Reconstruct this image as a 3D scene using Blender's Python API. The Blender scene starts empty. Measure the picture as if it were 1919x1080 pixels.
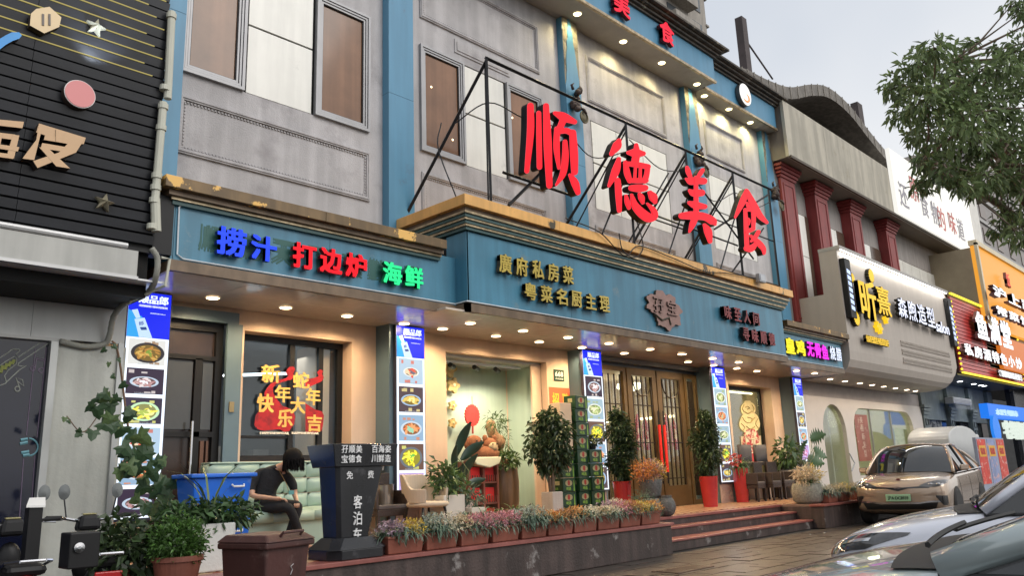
import bpy, bmesh, math, random
import numpy as np
from mathutils import Vector, Matrix

S = bpy.context.scene
C = S.collection
PI = math.pi
R = math.radians
random.seed(7)
rng = np.random.default_rng(7)

# ------------------------------------------------------------------ camera
FOC, CX, CY = 1508.68, 959.5, 540.0
YAW, PIT, ROL, CAMZ = 0.8052, 0.2292, -0.0370, 1.3
_F = Vector((math.sin(YAW) * math.cos(PIT), math.cos(YAW) * math.cos(PIT), math.sin(PIT)))
_R0 = Vector((math.cos(YAW), -math.sin(YAW), 0))
_U0 = _R0.cross(_F)
_R = _R0 * math.cos(ROL) + _U0 * math.sin(ROL)
_U = _U0 * math.cos(ROL) - _R0 * math.sin(ROL)
cam_d = bpy.data.cameras.new('camera')
cam = bpy.data.objects.new('camera', cam_d)
C.objects.link(cam)
m = Matrix((_R, _U, -_F)).transposed().to_4x4()
m.translation = Vector((0, 0, CAMZ))
cam.matrix_world = m
cam_d.sensor_width = 36.0
cam_d.lens = FOC / 1919.0 * 36.0
cam_d.clip_start = 0.05
cam_d.clip_end = 2000
S.camera = cam

# ------------------------------------------------------------------ sky
W = bpy.data.worlds.new('World')
S.world = W
W.use_nodes = True
nt = W.node_tree
for n in list(nt.nodes):
    nt.nodes.remove(n)
out = nt.nodes.new('ShaderNodeOutputWorld')
sky = nt.nodes.new('ShaderNodeTexSky')
sky.sky_type = 'NISHITA'
sky.sun_disc = False
sky.sun_elevation = R(38)
sky.sun_rotation = R(165)
sky.air_density = 1.0
sky.dust_density = 3.0
hsv = nt.nodes.new('ShaderNodeHueSaturation')
hsv.inputs['Saturation'].default_value = 0.32
hsv.inputs['Value'].default_value = 1.0
bg = nt.nodes.new('ShaderNodeBackground')
bg.inputs['Strength'].default_value = 0.05
nt.links.new(sky.outputs[0], hsv.inputs['Color'])
nt.links.new(hsv.outputs[0], bg.inputs[0])
# an even sheet of cloud, softly mottled
tc = nt.nodes.new('ShaderNodeTexCoord')
nz = nt.nodes.new('ShaderNodeTexNoise')
nz.inputs['Scale'].default_value = 1.6
nz.inputs['Detail'].default_value = 4
rp = nt.nodes.new('ShaderNodeValToRGB')
rp.color_ramp.elements[0].position = 0.3
rp.color_ramp.elements[0].color = (0.56, 0.60, 0.66, 1)
rp.color_ramp.elements[1].position = 0.7
rp.color_ramp.elements[1].color = (0.90, 0.88, 0.85, 1)
bg2 = nt.nodes.new('ShaderNodeBackground')
bg2.inputs['Strength'].default_value = 0.98
add = nt.nodes.new('ShaderNodeAddShader')
nt.links.new(tc.outputs['Generated'], nz.inputs['Vector'])
nt.links.new(nz.outputs['Fac'], rp.inputs[0])
nt.links.new(rp.outputs[0], bg2.inputs[0])
nt.links.new(bg.outputs[0], add.inputs[0])
nt.links.new(bg2.outputs[0], add.inputs[1])
nt.links.new(add.outputs[0], out.inputs[0])

sun_d = bpy.data.lights.new('sun', 'SUN')
sun_d.energy = 0.95
sun_d.angle = R(35)
sun_d.color = (1.0, 0.96, 0.91)
sun = bpy.data.objects.new('sun', sun_d)
C.objects.link(sun)
sun.rotation_euler = Vector((-0.20, 0.77, -0.62)).to_track_quat('-Z', 'Y').to_euler()
sun.location = (2, -10, 20)

S.view_settings.view_transform = 'Standard'
S.view_settings.look = 'None'
S.view_settings.exposure = 0.0
S.view_settings.gamma = 1.0
S.view_settings.use_curve_mapping = False
S.render.engine = 'CYCLES'
S.cycles.max_bounces = 6
S.cycles.diffuse_bounces = 3
S.cycles.glossy_bounces = 3
S.cycles.transmission_bounces = 4
S.cycles.transparent_max_bounces = 8
S.cycles.sample_clamp_indirect = 4.0
S.cycles.caustics_reflective = False
S.cycles.caustics_refractive = False


def ray(px, py):
    return _F + _R * ((px - CX) / FOC) - _U * ((py - CY) / FOC)


def at(px, py, Y):                      # the point of the plane y = Y seen at that pixel of the photograph
    d = ray(px, py)
    t = Y / d.y
    return Vector((d.x * t, Y, CAMZ + d.z * t))


def atx(px, py, X):
    d = ray(px, py)
    t = X / d.x
    return Vector((X, d.y * t, CAMZ + d.z * t))


def atz(px, py, Z):
    d = ray(px, py)
    t = (Z - CAMZ) / d.z
    return Vector((d.x * t, d.y * t, Z))


# ------------------------------------------------------------------ materials
MATS = {}


def mat(name, col, rough=0.6, metal=0.0, var=0.12, scale=2.5, bump=0.0, bscale=30, streak=0.0, dirt=None, dlo=0.55, dhi=0.62,
        dscale=1.5, coat=0.0, spec=0.5, island=0.0, sdir=(6, 6, 0.5), transl=0.0):
    if name in MATS:
        return MATS[name]
    M = bpy.data.materials.new(name)
    MATS[name] = M
    M.use_nodes = True
    t = M.node_tree
    N, L = t.nodes, t.links
    b = N['Principled BSDF']
    b.inputs['Roughness'].default_value = rough
    b.inputs['Metallic'].default_value = metal
    b.inputs['Coat Weight'].default_value = coat
    b.inputs['Coat Roughness'].default_value = 0.04
    b.inputs['Specular IOR Level'].default_value = spec
    tc = N.new('ShaderNodeTexCoord')
    nz = N.new('ShaderNodeTexNoise')
    nz.inputs['Scale'].default_value = scale
    nz.inputs['Detail'].default_value = 6
    nz.inputs['Roughness'].default_value = 0.6
    L.new(tc.outputs['Object'], nz.inputs['Vector'])
    mr = N.new('ShaderNodeMapRange')
    mr.inputs[1].default_value = 0.25
    mr.inputs[2].default_value = 0.75
    mr.inputs[3].default_value = 1 - var
    mr.inputs[4].default_value = 1 + var
    L.new(nz.outputs['Fac'], mr.inputs[0])
    mx = N.new('ShaderNodeVectorMath')
    mx.operation = 'SCALE'
    mx.inputs[0].default_value = col[:3]
    L.new(mr.outputs[0], mx.inputs['Scale'])
    cur = mx.outputs[0]
    if island:
        g = N.new('ShaderNodeNewGeometry')
        m2 = N.new('ShaderNodeMapRange')
        m2.inputs[3].default_value = 1 - island
        m2.inputs[4].default_value = 1 + island
        L.new(g.outputs['Random Per Island'], m2.inputs[0])
        x2 = N.new('ShaderNodeVectorMath')
        x2.operation = 'SCALE'
        L.new(cur, x2.inputs[0])
        L.new(m2.outputs[0], x2.inputs['Scale'])
        cur = x2.outputs[0]
    if streak:
        mp = N.new('ShaderNodeMapping')
        mp.inputs['Scale'].default_value = sdir
        L.new(tc.outputs['Object'], mp.inputs['Vector'])
        n2 = N.new('ShaderNodeTexNoise')
        n2.inputs['Scale'].default_value = 1.0
        n2.inputs['Detail'].default_value = 5
        L.new(mp.outputs[0], n2.inputs['Vector'])
        m3 = N.new('ShaderNodeMapRange')
        m3.inputs[1].default_value = 0.40
        m3.inputs[2].default_value = 0.62
        m3.inputs[3].default_value = 1 - streak
        m3.inputs[4].default_value = 1.0
        L.new(n2.outputs['Fac'], m3.inputs[0])
        x3 = N.new('ShaderNodeVectorMath')
        x3.operation = 'SCALE'
        L.new(cur, x3.inputs[0])
        L.new(m3.outputs[0], x3.inputs['Scale'])
        cur = x3.outputs[0]
    if dirt:
        n4 = N.new('ShaderNodeTexNoise')
        n4.inputs['Scale'].default_value = dscale
        n4.inputs['Detail'].default_value = 8
        n4.inputs['Roughness'].default_value = 0.65
        L.new(tc.outputs['Object'], n4.inputs['Vector'])
        m4 = N.new('ShaderNodeMapRange')
        m4.inputs[1].default_value = dlo
        m4.inputs[2].default_value = dhi
        L.new(n4.outputs['Fac'], m4.inputs[0])
        x4 = N.new('ShaderNodeMix')
        x4.data_type = 'RGBA'
        L.new(m4.outputs[0], x4.inputs[0])
        L.new(cur, x4.inputs[6])
        x4.inputs[7].default_value = (*dirt, 1)
        cur = x4.outputs[2]
    L.new(cur, b.inputs['Base Color'])
    if bump:
        n5 = N.new('ShaderNodeTexNoise')
        n5.inputs['Scale'].default_value = bscale
        n5.inputs['Detail'].default_value = 5
        L.new(tc.outputs['Object'], n5.inputs['Vector'])
        bp = N.new('ShaderNodeBump')
        bp.inputs['Strength'].default_value = bump
        bp.inputs['Distance'].default_value = 0.02
        L.new(n5.outputs['Fac'], bp.inputs['Height'])
        L.new(bp.outputs[0], b.inputs['Normal'])
    if transl:
        tr = N.new('ShaderNodeBsdfTranslucent')
        L.new(cur, tr.inputs[0])
        ms = N.new('ShaderNodeMixShader')
        ms.inputs[0].default_value = transl
        L.new(b.outputs[0], ms.inputs[1])
        L.new(tr.outputs[0], ms.inputs[2])
        L.new(ms.outputs[0], N['Material Output'].inputs[0])
    return M


def em(col, k=1.0):                     # a thing that gives off light
    name = 'glow_%.2f_%.2f_%.2f_%.2f' % (*col[:3], k)
    if name in MATS:
        return MATS[name]
    M = bpy.data.materials.new(name)
    MATS[name] = M
    M.use_nodes = True
    b = M.node_tree.nodes['Principled BSDF']
    b.inputs['Base Color'].default_value = (*[c * 0.12 for c in col[:3]], 1)
    b.inputs['Specular IOR Level'].default_value = 0.15
    b.inputs['Emission Color'].default_value = (*col[:3], 1)
    b.inputs['Emission Strength'].default_value = k
    b.inputs['Roughness'].default_value = 0.35
    return M


def glass_mat(name, tint=(0.9, 0.95, 0.95), refl=0.01):
    M = bpy.data.materials.new(name)
    MATS[name] = M
    M.use_nodes = True
    N, L = M.node_tree.nodes, M.node_tree.links
    for n in list(N):
        N.remove(n)
    o = N.new('ShaderNodeOutputMaterial')
    tr = N.new('ShaderNodeBsdfTransparent')
    tr.inputs[0].default_value = (*tint, 1)
    gl = N.new('ShaderNodeBsdfGlossy')
    gl.inputs['Roughness'].default_value = 0.03
    fr = N.new('ShaderNodeLayerWeight')         # same from both sides of the pane
    fr.inputs['Blend'].default_value = 0.12
    ad = N.new('ShaderNodeMath')
    ad.operation = 'ADD'
    ad.inputs[1].default_value = refl
    mx = N.new('ShaderNodeMixShader')
    L.new(fr.outputs['Facing'], ad.inputs[0])
    L.new(ad.outputs[0], mx.inputs[0])
    L.new(tr.outputs[0], mx.inputs[1])
    L.new(gl.outputs[0], mx.inputs[2])
    L.new(mx.outputs[0], o.inputs[0])
    return M


STUCCO = mat('grey_stucco', (0.55, 0.53, 0.535), 0.85, var=0.16, scale=1.3, bump=0.35, bscale=45, streak=0.17, sdir=(5, 5, 0.35), dirt=(0.27, 0.25, 0.26), dlo=0.55, dhi=0.78, dscale=1.1)
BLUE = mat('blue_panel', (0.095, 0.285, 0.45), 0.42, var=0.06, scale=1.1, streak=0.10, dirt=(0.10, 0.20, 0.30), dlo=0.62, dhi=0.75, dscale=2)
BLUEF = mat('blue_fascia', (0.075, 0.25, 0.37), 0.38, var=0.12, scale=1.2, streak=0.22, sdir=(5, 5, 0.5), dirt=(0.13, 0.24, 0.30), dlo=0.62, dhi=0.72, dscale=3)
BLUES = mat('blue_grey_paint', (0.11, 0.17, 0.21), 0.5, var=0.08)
GOLD = mat('peeling_gold', (0.86, 0.47, 0.14), 0.36, var=0.12, streak=0.15, sdir=(9, 9, 0.8), dirt=(0.07, 0.055, 0.03), dlo=0.60, dhi=0.63, dscale=2.2)
GOLDOLD = mat('worn_gold', (0.20, 0.125, 0.05), 0.5, var=0.3, streak=0.35, dirt=(0.85, 0.50, 0.13), dlo=0.57, dhi=0.59, dscale=2.6)
BRONZE = mat('bronze_trim', (0.20, 0.14, 0.09), 0.45, metal=0.2, var=0.25, streak=0.3, sdir=(5, 5, 2))
BRASS = mat('brass_strip', (0.55, 0.44, 0.28), 0.32, metal=0.6, var=0.2, streak=0.4, sdir=(8, 8, 8))
TEALDK = mat('dark_teal_groove', (0.05, 0.11, 0.11), 0.5)
CREAM = mat('beige_wall_paint', (0.68, 0.50, 0.37), 0.75, var=0.05, bump=0.15, streak=0.06, dirt=(0.40, 0.30, 0.24), dlo=0.66, dhi=0.8)
SOFFIT = mat('glossy_ceiling_panel', (0.66, 0.57, 0.49), 0.16, var=0.05, scale=1.5, streak=0.06, spec=0.6)
WHITEP = mat('white_plastic', (0.75, 0.75, 0.73), 0.4, var=0.04)
FROST = mat('frosted_panel', (0.84, 0.83, 0.77), 0.22, var=0.04, streak=0.08, dirt=(0.42, 0.42, 0.38), dlo=0.64, dhi=0.8, dscale=1.2)
ALU = mat('pale_window_frame', (0.34, 0.34, 0.35), 0.4, metal=0.3, var=0.08)
BLACK = mat('black_paint', (0.010, 0.010, 0.011), 0.45, var=0.3, spec=0.3)
BLACKM = mat('black_metal', (0.02, 0.02, 0.022), 0.35, metal=0.5, var=0.3)
DARK = mat('dark_void', (0.006, 0.006, 0.006), 0.8)
BROWNGL = mat('brown_curtained_glass', (0.24, 0.125, 0.07), 0.10, var=0.4, scale=0.7, streak=0.18, sdir=(7, 7, 0.25), spec=0.5)
GLASS = glass_mat('clear_glass')
GLASSD = mat('dark_glass', (0.012, 0.014, 0.016), 0.04, var=0.2, spec=0.8)
TERRA = mat('terracotta', (0.26, 0.085, 0.055), 0.65, var=0.2, bump=0.1, streak=0.2)
REDPOT = mat('red_glazed_pot', (0.42, 0.03, 0.03), 0.25, var=0.15, dirt=(0.30, 0.10, 0.08), dlo=0.62, dhi=0.75, dscale=5)
WOOD = mat('brown_wood', (0.16, 0.08, 0.04), 0.5, var=0.3, streak=0.4, sdir=(20, 20, 2))
BARK = mat('bark', (0.20, 0.15, 0.11), 0.85, var=0.3, bump=0.6, bscale=20, streak=0.3)
LEAFD = mat('dark_leaf', (0.035, 0.062, 0.022), 0.4, var=0.2, island=0.55, transl=0.15)
LEAFT = mat('tree_leaf', (0.165, 0.225, 0.095), 0.5, var=0.35, scale=0.9, island=0.5, transl=0.35)
LEAFG = mat('green_leaf', (0.065, 0.12, 0.035), 0.4, var=0.2, island=0.5, transl=0.2)
LEAFB = mat('blue_green_leaf', (0.11, 0.17, 0.12), 0.5, var=0.2, island=0.4, transl=0.15)
STEM = mat('green_stem', (0.10, 0.12, 0.05), 0.6)
RUBBER = mat('rubber', (0.02, 0.02, 0.02), 0.7)
CHROME = mat('chrome', (0.6, 0.6, 0.62), 0.12, metal=1.0, var=0.05)
STONE = mat('rough_granite', (0.24, 0.23, 0.19), 0.9, var=0.35, scale=25, bump=0.9, bscale=40)
CONC = mat('stained_concrete', (0.070, 0.048, 0.043), 0.55, var=0.3, scale=3, bump=0.3, streak=0.45, sdir=(7, 7, 0.7), dirt=(0.24, 0.22, 0.21), dlo=0.60, dhi=0.66, dscale=2.3)
REDSTEP = mat('red_step_tile', (0.27, 0.09, 0.075), 0.35, var=0.2, scale=5, streak=0.2, sdir=(3, 3, 3))
GREYW = mat('grey_wall_panel', (0.58, 0.59, 0.57), 0.35, var=0.08, streak=0.08)
GREYD = mat('grey_green_column', (0.52, 0.53, 0.48), 0.6, var=0.12, bump=0.2, streak=0.15, dirt=(0.2, 0.2, 0.18), dlo=0.6, dhi=0.8)


# ------------------------------------------------------------------ mesh helpers
class MB:
    def __init__(s):
        s.v, s.f, s.mi = [], [], []

    def add(s, vs, fs, mi=0):
        o = len(s.v)
        s.v += [tuple(p) for p in vs]
        s.f += [tuple(i + o for i in f) for f in fs]
        s.mi += [mi] * len(fs)
        return s

    def box(s, x0, y0, z0, x1, y1, z1, mi=0):
        x0, x1 = min(x0, x1), max(x0, x1)
        y0, y1 = min(y0, y1), max(y0, y1)
        z0, z1 = min(z0, z1), max(z0, z1)
        return s.add([(x0, y0, z0), (x1, y0, z0), (x1, y1, z0), (x0, y1, z0), (x0, y0, z1), (x1, y0, z1), (x1, y1, z1), (x0, y1, z1)],
                     [(0, 3, 2, 1), (4, 5, 6, 7), (0, 1, 5, 4), (1, 2, 6, 5), (2, 3, 7, 6), (3, 0, 4, 7)], mi)

    def quad(s, a, b, c, d, mi=0):
        return s.add([a, b, c, d], [(0, 1, 2, 3)], mi)

    def ext(s, poly, vec, mi=0, ms=None):           # polygon swept along vec, closed
        n = len(poly)
        v = [Vector(p) for p in poly]
        w = [p + Vector(vec) for p in v]
        s.add(v + w, [tuple(range(n))], mi)
        o = len(s.v) - 2 * n
        s.f.append(tuple(o + n + i for i in range(n - 1, -1, -1)))
        s.mi.append(mi if ms is None else ms)
        for i in range(n):
            j = (i + 1) % n
            s.f.append((o + j, o + i, o + n + i, o + n + j))
            s.mi.append(mi if ms is None else ms)
        return s

    def tube(s, path, r, n=8, mi=0, cap=True):
        P = [Vector(p) for p in path]
        rs = r if isinstance(r, (list, tuple)) else [r] * len(P)
        o = len(s.v)
        prev = None
        for i, p in enumerate(P):
            d = (P[min(i + 1, len(P) - 1)] - P[max(i - 1, 0)])
            d = d.normalized() if d.length > 1e-9 else Vector((0, 0, 1))
            if prev is None:
                a = d.cross(Vector((0, 0, 1)))
                if a.length < 0.1:
                    a = d.cross(Vector((1, 0, 0)))
            else:
                a = prev - d * prev.dot(d)
            a.normalize()
            prev = a
            b = d.cross(a)
            for k in range(n):
                t = 2 * PI * k / n
                s.v.append(tuple(p + (a * math.cos(t) + b * math.sin(t)) * rs[i]))
        for i in range(len(P) - 1):
            for k in range(n):
                k2 = (k + 1) % n
                s.f.append((o + i * n + k, o + i * n + k2, o + (i + 1) * n + k2, o + (i + 1) * n + k))
                s.mi.append(mi)
        if cap:
            s.f.append(tuple(o + k for k in range(n - 1, -1, -1)))
            s.f.append(tuple(o + (len(P) - 1) * n + k for k in range(n)))
            s.mi += [mi, mi]
        return s

    def lathe(s, c, prof, n=24, sx=1, sy=1, mi=0, cap=True):
        o = len(s.v)
        for r, z in prof:
            for k in range(n):
                t = 2 * PI * k / n
                s.v.append((c[0] + r * math.cos(t) * sx, c[1] + r * math.sin(t) * sy, c[2] + z))
        for i in range(len(prof) - 1):
            for k in range(n):
                k2 = (k + 1) % n
                s.f.append((o + i * n + k, o + i * n + k2, o + (i + 1) * n + k2, o + (i + 1) * n + k))
                s.mi.append(mi)
        if cap:
            s.f.append(tuple(o + k for k in range(n - 1, -1, -1)))
            s.f.append(tuple(o + (len(prof) - 1) * n + k for k in range(n)))
            s.mi += [mi, mi]
        return s

    def ball(s, c, r, n=12, mi=0):
        rx, ry, rz = r if isinstance(r, (list, tuple)) else (r, r, r)
        prof = [(math.sin(PI * (i + 0.02) / (n // 2 + 0.04)), -math.cos(PI * i / (n // 2))) for i in range(n // 2 + 1)]
        o = len(s.v)
        s.lathe((0, 0, 0), prof, n, mi=mi)
        for i in range(o, len(s.v)):
            x, y, z = s.v[i]
            s.v[i] = (c[0] + x * rx, c[1] + y * ry, c[2] + z * rz)
        return s

    def tf(s, M, start=0):
        for i in range(start, len(s.v)):
            s.v[i] = tuple(M @ Vector(s.v[i]))
        return s

    def mesh(s, name, mats, smooth=False, bevel=0, sub=0):
        me = bpy.data.meshes.new(name)
        me.from_pydata([tuple(p) for p in s.v], [], s.f)
        for m_ in mats:
            me.materials.append(m_)
        if len(mats) > 1:
            me.polygons.foreach_set('material_index', s.mi)
        me.validate()
        if smooth:
            me.polygons.foreach_set('use_smooth', [True] * len(me.polygons))
        me.update()
        return me

    def build(s, name, mats, parent=None, smooth=False, bevel=0, sub=0, kind=None, label=None, auto=False):
        if not isinstance(mats, (list, tuple)):
            mats = [mats]
        me = s.mesh(name, mats, smooth)
        return link(name, me, parent, bevel, sub, kind, label, auto)


LOCAL = set()


def link(name, me, parent=None, bevel=0, sub=0, kind=None, label=None, auto=False):
    o = bpy.data.objects.new(name, me)
    C.objects.link(o)
    if parent is not None:
        o.parent = parent
        if root_of(parent).name in LOCAL:
            LOCAL.add(o.name)
        elif parent.parent is None and parent.type == 'EMPTY':
            o.matrix_parent_inverse = Matrix.Translation(-parent.location)
    if bevel:
        b = o.modifiers.new('bevel', 'BEVEL')
        b.width = bevel
        b.segments = 2
        b.limit_method = 'ANGLE'
    if sub:
        b = o.modifiers.new('sub', 'SUBSURF')
        b.levels = b.render_levels = sub
    if kind:
        o['kind'] = kind
    if label:
        o['label'] = label
    return o


def root_of(o):
    while o.parent:
        o = o.parent
    return o


def tag(o, label, cat, group=None, kind=None):
    o['label'] = label
    o['category'] = cat
    if group:
        o['group'] = group
    if kind:
        o['kind'] = kind
    return o


def thing(name, label, cat, loc=(0, 0, 0), rotz=0, group=None, local=False):
    o = bpy.data.objects.new(name, None)
    C.objects.link(o)
    o.location = loc
    o.rotation_euler = (0, 0, rotz)
    o.empty_display_size = 0.1
    if local:
        LOCAL.add(o.name)
    tag(o, label, cat, group)
    return o


def dup(root, loc, rotz, label=None, group=None, scale=None):
    def cp(o, par):
        c = o.copy()
        C.objects.link(c)
        c.parent = par
        if par is None:
            LOCAL.add(c.name)
        for ch in kids[o.name]:
            cp(ch, c)
        return c
    kids = {}

    def walk(o):
        kids[o.name] = list(o.children)
        for ch in o.children:
            walk(ch)
    walk(root)
    r = cp(root, None)
    r.location = loc
    r.rotation_euler = (0, 0, rotz)
    if scale:
        r.scale = (scale,) * 3 if not isinstance(scale, tuple) else scale
    if label:
        r['label'] = label
    if group:
        r['group'] = group
    return r


# ------------------------------------------------------------------ lettering
_GL = {}


def glyph(s, off=0.0, depth=0.1, res=2):
    k = (s, off, depth, res)
    if k not in _GL:
        cu = bpy.data.curves.new('g', 'FONT')
        cu.body = s
        cu.size = 1
        cu.extrude = 0.5
        cu.offset = off
        cu.resolution_u = res
        o = bpy.data.objects.new('g', cu)
        C.objects.link(o)
        dg = bpy.context.evaluated_depsgraph_get()
        dg.update()
        me = bpy.data.meshes.new_from_object(o.evaluated_get(dg))
        v = np.array([x.co[:] for x in me.vertices]).reshape(-1, 3)
        f = [tuple(p.vertices) for p in me.polygons]
        nz_ = [p.normal.z for p in me.polygons]
        bpy.data.objects.remove(o)
        bpy.data.curves.remove(cu)
        bpy.data.meshes.remove(me)
        if len(v):
            lo, hi = v.min(0), v.max(0)
            v[:, :2] = (v[:, :2] - (lo + hi)[:2] / 2) / np.maximum((hi - lo)[:2], 1e-6)
        _GL[k] = (v, f, nz_)
    return _GL[k]


FACADE = Matrix(((1, 0, 0, 0), (0, 0, -1, 0), (0, 1, 0, 0), (0, 0, 0, 1)))


def letters(s, org, w, h, mats, parent=None, depth=0.03, off=0.0, M=FACADE, name='character', rot=0.0, shear=0.0):
    """off thickens the strokes: the glyph is laid several times, slightly shifted, each a hair deeper"""
    v, f, nz_ = glyph(s)
    b = MB()
    T = Matrix.Translation(Vector(org)) @ M.to_3x3().to_4x4() @ Matrix.Rotation(rot, 4, 'Z')
    mats = mats if isinstance(mats, (list, tuple)) else [mats]
    sh = [(0, 0)] if off <= 0.004 else [(-off, -off * .6), (off, off * .6), (-off, off * .7), (off, -off * .7), (0, 0)]
    k = 1 - 2 * off
    for q, (dx, dy) in enumerate(sh):
        vv = [T @ Vector(((p[0] * k + dx) * w, (p[1] * k + dy) * h, (p[2] + 0.5) * depth * (1 - .012 * q))) for p in v]
        n0 = len(b.v)
        b.v += [tuple(p) for p in vv]
        b.f += [tuple(i + n0 for i in ff) for ff in f]
        b.mi += [0 if n > 0.9 else (1 if len(mats) > 1 else 0) for n in nz_]
    return b.build(name, mats, parent)


def row(s, x0, x1, z0, z1, Y, mats, parent, depth=0.04, off=0.02, gap=0.12, slope=0):
    n = len(s)
    w = (x1 - x0) / n
    r = []
    for i, ch in enumerate(s):
        if ch == ' ':
            continue
        cx = x0 + w * (i + 0.5)
        r.append(letters(ch, (cx, Y, (z0 + z1) / 2 + slope * (i - n / 2)), w * (1 - gap), (z1 - z0), mats, parent, depth, off))
    return r


def smooth_path(P, n=6):
    if len(P) == 2:
        return [tuple(np.array(P[0]) * (1 - t) + np.array(P[1]) * t) for t in np.linspace(0, 1, n)]
    Q = [np.array(P[0]) * 2 - np.array(P[1])] + [np.array(p) for p in P] + [np.array(P[-1]) * 2 - np.array(P[-2])]
    o_ = []
    for i in range(1, len(Q) - 2):
        for t in np.linspace(0, 1, n, endpoint=False):
            a, b_, c, d = Q[i - 1], Q[i], Q[i + 1], Q[i + 2]
            o_.append(tuple(.5 * ((2 * b_) + (-a + c) * t + (2 * a - 5 * b_ + 4 * c - d) * t * t + (-a + 3 * b_ - 3 * c + d) * t ** 3)))
    o_.append(tuple(Q[-2]))
    return o_


# ------------------------------------------------------------------ leaves
def leaf_mesh(P, D, Lf, Wd, fold=0.25):
    """P points, D directions; folded two-triangle leaves"""
    n = len(P)
    D = D / np.linalg.norm(D, axis=1, keepdims=True)
    up = np.tile([0, 0, 1.0], (n, 1)) + rng.normal(0, 0.5, (n, 3))
    Sd = np.cross(D, up)
    Sd /= np.linalg.norm(Sd, axis=1, keepdims=True) + 1e-9
    Nn = np.cross(Sd, D)
    Lf = np.asarray(Lf).reshape(-1, 1) * np.ones((n, 1))
    Wd = np.asarray(Wd).reshape(-1, 1) * np.ones((n, 1))
    a = P
    b = P + D * Lf * 0.45 + Sd * Wd / 2 + Nn * Wd * fold
    c = P + D * Lf - np.array([0, 0, 1]) * Lf * 0.12
    d = P + D * Lf * 0.45 - Sd * Wd / 2 + Nn * Wd * fold
    v = np.stack([a, b, c, d], 1).reshape(-1, 3)
    i = np.arange(n) * 4
    f = np.concatenate([np.stack([i, i + 1, i + 2], 1), np.stack([i, i + 2, i + 3], 1)])
    return v, f


def leaves(name, v, f, m, parent=None, kind=None):
    me = bpy.data.meshes.new(name)
    me.from_pydata(v.tolist(), [], f.tolist())
    me.materials.append(m)
    return link(name, me, parent, kind=kind)


def cloud(c, r, n, Lf, Wd, droop=0.4, shell=0.55):
    c = np.array(c, float)
    d = rng.normal(size=(n, 3))
    d /= np.linalg.norm(d, axis=1, keepdims=True)
    rad = shell + (1 - shell) * rng.random((n, 1)) ** 0.6
    # lumpy outline
    lump = 1 + 0.16 * np.sin(d[:, :1] * 7 + d[:, 1:2] * 5 + c[0] * 3) + 0.12 * np.sin(d[:, 2:] * 9 + d[:, 1:2] * 6)
    P = c + d * rad * lump * np.array(r)
    D = d * 0.8 + rng.normal(0, 0.6, (n, 3))
    D[:, 2] -= droop
    return leaf_mesh(P, D, Lf * (0.7 + 0.6 * rng.random(n)), Wd * (0.7 + 0.6 * rng.random(n)))


def merge(parts):
    vs, fs, o = [], [], 0
    for v, f in parts:
        vs.append(v)
        fs.append(f + o)
        o += len(v)
    return np.concatenate(vs), np.concatenate(fs)


def blades(c, n, Lf, wid, spread=0.6, arch=0.7, rbase=0.05):
    """arching strap leaves: 4-segment strips"""
    vs, fs = [], []
    for i in range(n):
        a = random.random() * 2 * PI
        t0 = random.uniform(0.15, spread)
        L_ = Lf * random.uniform(0.6, 1.1)
        p = Vector(c) + Vector((math.cos(a), math.sin(a), 0)) * random.random() * rbase
        side = Vector((-math.sin(a), math.cos(a), 0))
        th = t0
        o = len(vs)
        for k in range(5):
            w_ = wid * (1 - (k / 4.2) ** 2) * 0.5 + 0.001
            vs += [tuple(p + side * w_), tuple(p - side * w_)]
            p = p + Vector((math.cos(a) * math.sin(th), math.sin(a) * math.sin(th), math.cos(th))) * L_ / 4
            th += arch * random.uniform(0.6, 1.3)
        for k in range(4):
            fs += [(o + 2 * k, o + 2 * k + 1, o + 2 * k + 3), (o + 2 * k, o + 2 * k + 3, o + 2 * k + 2)]
    return np.array(vs), np.array(fs)


def lamp(kind, loc, power, col, size=0.1, target=None, spot=R(150), name='lamp'):
    d = bpy.data.lights.new(name, kind)
    d.energy = power
    d.color = col
    if kind == 'SPOT':
        d.spot_size = spot
        d.spot_blend = 0.6
        d.shadow_soft_size = size
    elif kind == 'AREA':
        d.shape = 'RECTANGLE'
        d.size, d.size_y = size if isinstance(size, tuple) else (size, size)
    else:
        d.shadow_soft_size = size
    o = bpy.data.objects.new(name, d)
    C.objects.link(o)
    o.location = loc
    if target is not None:
        o.rotation_euler = (Vector(target) - Vector(loc)).to_track_quat('-Z', 'Y').to_euler()
    return o
# ================================================================== GROUND
PZ = 0.49          # platform height
YL, YU, YP = 10.5, 10.33, 10.15      # lower wall, upper wall, pillar faces
YF, YW = 8.72, 8.98                  # main fascia, wing fascia
SZ = 3.73          # soffit height

ASPH = mat('damp_asphalt', (0.060, 0.056, 0.052), 0.45, var=0.25, scale=6, bump=0.5, bscale=90, dirt=(0.10, 0.08, 0.065), dlo=0.5, dhi=0.7)
b = MB()
b.quad((-300, -300, -0.03), (500, -300, -0.03), (500, 400, -0.03), (-300, 400, -0.03))
b.build('ground', ASPH, kind='structure')
b = MB()
b.box(-12, 3.9, -0.02, 60, 9.2, -0.012)
PVB = b.build('pavement', mat('dark_joint_sand', (0.035, 0.03, 0.026), 0.8, var=0.3), kind='structure')
PAV = mat('damp_paving_stone', (0.078, 0.065, 0.055), 0.28, var=0.3, scale=2.2, bump=0.35, bscale=25, streak=0.3, sdir=(2, 9, 1),
          dirt=(0.17, 0.085, 0.06), dlo=0.57, dhi=0.68, dscale=1.1)
pm = {}
for k in range(5):
    q = MB()
    q.box(-0.293, -0.143, 0, 0.293, 0.143, 0.012 + 0.0)
    pm[k] = q.mesh('paver', [PAV])
cnt = 0
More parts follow.
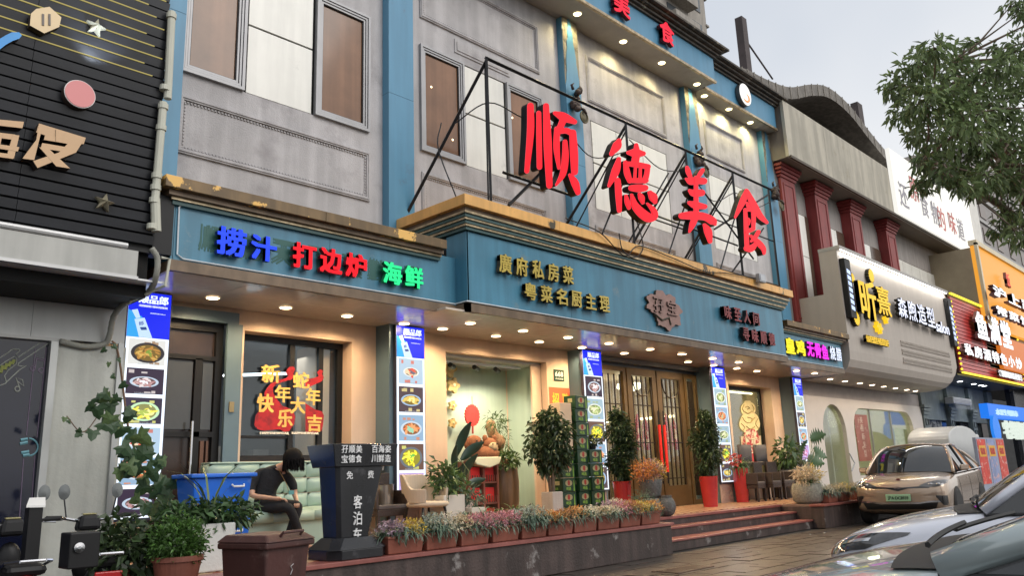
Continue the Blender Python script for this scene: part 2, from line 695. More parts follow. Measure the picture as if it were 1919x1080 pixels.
for j in range(12):
    for i in range(22):
        x = 4.9 + i * 0.6 + (0.3 if j % 2 else 0)
        y = 4.05 + j * 0.3
        o = link('paver', pm[cnt % 5], PVB)
        o.location = (x, y, -0.012 + random.uniform(-0.0045, 0.0035))
        o.rotation_euler = (random.uniform(-.006, .006), random.uniform(-.004, .004), random.uniform(-.012, .012))
        cnt += 1
# beyond: the same stones, too foreshortened to pick apart
b = MB()
for j in range(12):
    for i in range(40):
        x = 18.2 + i * 0.6 + (0.3 if j % 2 else 0)
        y = 4.05 + j * 0.3
        b.box(x - .293, y - .143, -0.012, x + .293, y + .143, random.uniform(-0.004, 0.003))
    for i in range(14):
        x = -3.8 + i * 0.6 + (0.3 if j % 2 else 0)
        b.box(x - .293, 4.05 + j * .3 - .143, -0.012, x + .293, 4.05 + j * .3 + .143, random.uniform(-0.004, 0.003))
b.build('paving', PAV, PVB, kind='stuff')

# ------------------------------------------------------------------ raised terrace
TER = thing('terrace', 'raised stained concrete terrace with red steps in front of the blue restaurant', 'terrace', (11, 7.6, 0))
b = MB()
b.box(3.6, 7.5, 0, 11.24, 10.6, PZ - 0.05)
b.box(16.9, 7.5, 0, 22.6, 10.6, PZ - 0.05)
b.box(11.24, 8.45, 0, 16.9, 10.6, PZ - 0.05)
b.build('retaining_wall', CONC, TER, bevel=0.01)
for xa_, xb_ in ((3.56, 11.27), (16.87, 22.6)):
    MB().box(xa_, 7.46, PZ - 0.05, xb_, 7.80, PZ - 0.003).build('coping', REDSTEP, TER, bevel=0.006)
for z1, y0 in ((0.34, 8.13), (0.18, 7.78)):
    b = MB()
    b.box(11.24, y0, 0, 16.9, 8.45, z1 - 0.035)
    b.build('riser', CONC, TER)
    b = MB()
    b.box(11.245, y0 - 0.03, z1 - 0.035, 16.895, 8.452, z1)
    b.build('tread', REDSTEP, TER, bevel=0.008)
b = MB()
b.box(11.24, 8.42, PZ - 0.05, 16.9, 8.6, PZ - 0.004)
b.build('tread', REDSTEP, TER, bevel=0.006)
# floor tiles: cream with brown diagonals
TILE = mat('patterned_floor_tile', (0.52, 0.36, 0.21), 0.28, var=0.12, scale=5)
t_ = TILE.node_tree
N_, L_ = t_.nodes, t_.links
tcn = N_.new('ShaderNodeTexCoord')
mpn = N_.new('ShaderNodeMapping')
mpn.inputs['Rotation'].default_value = (0, 0, R(45))
wv = N_.new('ShaderNodeTexWave')
wv.inputs['Scale'].default_value = 2.1
wv.inputs['Distortion'].default_value = 0.4
wv2 = N_.new('ShaderNodeTexWave')
wv2.bands_direction = 'Y'
wv2.inputs['Scale'].default_value = 2.1
wv2.inputs['Distortion'].default_value = 0.4
mxn = N_.new('ShaderNodeMath')
mxn.operation = 'MINIMUM'
rn = N_.new('ShaderNodeMapRange')
rn.inputs[1].default_value = 0.12
rn.inputs[2].default_value = 0.2
mxc = N_.new('ShaderNodeMix')
mxc.data_type = 'RGBA'
mxc.inputs[6].default_value = (0.26, 0.07, 0.035, 1)
bs_ = N_['Principled BSDF']
prev_ = bs_.inputs['Base Color'].links[0].from_socket
L_.new(tcn.outputs['Object'], mpn.inputs[0])
L_.new(mpn.outputs[0], wv.inputs[0])
L_.new(mpn.outputs[0], wv2.inputs[0])
L_.new(wv.outputs['Fac'], mxn.inputs[0])
L_.new(wv2.outputs['Fac'], mxn.inputs[1])
L_.new(mxn.outputs[0], rn.inputs[0])
L_.new(rn.outputs[0], mxc.inputs[0])
L_.new(prev_, mxc.inputs[7])
L_.new(mxc.outputs[2], bs_.inputs['Base Color'])
tm = MB().box(-0.222, -0.222, 0, 0.222, 0.222, 0.012).mesh('floor_tile', [TILE])
for i in range(42):
    for j in range(6):
        x = 3.85 + i * 0.45
        y = 8.02 + j * 0.45
        if 11.0 < x < 17.1 and y < 8.7:
            continue
        o = link('floor_tile', tm, TER)
        o.location = Vector((x, y, PZ - 0.045 + 0.035)) 
b = MB()
b.box(3.6, 7.8, PZ - 0.05, 11.24, 10.7, PZ - 0.008)
b.box(16.9, 7.8, PZ - 0.05, 22.6, 10.7, PZ - 0.008)
b.box(11.24, 8.6, PZ - 0.05, 16.9, 10.7, PZ - 0.008)
b.build('screed', mat('grout', (0.2, 0.13, 0.1), 0.8), TER)

# ================================================================== RESTAURANT BUILDING
BLD = thing('restaurant_building', 'two storey grey and blue restaurant with gold edged canopy and red roof sign', 'building', (13, 10.5, 0))


def part(b, name, m_, parent=BLD, **k):
    return b.build(name, m_, parent, **k)


# upper wall with real openings
ops = [(4.22, 7.42, 6.97, 9.12), (8.53, 11.83, 6.97, 9.05), (13.5, 16.55, 6.97, 9.08), (18.55, 20.9, 6.97, 9.08)]
xs = [3.6]
b = MB()
TOPZ = 12.0
cur = 3.6
for x0, x1, z0, z1 in ops:
    b.box(cur, YU, 4.55, x0, YU + .35, TOPZ)
    b.box(x0, YU, 4.55, x1, YU + .35, z0)
    b.box(x0, YU, z1, x1, YU + .35, TOPZ)
    cur = x1
b.box(cur, YU, 4.55, 22.3, YU + .35, TOPZ)
part(b, 'upper_wall', STUCCO)
b = MB()
b.box(3.6, YU + .36, 4.0, 22.3, 18, 12.0)
part(b, 'roof_block', mat('roof_concrete', (0.25, 0.24, 0.23), 0.9))


def moulding(x0, x1, z0, z1, w=0.07):
    b = MB()
    y = YU
    for d, t, ww in ((0.0, 0.035, w), (w * 0.35, 0.05, w * 0.3)):
        b.box(x0 - w + d, y - t, z0 - w + d, x1 + w - d, y + .001, z0 - w + d + ww)
        b.box(x0 - w + d, y - t, z1 + w - d - ww, x1 + w - d, y + .001, z1 + w - d)
        b.box(x0 - w + d, y - t, z0 - w + d + ww, x0 - w + d + ww, y + .001, z1 + w - d - ww)
        b.box(x1 + w - d - ww, y - t, z0 - w + d + ww, x1 + w - d, y + .001, z1 + w - d - ww)
    # rope of small studs
    s = 0.05
    k = x0
    while k < x1:
        for zz in (z0 + 0.015, z1 - 0.035):
            b.box(k, y - 0.02, zz, k + 0.028, y + .001, zz + 0.022)
        k += s
    k = z0 + .06
    while k < z1 - .06:
        for xx in (x0 + 0.015, x1 - 0.035):
            b.box(xx, y - 0.02, k, xx + 0.022, y + .001, k + 0.028)
        k += s
    part(b, 'moulding', STUCCO)


for a_ in ((4.3, 7.37, 5.83, 6.55), (8.62, 11.75, 5.83, 6.5), (13.5, 16.5, 5.83, 6.5), (18.6, 20.6, 5.83, 6.5),
           (8.62, 11.75, 9.68, 10.66), (13.52, 16.55, 9.6, 10.62), (18.63, 20.6, 9.68, 10.60), (4.3, 7.37, 9.68, 10.62)):
    moulding(*a_)
b = MB()
b.box(9.4, YU - .02, 9.22, 10.9, YU + .001, 9.5)
b.box(9.45, YU - .035, 9.27, 10.85, YU - .0195, 9.45)
part(b, 'blank_plate', STUCCO)


def frame(b, x0, x1, z0, z1, Y, w, t, mi=0):
    b.box(x0, Y - t, z0, x1, Y + .02, z0 + w, mi)
    b.box(x0, Y - t, z1 - w, x1, Y + .02, z1, mi)
    b.box(x0, Y - t, z0 + w, x0 + w, Y + .02, z1 - w, mi)
    b.box(x1 - w, Y - t, z0 + w, x1, Y + .02, z1 - w, mi)


def upwin(x0, x1, z0, z1):
    b = MB()
    frame(b, x0, x1, z0, z1, YU, 0.045, 0.06)
    frame(b, x0 + .055, x1 - .055, z0 + .055, z1 - .055, YU, 0.03, 0.045)
    frame(b, x0 + .095, x1 - .095, z0 + .095, z1 - .095, YU, 0.03, 0.03)
    f = part(b, 'window', ALU)
    b = MB()
    frame(b, x0 + .04, x1 - .04, z0 + .04, z1 - .04, YU + .01, 0.1, 0.02)
    b.build('gasket', BLACK, f)
    b = MB()
    b.box(x0 + .12, YU + .01, z0 + .12, x1 - .12, YU + .03, z1 - .12)
    b.build('pane', BROWNGL, f)
    return f


def white(x0, x1, z0, z1, joints=()):
    b = MB()
    b.box(x0 - .03, YU + .03, z0 - .02, x1 + .03, YU + .06, z1 + .03)
    f = part(b, 'panel_backing', BLACK)
    xs_ = [x0] + list(joints) + [x1]
    for i in range(len(xs_) - 1):
        zm = z0 + (z1 - z0) * 0.52
        for za, zb in ((z0, zm - .012), (zm + .012, z1)):
            b = MB()
            b.box(xs_[i] + .01, YU + .0, za + .01, xs_[i + 1] - .01, YU + .031, zb)
            b.build('infill_panel', FROST, f)


upwin(4.22, 5.17, 6.97, 9.12)
white(5.21, 6.33, 6.97, 9.12)
upwin(6.37, 7.42, 6.97, 9.12)
upwin(8.53, 9.6, 6.97, 9.05)
white(9.64, 10.72, 6.97, 9.02)
upwin(10.76, 11.83, 6.97, 9.05)
white(13.52, 16.53, 6.97, 9.06, (14.45, 15.5))
white(18.57, 20.88, 6.97, 9.06, (19.6,))
# lit bulbs seen behind the brown glass
for x, z in ((8.82, 8.3), (9.32, 7.4), (10.95, 8.35)):
    b = MB().ball((x, YU + .008, z), (0.02, 0.006, 0.02), 10)
    part(b, 'lit_bulb', em((1, 0.8, 0.45), 5))

# pilasters above and pillars below
pil = [(3.62, 4.2), (7.71, 8.25), (12.48, 13.0), (17.43, 18.04), (21.7, 22.25)]
PEEL = mat('bare_render', (0.30, 0.27, 0.20), 0.85, var=0.3, scale=6, bump=0.5, dirt=(0.10, 0.09, 0.07), dlo=0.5, dhi=0.62, dscale=4)
for i, (x0, x1) in enumerate(pil):
    b = MB()
    b.box(x0 + .006, YP + .012, 4.6, x1 - .006, YU, 11.2)
    f = part(b, 'pilaster', PEEL)
    zs_ = [4.6, 7.02, 8.55, 11.2]
    b = MB()
    b.box(x0, YP, 4.6, x1, YU - .002, 7.75)
    b.build('cladding', BLUE, f)
    b = MB()
    if i < 2:
        b.box(x0, YP, 7.756, x1, YU - .002, 11.2)
    else:
        # torn cladding, a ragged tongue narrowing upwards
        for sgn in (0, 1):
            pass
        zz = [9.55 + 0.12 * k for k in range(15)]
        le, ri = [], []
        for k, z in enumerate(zz):
            t = k / 14
            j = random.uniform(-.02, .02)
            le.append((x0 + 0.02 + (0.34 * (x1 - x0)) * t + j, YP, z))
            ri.append((x1 - 0.02 - (0.42 * (x1 - x0)) * t + random.uniform(-.02, .02), YP, z))
        b.box(x0, YP, 7.756, x1, YU - .002, 9.55)
        b.ext(le[::-1] + ri, (0, 0.011, 0))
        b.box(x0 - .002, YP + .02, 9.55, x0 + .01, YU - .002, 11.2)
    b.build('cladding', BLUE, f)
    b = MB()
    b.box(x0 + .001, YP + .004, 7.749, x1 - .001, YU, 7.757)
    b.build('joint', BLACK, f)
    # lower pillar
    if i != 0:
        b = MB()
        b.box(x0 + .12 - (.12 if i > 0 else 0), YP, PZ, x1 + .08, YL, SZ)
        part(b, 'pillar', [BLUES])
# iron lion brackets on the pilasters
for i, (x0, x1) in enumerate(pil[2:]):
    xm = (x0 + x1) / 2
    b = MB()
    zz = 9.22
    for k in range(16):
        a_ = random.random() * 6.28
        b.ball((xm - .05 + random.uniform(-.10, .10), YP - .10 + random.uniform(-.06, .06), zz + random.uniform(-.25, .22)), (random.uniform(.05, .09), .08, random.uniform(.05, .10)), 8)
    for sx in (-1, 1):
        b.tube([(xm - .05 + sx * .09, YP - .1, zz + .2), (xm - .05 + sx * .16, YP - .12, zz + .28), (xm - .05 + sx * .1, YP - .14, zz + .33)], [.035, .03, .012], 6)
    b.tube([(xm, YP - .05, zz - .15), (xm + .02, YP - .25, zz - .28), (xm + .05, YP - .28, zz - .38)], [.03, .03, .02], 6)
    f = part(b, 'lion_bracket', mat('weathered_bronze', (0.07, 0.05, 0.045), 0.55, metal=0.3, var=0.4, bump=0.5), smooth=True)
    b = MB()
    ring = [(xm + .06 + .12 * math.cos(t * PI / 8), YP - .2, zz - .42 + .13 * math.sin(t * PI / 8)) for t in range(17)]
    b.tube(ring, .022, 6, cap=False)
    b.ball((xm + .06, YP - .19, zz - .42), (.1, .03, .11), 10)
    b.build('ring', mat('tarnished_brass', (0.14, 0.12, 0.07), 0.45, metal=0.5, var=0.3), f, smooth=True)

# upper parapet: deep soffit and blue fascia
def parapet(x0, x1, yf, zb, zt, join):
    b = MB()
    b.box(x0, yf, zb, x1, YU + .3, zb + .06)
    part(b, 'soffit', mat('grey_soffit', (0.38, 0.37, 0.36), 0.7, var=0.12, dirt=(0.2, 0.19, 0.17), dlo=0.6, dhi=0.8))
    xx = x0
    while xx < x1 - .01:
        xe = min(xx + join, x1)
        b = MB()
        b.box(xx + .004, yf - .02, zb + .045, xe - .004, yf + .05, zt)
        part(b, 'fascia_panel', BLUE)
        xx = xe
    b = MB()
    b.box(x0, yf + .05, zb + .06, x1, YU + .3, zt + .02)
    part(b, 'parapet_core', BLUE)
    b = MB()
    b.box(x0, yf - .05, zb - .02, x1 + .02, yf + .02, zb + .045)
    part(b, 'edge_strip', BRASS)
    b = MB()
    for k, (dz, o_) in enumerate(((0, .06), (.06, .13), (.13, .22), (.2, .33))):
        b.box(x0 - (.2 if k else 0), yf - .02 - o_, zt + dz, x1 + o_, YU + .4, zt + dz + .062 - .002)
    part(b, 'cornice', mat('weathered_cornice', (0.11, 0.095, 0.08), 0.8, var=0.45, scale=5, bump=0.6, streak=0.3, dirt=(0.32, 0.28, 0.22), dlo=0.6, dhi=0.68, dscale=4), bevel=0.006)


parapet(7.9, 17.93, 9.53, 11.22, 11.92, 2.75)
parapet(17.96, 22.1, 9.88, 11.22, 11.98, 2.1)
WARM = (1.0, 0.80, 0.52)
YEL = (1.0, 0.86, 0.40)


def downlight(x, y, z, col, power, r=0.075, k=9, light=True, parent=BLD):
    b = MB()
    b.lathe((x, y, z - .012), [(r * 1.22, 0.012), (r * 1.22, 0.002), (r * 1.02, 0.0)], 20, cap=False)
    f = b.build('downlight', WHITEP, parent)
    b = MB()
    b.lathe((x, y, z - .010), [(r, 0), (r * .9, -.006), (0.001, -.008)], 20, cap=False)
    b.build('lens', em(col, k), f)
    if light:
        lamp('SPOT', (x, y, z - .04), power, col, 0.06, (x, y, 0), R(160))


for p_, q_ in ((1082, 25), (1168, 77), (1240, 117), (1306, 157)):
    v = atz(p_, q_, 11.22)
    downlight(v.x, v.y, 11.218, (1, .82, .42), 60, 0.085)
for p_, q_ in ((1320, 179), (1366, 204), (1406, 229)):
    v = atz(p_, q_, 11.22)
    downlight(v.x, v.y, 11.218, YEL, 70, 0.085)

# small red letters on the parapet
SGU = thing('parapet_lettering', 'small red glowing characters on the blue parapet fascia', 'sign letters', (13, 9.5, 11.2))
REDG = [em((1.0, 0.012, 0.045), 1.0), mat('dark_red_side', (0.12, 0.005, 0.01), 0.4)]
for ch, x0, x1 in (('德', 11.6, 12.2), ('美', 13.38, 14.0), ('食', 15.22, 15.84)):
    letters(ch, ((x0 + x1) / 2, 9.47, 11.66), .62, .6, REDG, SGU, 0.1, 0.035)
# round logo sign
RS = thing('round_logo_sign', 'round white lit disc with an orange swirl on the blue parapet', 'logo sign', (20.0, 9.8, 11.6))
b = MB()
b.ext([(20.0 + .34 * math.cos(t * PI / 16), 9.72, 11.65 + .34 * math.sin(t * PI / 16)) for t in range(32)], (0, .12, 0))
b.build('case', [mat('sign_side', (.1, .1, .1), .4)], RS)
b = MB()
b.ext([(20.0 + .325 * math.cos(t * PI / 16), 9.714, 11.65 + .325 * math.sin(t * PI / 16)) for t in range(32)], (0, .01, 0))
b.build('face', em((1, .97, .93), 1.15), RS)
b = MB()
b.tube([(20.0 + .17 * math.cos(t), 9.708, 11.56 + .13 * math.sin(t)) for t in np.linspace(-2.6, 1.2, 14)], [.008 + .03 * math.sin(k / 13 * PI) for k in range(14)], 6)
b.build('swirl', em((.95, .45, .2), .9), RS)

# ------------------------------------------------------------------ canopy
# soffit as panels
CAN0, CAN1 = 3.72, 22.55
b = MB()
b.box(CAN0 + .02, YW + .05, SZ + .04, 8.1, YU + .3, 4.5)
b.box(8.12, YF + .06, SZ + .04, 18.55, YU + .3, 5.0)
b.box(18.57, YW + .05, SZ + .04, CAN1 - .02, YU + .3, 4.5)
part(b, 'canopy_core', DARK)
x = CAN0
while x < CAN1 - .05:
    xe = min(x + 0.99, CAN1)
    yf = YF + .03 if 8.1 < (x + xe) / 2 < 18.5 else YW + .03
    ys = [yf, 9.65, YL + .02]
    for k in range(2):
        b = MB()
        b.box(x + .003, ys[k] + .003, SZ, xe - .003, ys[k + 1] - .003, SZ + .03)
        part(b, 'ceiling_panel', SOFFIT)
    x = xe


def fascia(x0, x1, yf, z0, z1, joints, m_=BLUEF):
    xs_ = [x0] + joints + [x1]
    for i in range(len(xs_) - 1):
        b = MB()
        b.box(xs_[i] + .003, yf, z0, xs_[i + 1] - .003, yf + .05, z1)
        part(b, 'fascia_panel', m_)


fascia(CAN0, 8.1, YW, 3.86, 4.62, [5.83])
fascia(8.1, 18.58, YF, 3.90, 5.0, [10.53, 13.17, 16.05])
fascia(18.58, CAN1, YW, 3.86, 4.66, [20.1])
for q in ((8.095, YF + .0, 3.9, 8.13, YW + .2, 5.0), (CAN0 - .02, YW, 3.86, CAN0 + .01, YU, 4.62), (CAN1 - .01, YW, 3.86, CAN1 + .02, YU, 4.62)):
    part(MB().box(*q), 'return_panel', BLUEF)
# bottom trim
b = MB()
for x0, x1, y in ((CAN0 - .03, 8.09, YW), (8.06, 18.6, YF), (18.6, CAN1 + .03, YW)):
    b.box(x0, y - .03, SZ + .002, x1, y + .05, SZ + .13)
b.box(8.06, YF - .03, SZ + .002, 8.14, YW + .05, SZ + .131)
b.box(CAN0 - .031, YW, SZ + .002, CAN0 + .05, YU, SZ + .129)
part(b, 'bottom_trim', BRONZE)
# thin white neon hose along the lower edge and round the wing panel
b = MB()
b.tube([(8.05, YF - .03, 3.885), (18.55, YF - .03, 3.885)], .011, 6)
b.tube([(8.05, YF - .03, 3.885), (8.05, YW - .02, 3.885), (CAN0 + .12, YW - .02, 3.885), (CAN0 + .05, YW - .02, 3.93), (CAN0 + .04, YW - .02, 4.5), (CAN0 + .1, YW - .02, 4.555), (CAN0 + .5, YW - .02, 4.57)], .010, 6)
b.tube([(18.6, YW - .02, 3.885), (CAN1, YW - .02, 3.885)], .010, 6)
part(b, 'neon_hose', mat('white_hose', (.7, .75, .78), .35))


def ledge(x0, x1, yf, z0, z1, over, m_, moulds=0, ends=(1, 1), n=4):
    # stacked mouldings running round the corners
    for k in range(moulds):
        o_ = 0.05 + k * 0.045
        zz = z0 - (moulds - k) * 0.085
        b = MB()
        b.box(x0 - o_ * ends[0], yf - o_, zz, x1 + o_ * ends[1], YU - .05, zz + .05)
        part(b, 'moulding', TEALDK)
        b = MB()
        b.box(x0 - (o_ + .028) * ends[0], yf - o_ - .028, zz + .05, x1 + (o_ + .028) * ends[1], YU - .05, zz + .083)
        part(b, 'moulding', BRASS)
    b = MB()
    b.box(x0 - (over - .08) * ends[0], yf - over + .08, z0, x1 + (over - .08) * ends[1], YU - .04, z0 + .06)
    part(b, 'ledge_underside', BRONZE)
    # front face in sheets
    L_ = (x1 + over * ends[1]) - (x0 - over * ends[0])
    for k in range(n):
        xa = x0 - over * ends[0] + L_ * k / n
        b = MB()
        b.box(xa + .002, yf - over, z0 + .06, xa + L_ / n - .002, YU - .03, z1)
        part(b, 'ledge_sheet', m_, bevel=.006)


ledge(8.1, 18.58, YF, 5.27, 5.50, .24, GOLD, moulds=3, ends=(1, 1), n=5)
ledge(CAN0, 7.75, YW, 4.60, 4.80, .21, GOLDOLD, moulds=1, ends=(1, 0), n=2)
ledge(18.95, CAN1, YW, 4.64, 4.84, .21, GOLDOLD, moulds=1, ends=(0, 1), n=2)
b = MB()
b.box(8.14, YF + .03, 4.98, 18.5, YU, 5.03)
part(b, 'canopy_top', BLUEF)

# downlights under the canopy (positions read off the photograph, all on one ceiling)
for p_, q_ in ((403, 556), (545, 573), (660, 589), (770, 603), (842, 613), (941, 627), (1023, 638), (1103, 649), (1182, 660), (1245, 668), (1297, 677), (1349, 683), (1392, 689), (1431, 694), (1465, 698),
               (895, 602), (993, 617), (1075, 630), (1154, 641), (1234, 652), (1295, 661), (1347, 670), (1398, 677), (1498, 703), (1560, 710)):
    v = atz(p_, q_, SZ)
    if v.y > 9.8:
        v.y = 9.99
    elif v.y > 9.0:
        v.y = 9.35
    if v.x > 22.4:
        continue
    downlight(v.x, v.y, SZ - .001, (1.0, .72, .41), 90, 0.082, k=12)

# ------------------------------------------------------------------ lower wall
b = MB()
# openings: door A 4.2-5.3, window 5.41-7.25, display 9.2-11.82, entrance 13.1-17.45, window 18.9-21.25
segs = [(3.6, 4.22), (5.30, 5.44), (7.25, 7.9), (8.2, 9.2), (11.82, 13.05), (17.48, 18.85), (21.15, 22.6)]
for x0, x1 in segs:
    part(MB().box(x0, YL, PZ - .1, x1, YL + .15, SZ + .05), 'lower_wall', CREAM)
part(MB().box(5.44, YL, PZ - .1, 7.25, YL + .15, 1.62), 'lower_wall', CREAM)
part(MB().box(4.22, YL, 3.56, 5.30, YL + .15, SZ + .05), 'lower_wall', CREAM)
part(MB().box(5.44, YL, 3.44, 7.25, YL + .15, SZ + .05), 'lower_wall', CREAM)
part(MB().box(9.2, YL, 3.45, 11.82, YL + .15, SZ + .05), 'lower_wall', CREAM)
part(MB().box(18.85, YL, 3.42, 21.15, YL + .15, SZ + .05), 'lower_wall', CREAM)
part(MB().box(18.85, YL, PZ - .1, 21.15, YL + .15, 1.0), 'lower_wall', CREAM)

b = MB()
b.box(7.9, YL + .01, PZ, 8.2, YL + .15, SZ)
part(b, 'wall_infill', CREAM)
# deep reveals
def reveal(x0, x1, z0, z1, d, m_=CREAM):
    b = MB()
    b.box(x0 - .1, YL + .15, z0, x0, YL + d, z1)
    b.box(x1, YL + .15, z0, x1 + .1, YL + d, z1)
    b.box(x0 - .1, YL + .15, z1, x1 + .1, YL + d, z1 + .1)
    b.box(x0 - .1, YL + .15, z0 - .1, x1 + .1, YL + d, z0)
    part(b, 'reveal', m_)


reveal(5.44, 7.25, 1.62, 3.44, 0.34)
reveal(18.85, 21.15, 1.0, 3.42, .40)

# --- door at the far left
b = MB()
for x0, x1, z0, z1 in ((4.2, 5.32, 3.5, 3.66), (5.16, 5.38, PZ, 3.5)):
    b.box(x0, YL - .06, z0, x1, YL - .002, z1)
part(b, 'door_surround', BLUES)
DR = MB().box(4.22, YL + .12, PZ, 5.16, YL + .16, 3.5)
DR = part(DR, 'side_door', mat('dark_brown_door', (0.035, 0.022, 0.018), 0.25, var=0.3))
b = MB()
for x0, x1, z0, z1 in ((4.22, 4.3, PZ, 3.5), (4.78, 4.88, PZ, 3.0), (5.06, 5.16, PZ, 3.5), (4.3, 5.06, 3.38, 3.5), (4.3, 5.06, 2.98, 3.04), (4.3, 5.06, 1.95, 2.02)):
    b.box(x0, YL + .06, z0, x1, YL + .12, z1)
b.build('door_frame', BLACK, DR)
b = MB()
b.box(4.9, YL + .09, 2.05, 5.04, YL + .11, 2.95)
b.box(4.34, YL + .09, 2.05, 4.76, YL + .11, 2.95)
b.build('pane', mat('reflective_dark_glass', (.05, .055, .06), .05), DR)
b = MB()
for x0, x1 in ((4.91, 4.96), (4.99, 5.02)):
    b.box(x0, YL + .075, .6, x1, YL + .119, 1.9)
b.build('rib', mat('brown_metal', (0.14, 0.07, 0.045), .35, metal=.4), DR)
b = MB()
b.tube([(4.74, YL - .03, 1.15), (4.74, YL - .03, 2.15)], .018, 10)
for z in (1.25, 2.05):
    b.tube([(4.74, YL - .03, z), (4.74, YL + .06, z)], .01, 6)
b.build('handle', CHROME, DR)
b = MB().box(5.22, YL - .075, 2.28, 5.29, YL - .061, 2.42)
part(b, 'keypad', mat('keypad', (.25, .2, .1), .4))
b = MB().box(4.9, 10.9, 2.0, 5.1, 11, 3)

# --- sliding kitchen window with new year stickers
WZ0, WZ1, WY = 1.62, 3.44, YL + .30
b = MB()
frame(b, 5.44, 7.25, WZ0, WZ1, WY, .09, .05)
for x in (6.36, 6.86):
    b.box(x - .04, WY - .045, WZ0 + .09, x + .04, WY + .02, WZ1 - .09)
b.box(5.53, WY - .035, 1.95, 6.32, WY + .02, 1.99)
KW = part(b, 'window', BLACK)
b = MB()
b.box(5.53, WY, WZ0 + .09, 7.16, WY + .012, WZ1 - .09)
b.build('pane', GLASS, KW)
ROOM = MB()
ROOM.box(5.0, WY + 3, .5, 8.0, WY + 3.1, 3.6)
ROOM.box(4.95, WY + .1, .5, 5.0, WY + 3.1, 3.6)
ROOM.box(7.95, WY + .1, .5, 8.0, WY + 3.1, 3.6)
ROOM.box(5.0, WY + .1, 3.55, 8.0, WY + 3, 3.6)
ROOM.box(5.0, WY + .1, .5, 8.0, WY + 3, .55)
part(ROOM, 'kitchen_room', mat('dim_tile_wall', (.16, .18, .20), .4, var=.15))
b = MB()
b.box(7.0, WY + .12, 1.7, 7.12, WY + .9, 3.45)
part(b, 'inner_jamb', CREAM)
b = MB().tube([(5.75, WY + .9, 2.95), (7.3, WY + 1.5, 3.15)], .022, 8)
part(b, 'tube_light', em((.85, .93, 1), 5))
lamp('AREA', (6.5, WY + 1.2, 3.3), 16, (.85, .93, 1), 1.2, (6.5, WY + 1.2, 0))
b = MB()
for k in range(7):
    x = 5.5 + k * .33
    b.box(x, WY + 1.9, 1.3, x + .28, WY + 2.3, 1.5 + random.random() * .5)
b.box(5.2, WY + 1.8, 1.2, 7.9, WY + 2.4, 1.3)
part(b, 'kitchen_clutter', mat('steelware', (.35, .36, .38), .3, metal=.6, var=.4))
ST = thing('window_sticker', 'red snake new year stickers with gold characters on the dark sliding window', 'window sticker', (6.2, WY - .06, 2.3))


def stick(pts, m_, Y, name, par=ST, o=(440, 620), s=4.32, th=.002):
    P = [at(o[0] + x / s, o[1] + y / s, Y) for x, y in pts]
    b = MB()
    b.ext(P, (0, th, 0))
    return b.build(name, m_, par)


SRED = mat('red_vinyl', (.40, .006, .008), .35, var=.25, scale=8, dirt=(.22, .004, .006), dlo=.5, dhi=.6, dscale=7)
SGOLD = mat('gold_vinyl', (.80, .50, .12), .35, var=.15, scale=8)
stick([(240, 500), (265, 460), (290, 430), (360, 400), (415, 385), (430, 370), (412, 340), (440, 295), (475, 292), (490, 310), (472, 350), (475, 380), (455, 400), (400, 412), (345, 430), (310, 460), (312, 510), (345, 560), (385, 610), (440, 630), (475, 655), (490, 700), (480, 760), (455, 790), (440, 815), (400, 822), (370, 800), (300, 805), (240, 812), (185, 800), (158, 765), (165, 700), (195, 650), (245, 620)], SRED, WY - .056, 'snake_shape')
stick([(572, 392), (640, 385), (680, 370), (665, 338), (690, 315), (718, 325), (705, 350), (722, 380), (705, 410), (640, 440), (572, 470)], SRED, WY - .056, 'snake_shape')
stick([(572, 590), (610, 612), (650, 640), (705, 655), (722, 690), (712, 780), (700, 815), (640, 835), (572, 830)], SRED, WY - .056, 'snake_shape')
for ch, x0, x1, y0, y1 in (('新', 215, 370, 272, 425), ('年', 325, 455, 440, 585), ('快', 178, 318, 510, 665), ('乐', 345, 468, 635, 785), ('蛇', 470, 605, 335, 470),
                           ('大', 450, 572, 535, 675), ('年', 575, 695, 465, 605), ('吉', 585, 705, 680, 820)):
    a_ = at(440 + x0 / 4.32, 620 + (y0 + y1) / 2 / 4.32, WY - .06)
    c_ = at(440 + x1 / 4.32, 620 + (y0 + y1) / 2 / 4.32, WY - .06)
    t_ = at(440 + (x0 + x1) / 2 / 4.32, 620 + y0 / 4.32, WY - .06)
    u_ = at(440 + (x0 + x1) / 2 / 4.32, 620 + y1 / 4.32, WY - .06)
    letters(ch, ((a_.x + c_.x) / 2, WY - .058, (t_.z + u_.z) / 2), c_.x - a_.x, t_.z - u_.z, SGOLD, ST, .002, .032, rot=R(random.uniform(-4, 4)))
for x0, x1 in ((205, 440), (462, 680)):
    a_ = at(440 + x0 / 4.32, 620 + 830 / 4.32, WY - .06)
    c_ = at(440 + x1 / 4.32, 620 + 842 / 4.32, WY - .06)
    letters('HAPPYNEWYEAR', ((a_.x + c_.x) / 2, WY - .058, a_.z), c_.x - a_.x, .035, mat('white_vinyl', (.8, .75, .65), .5), ST, .002, .01)

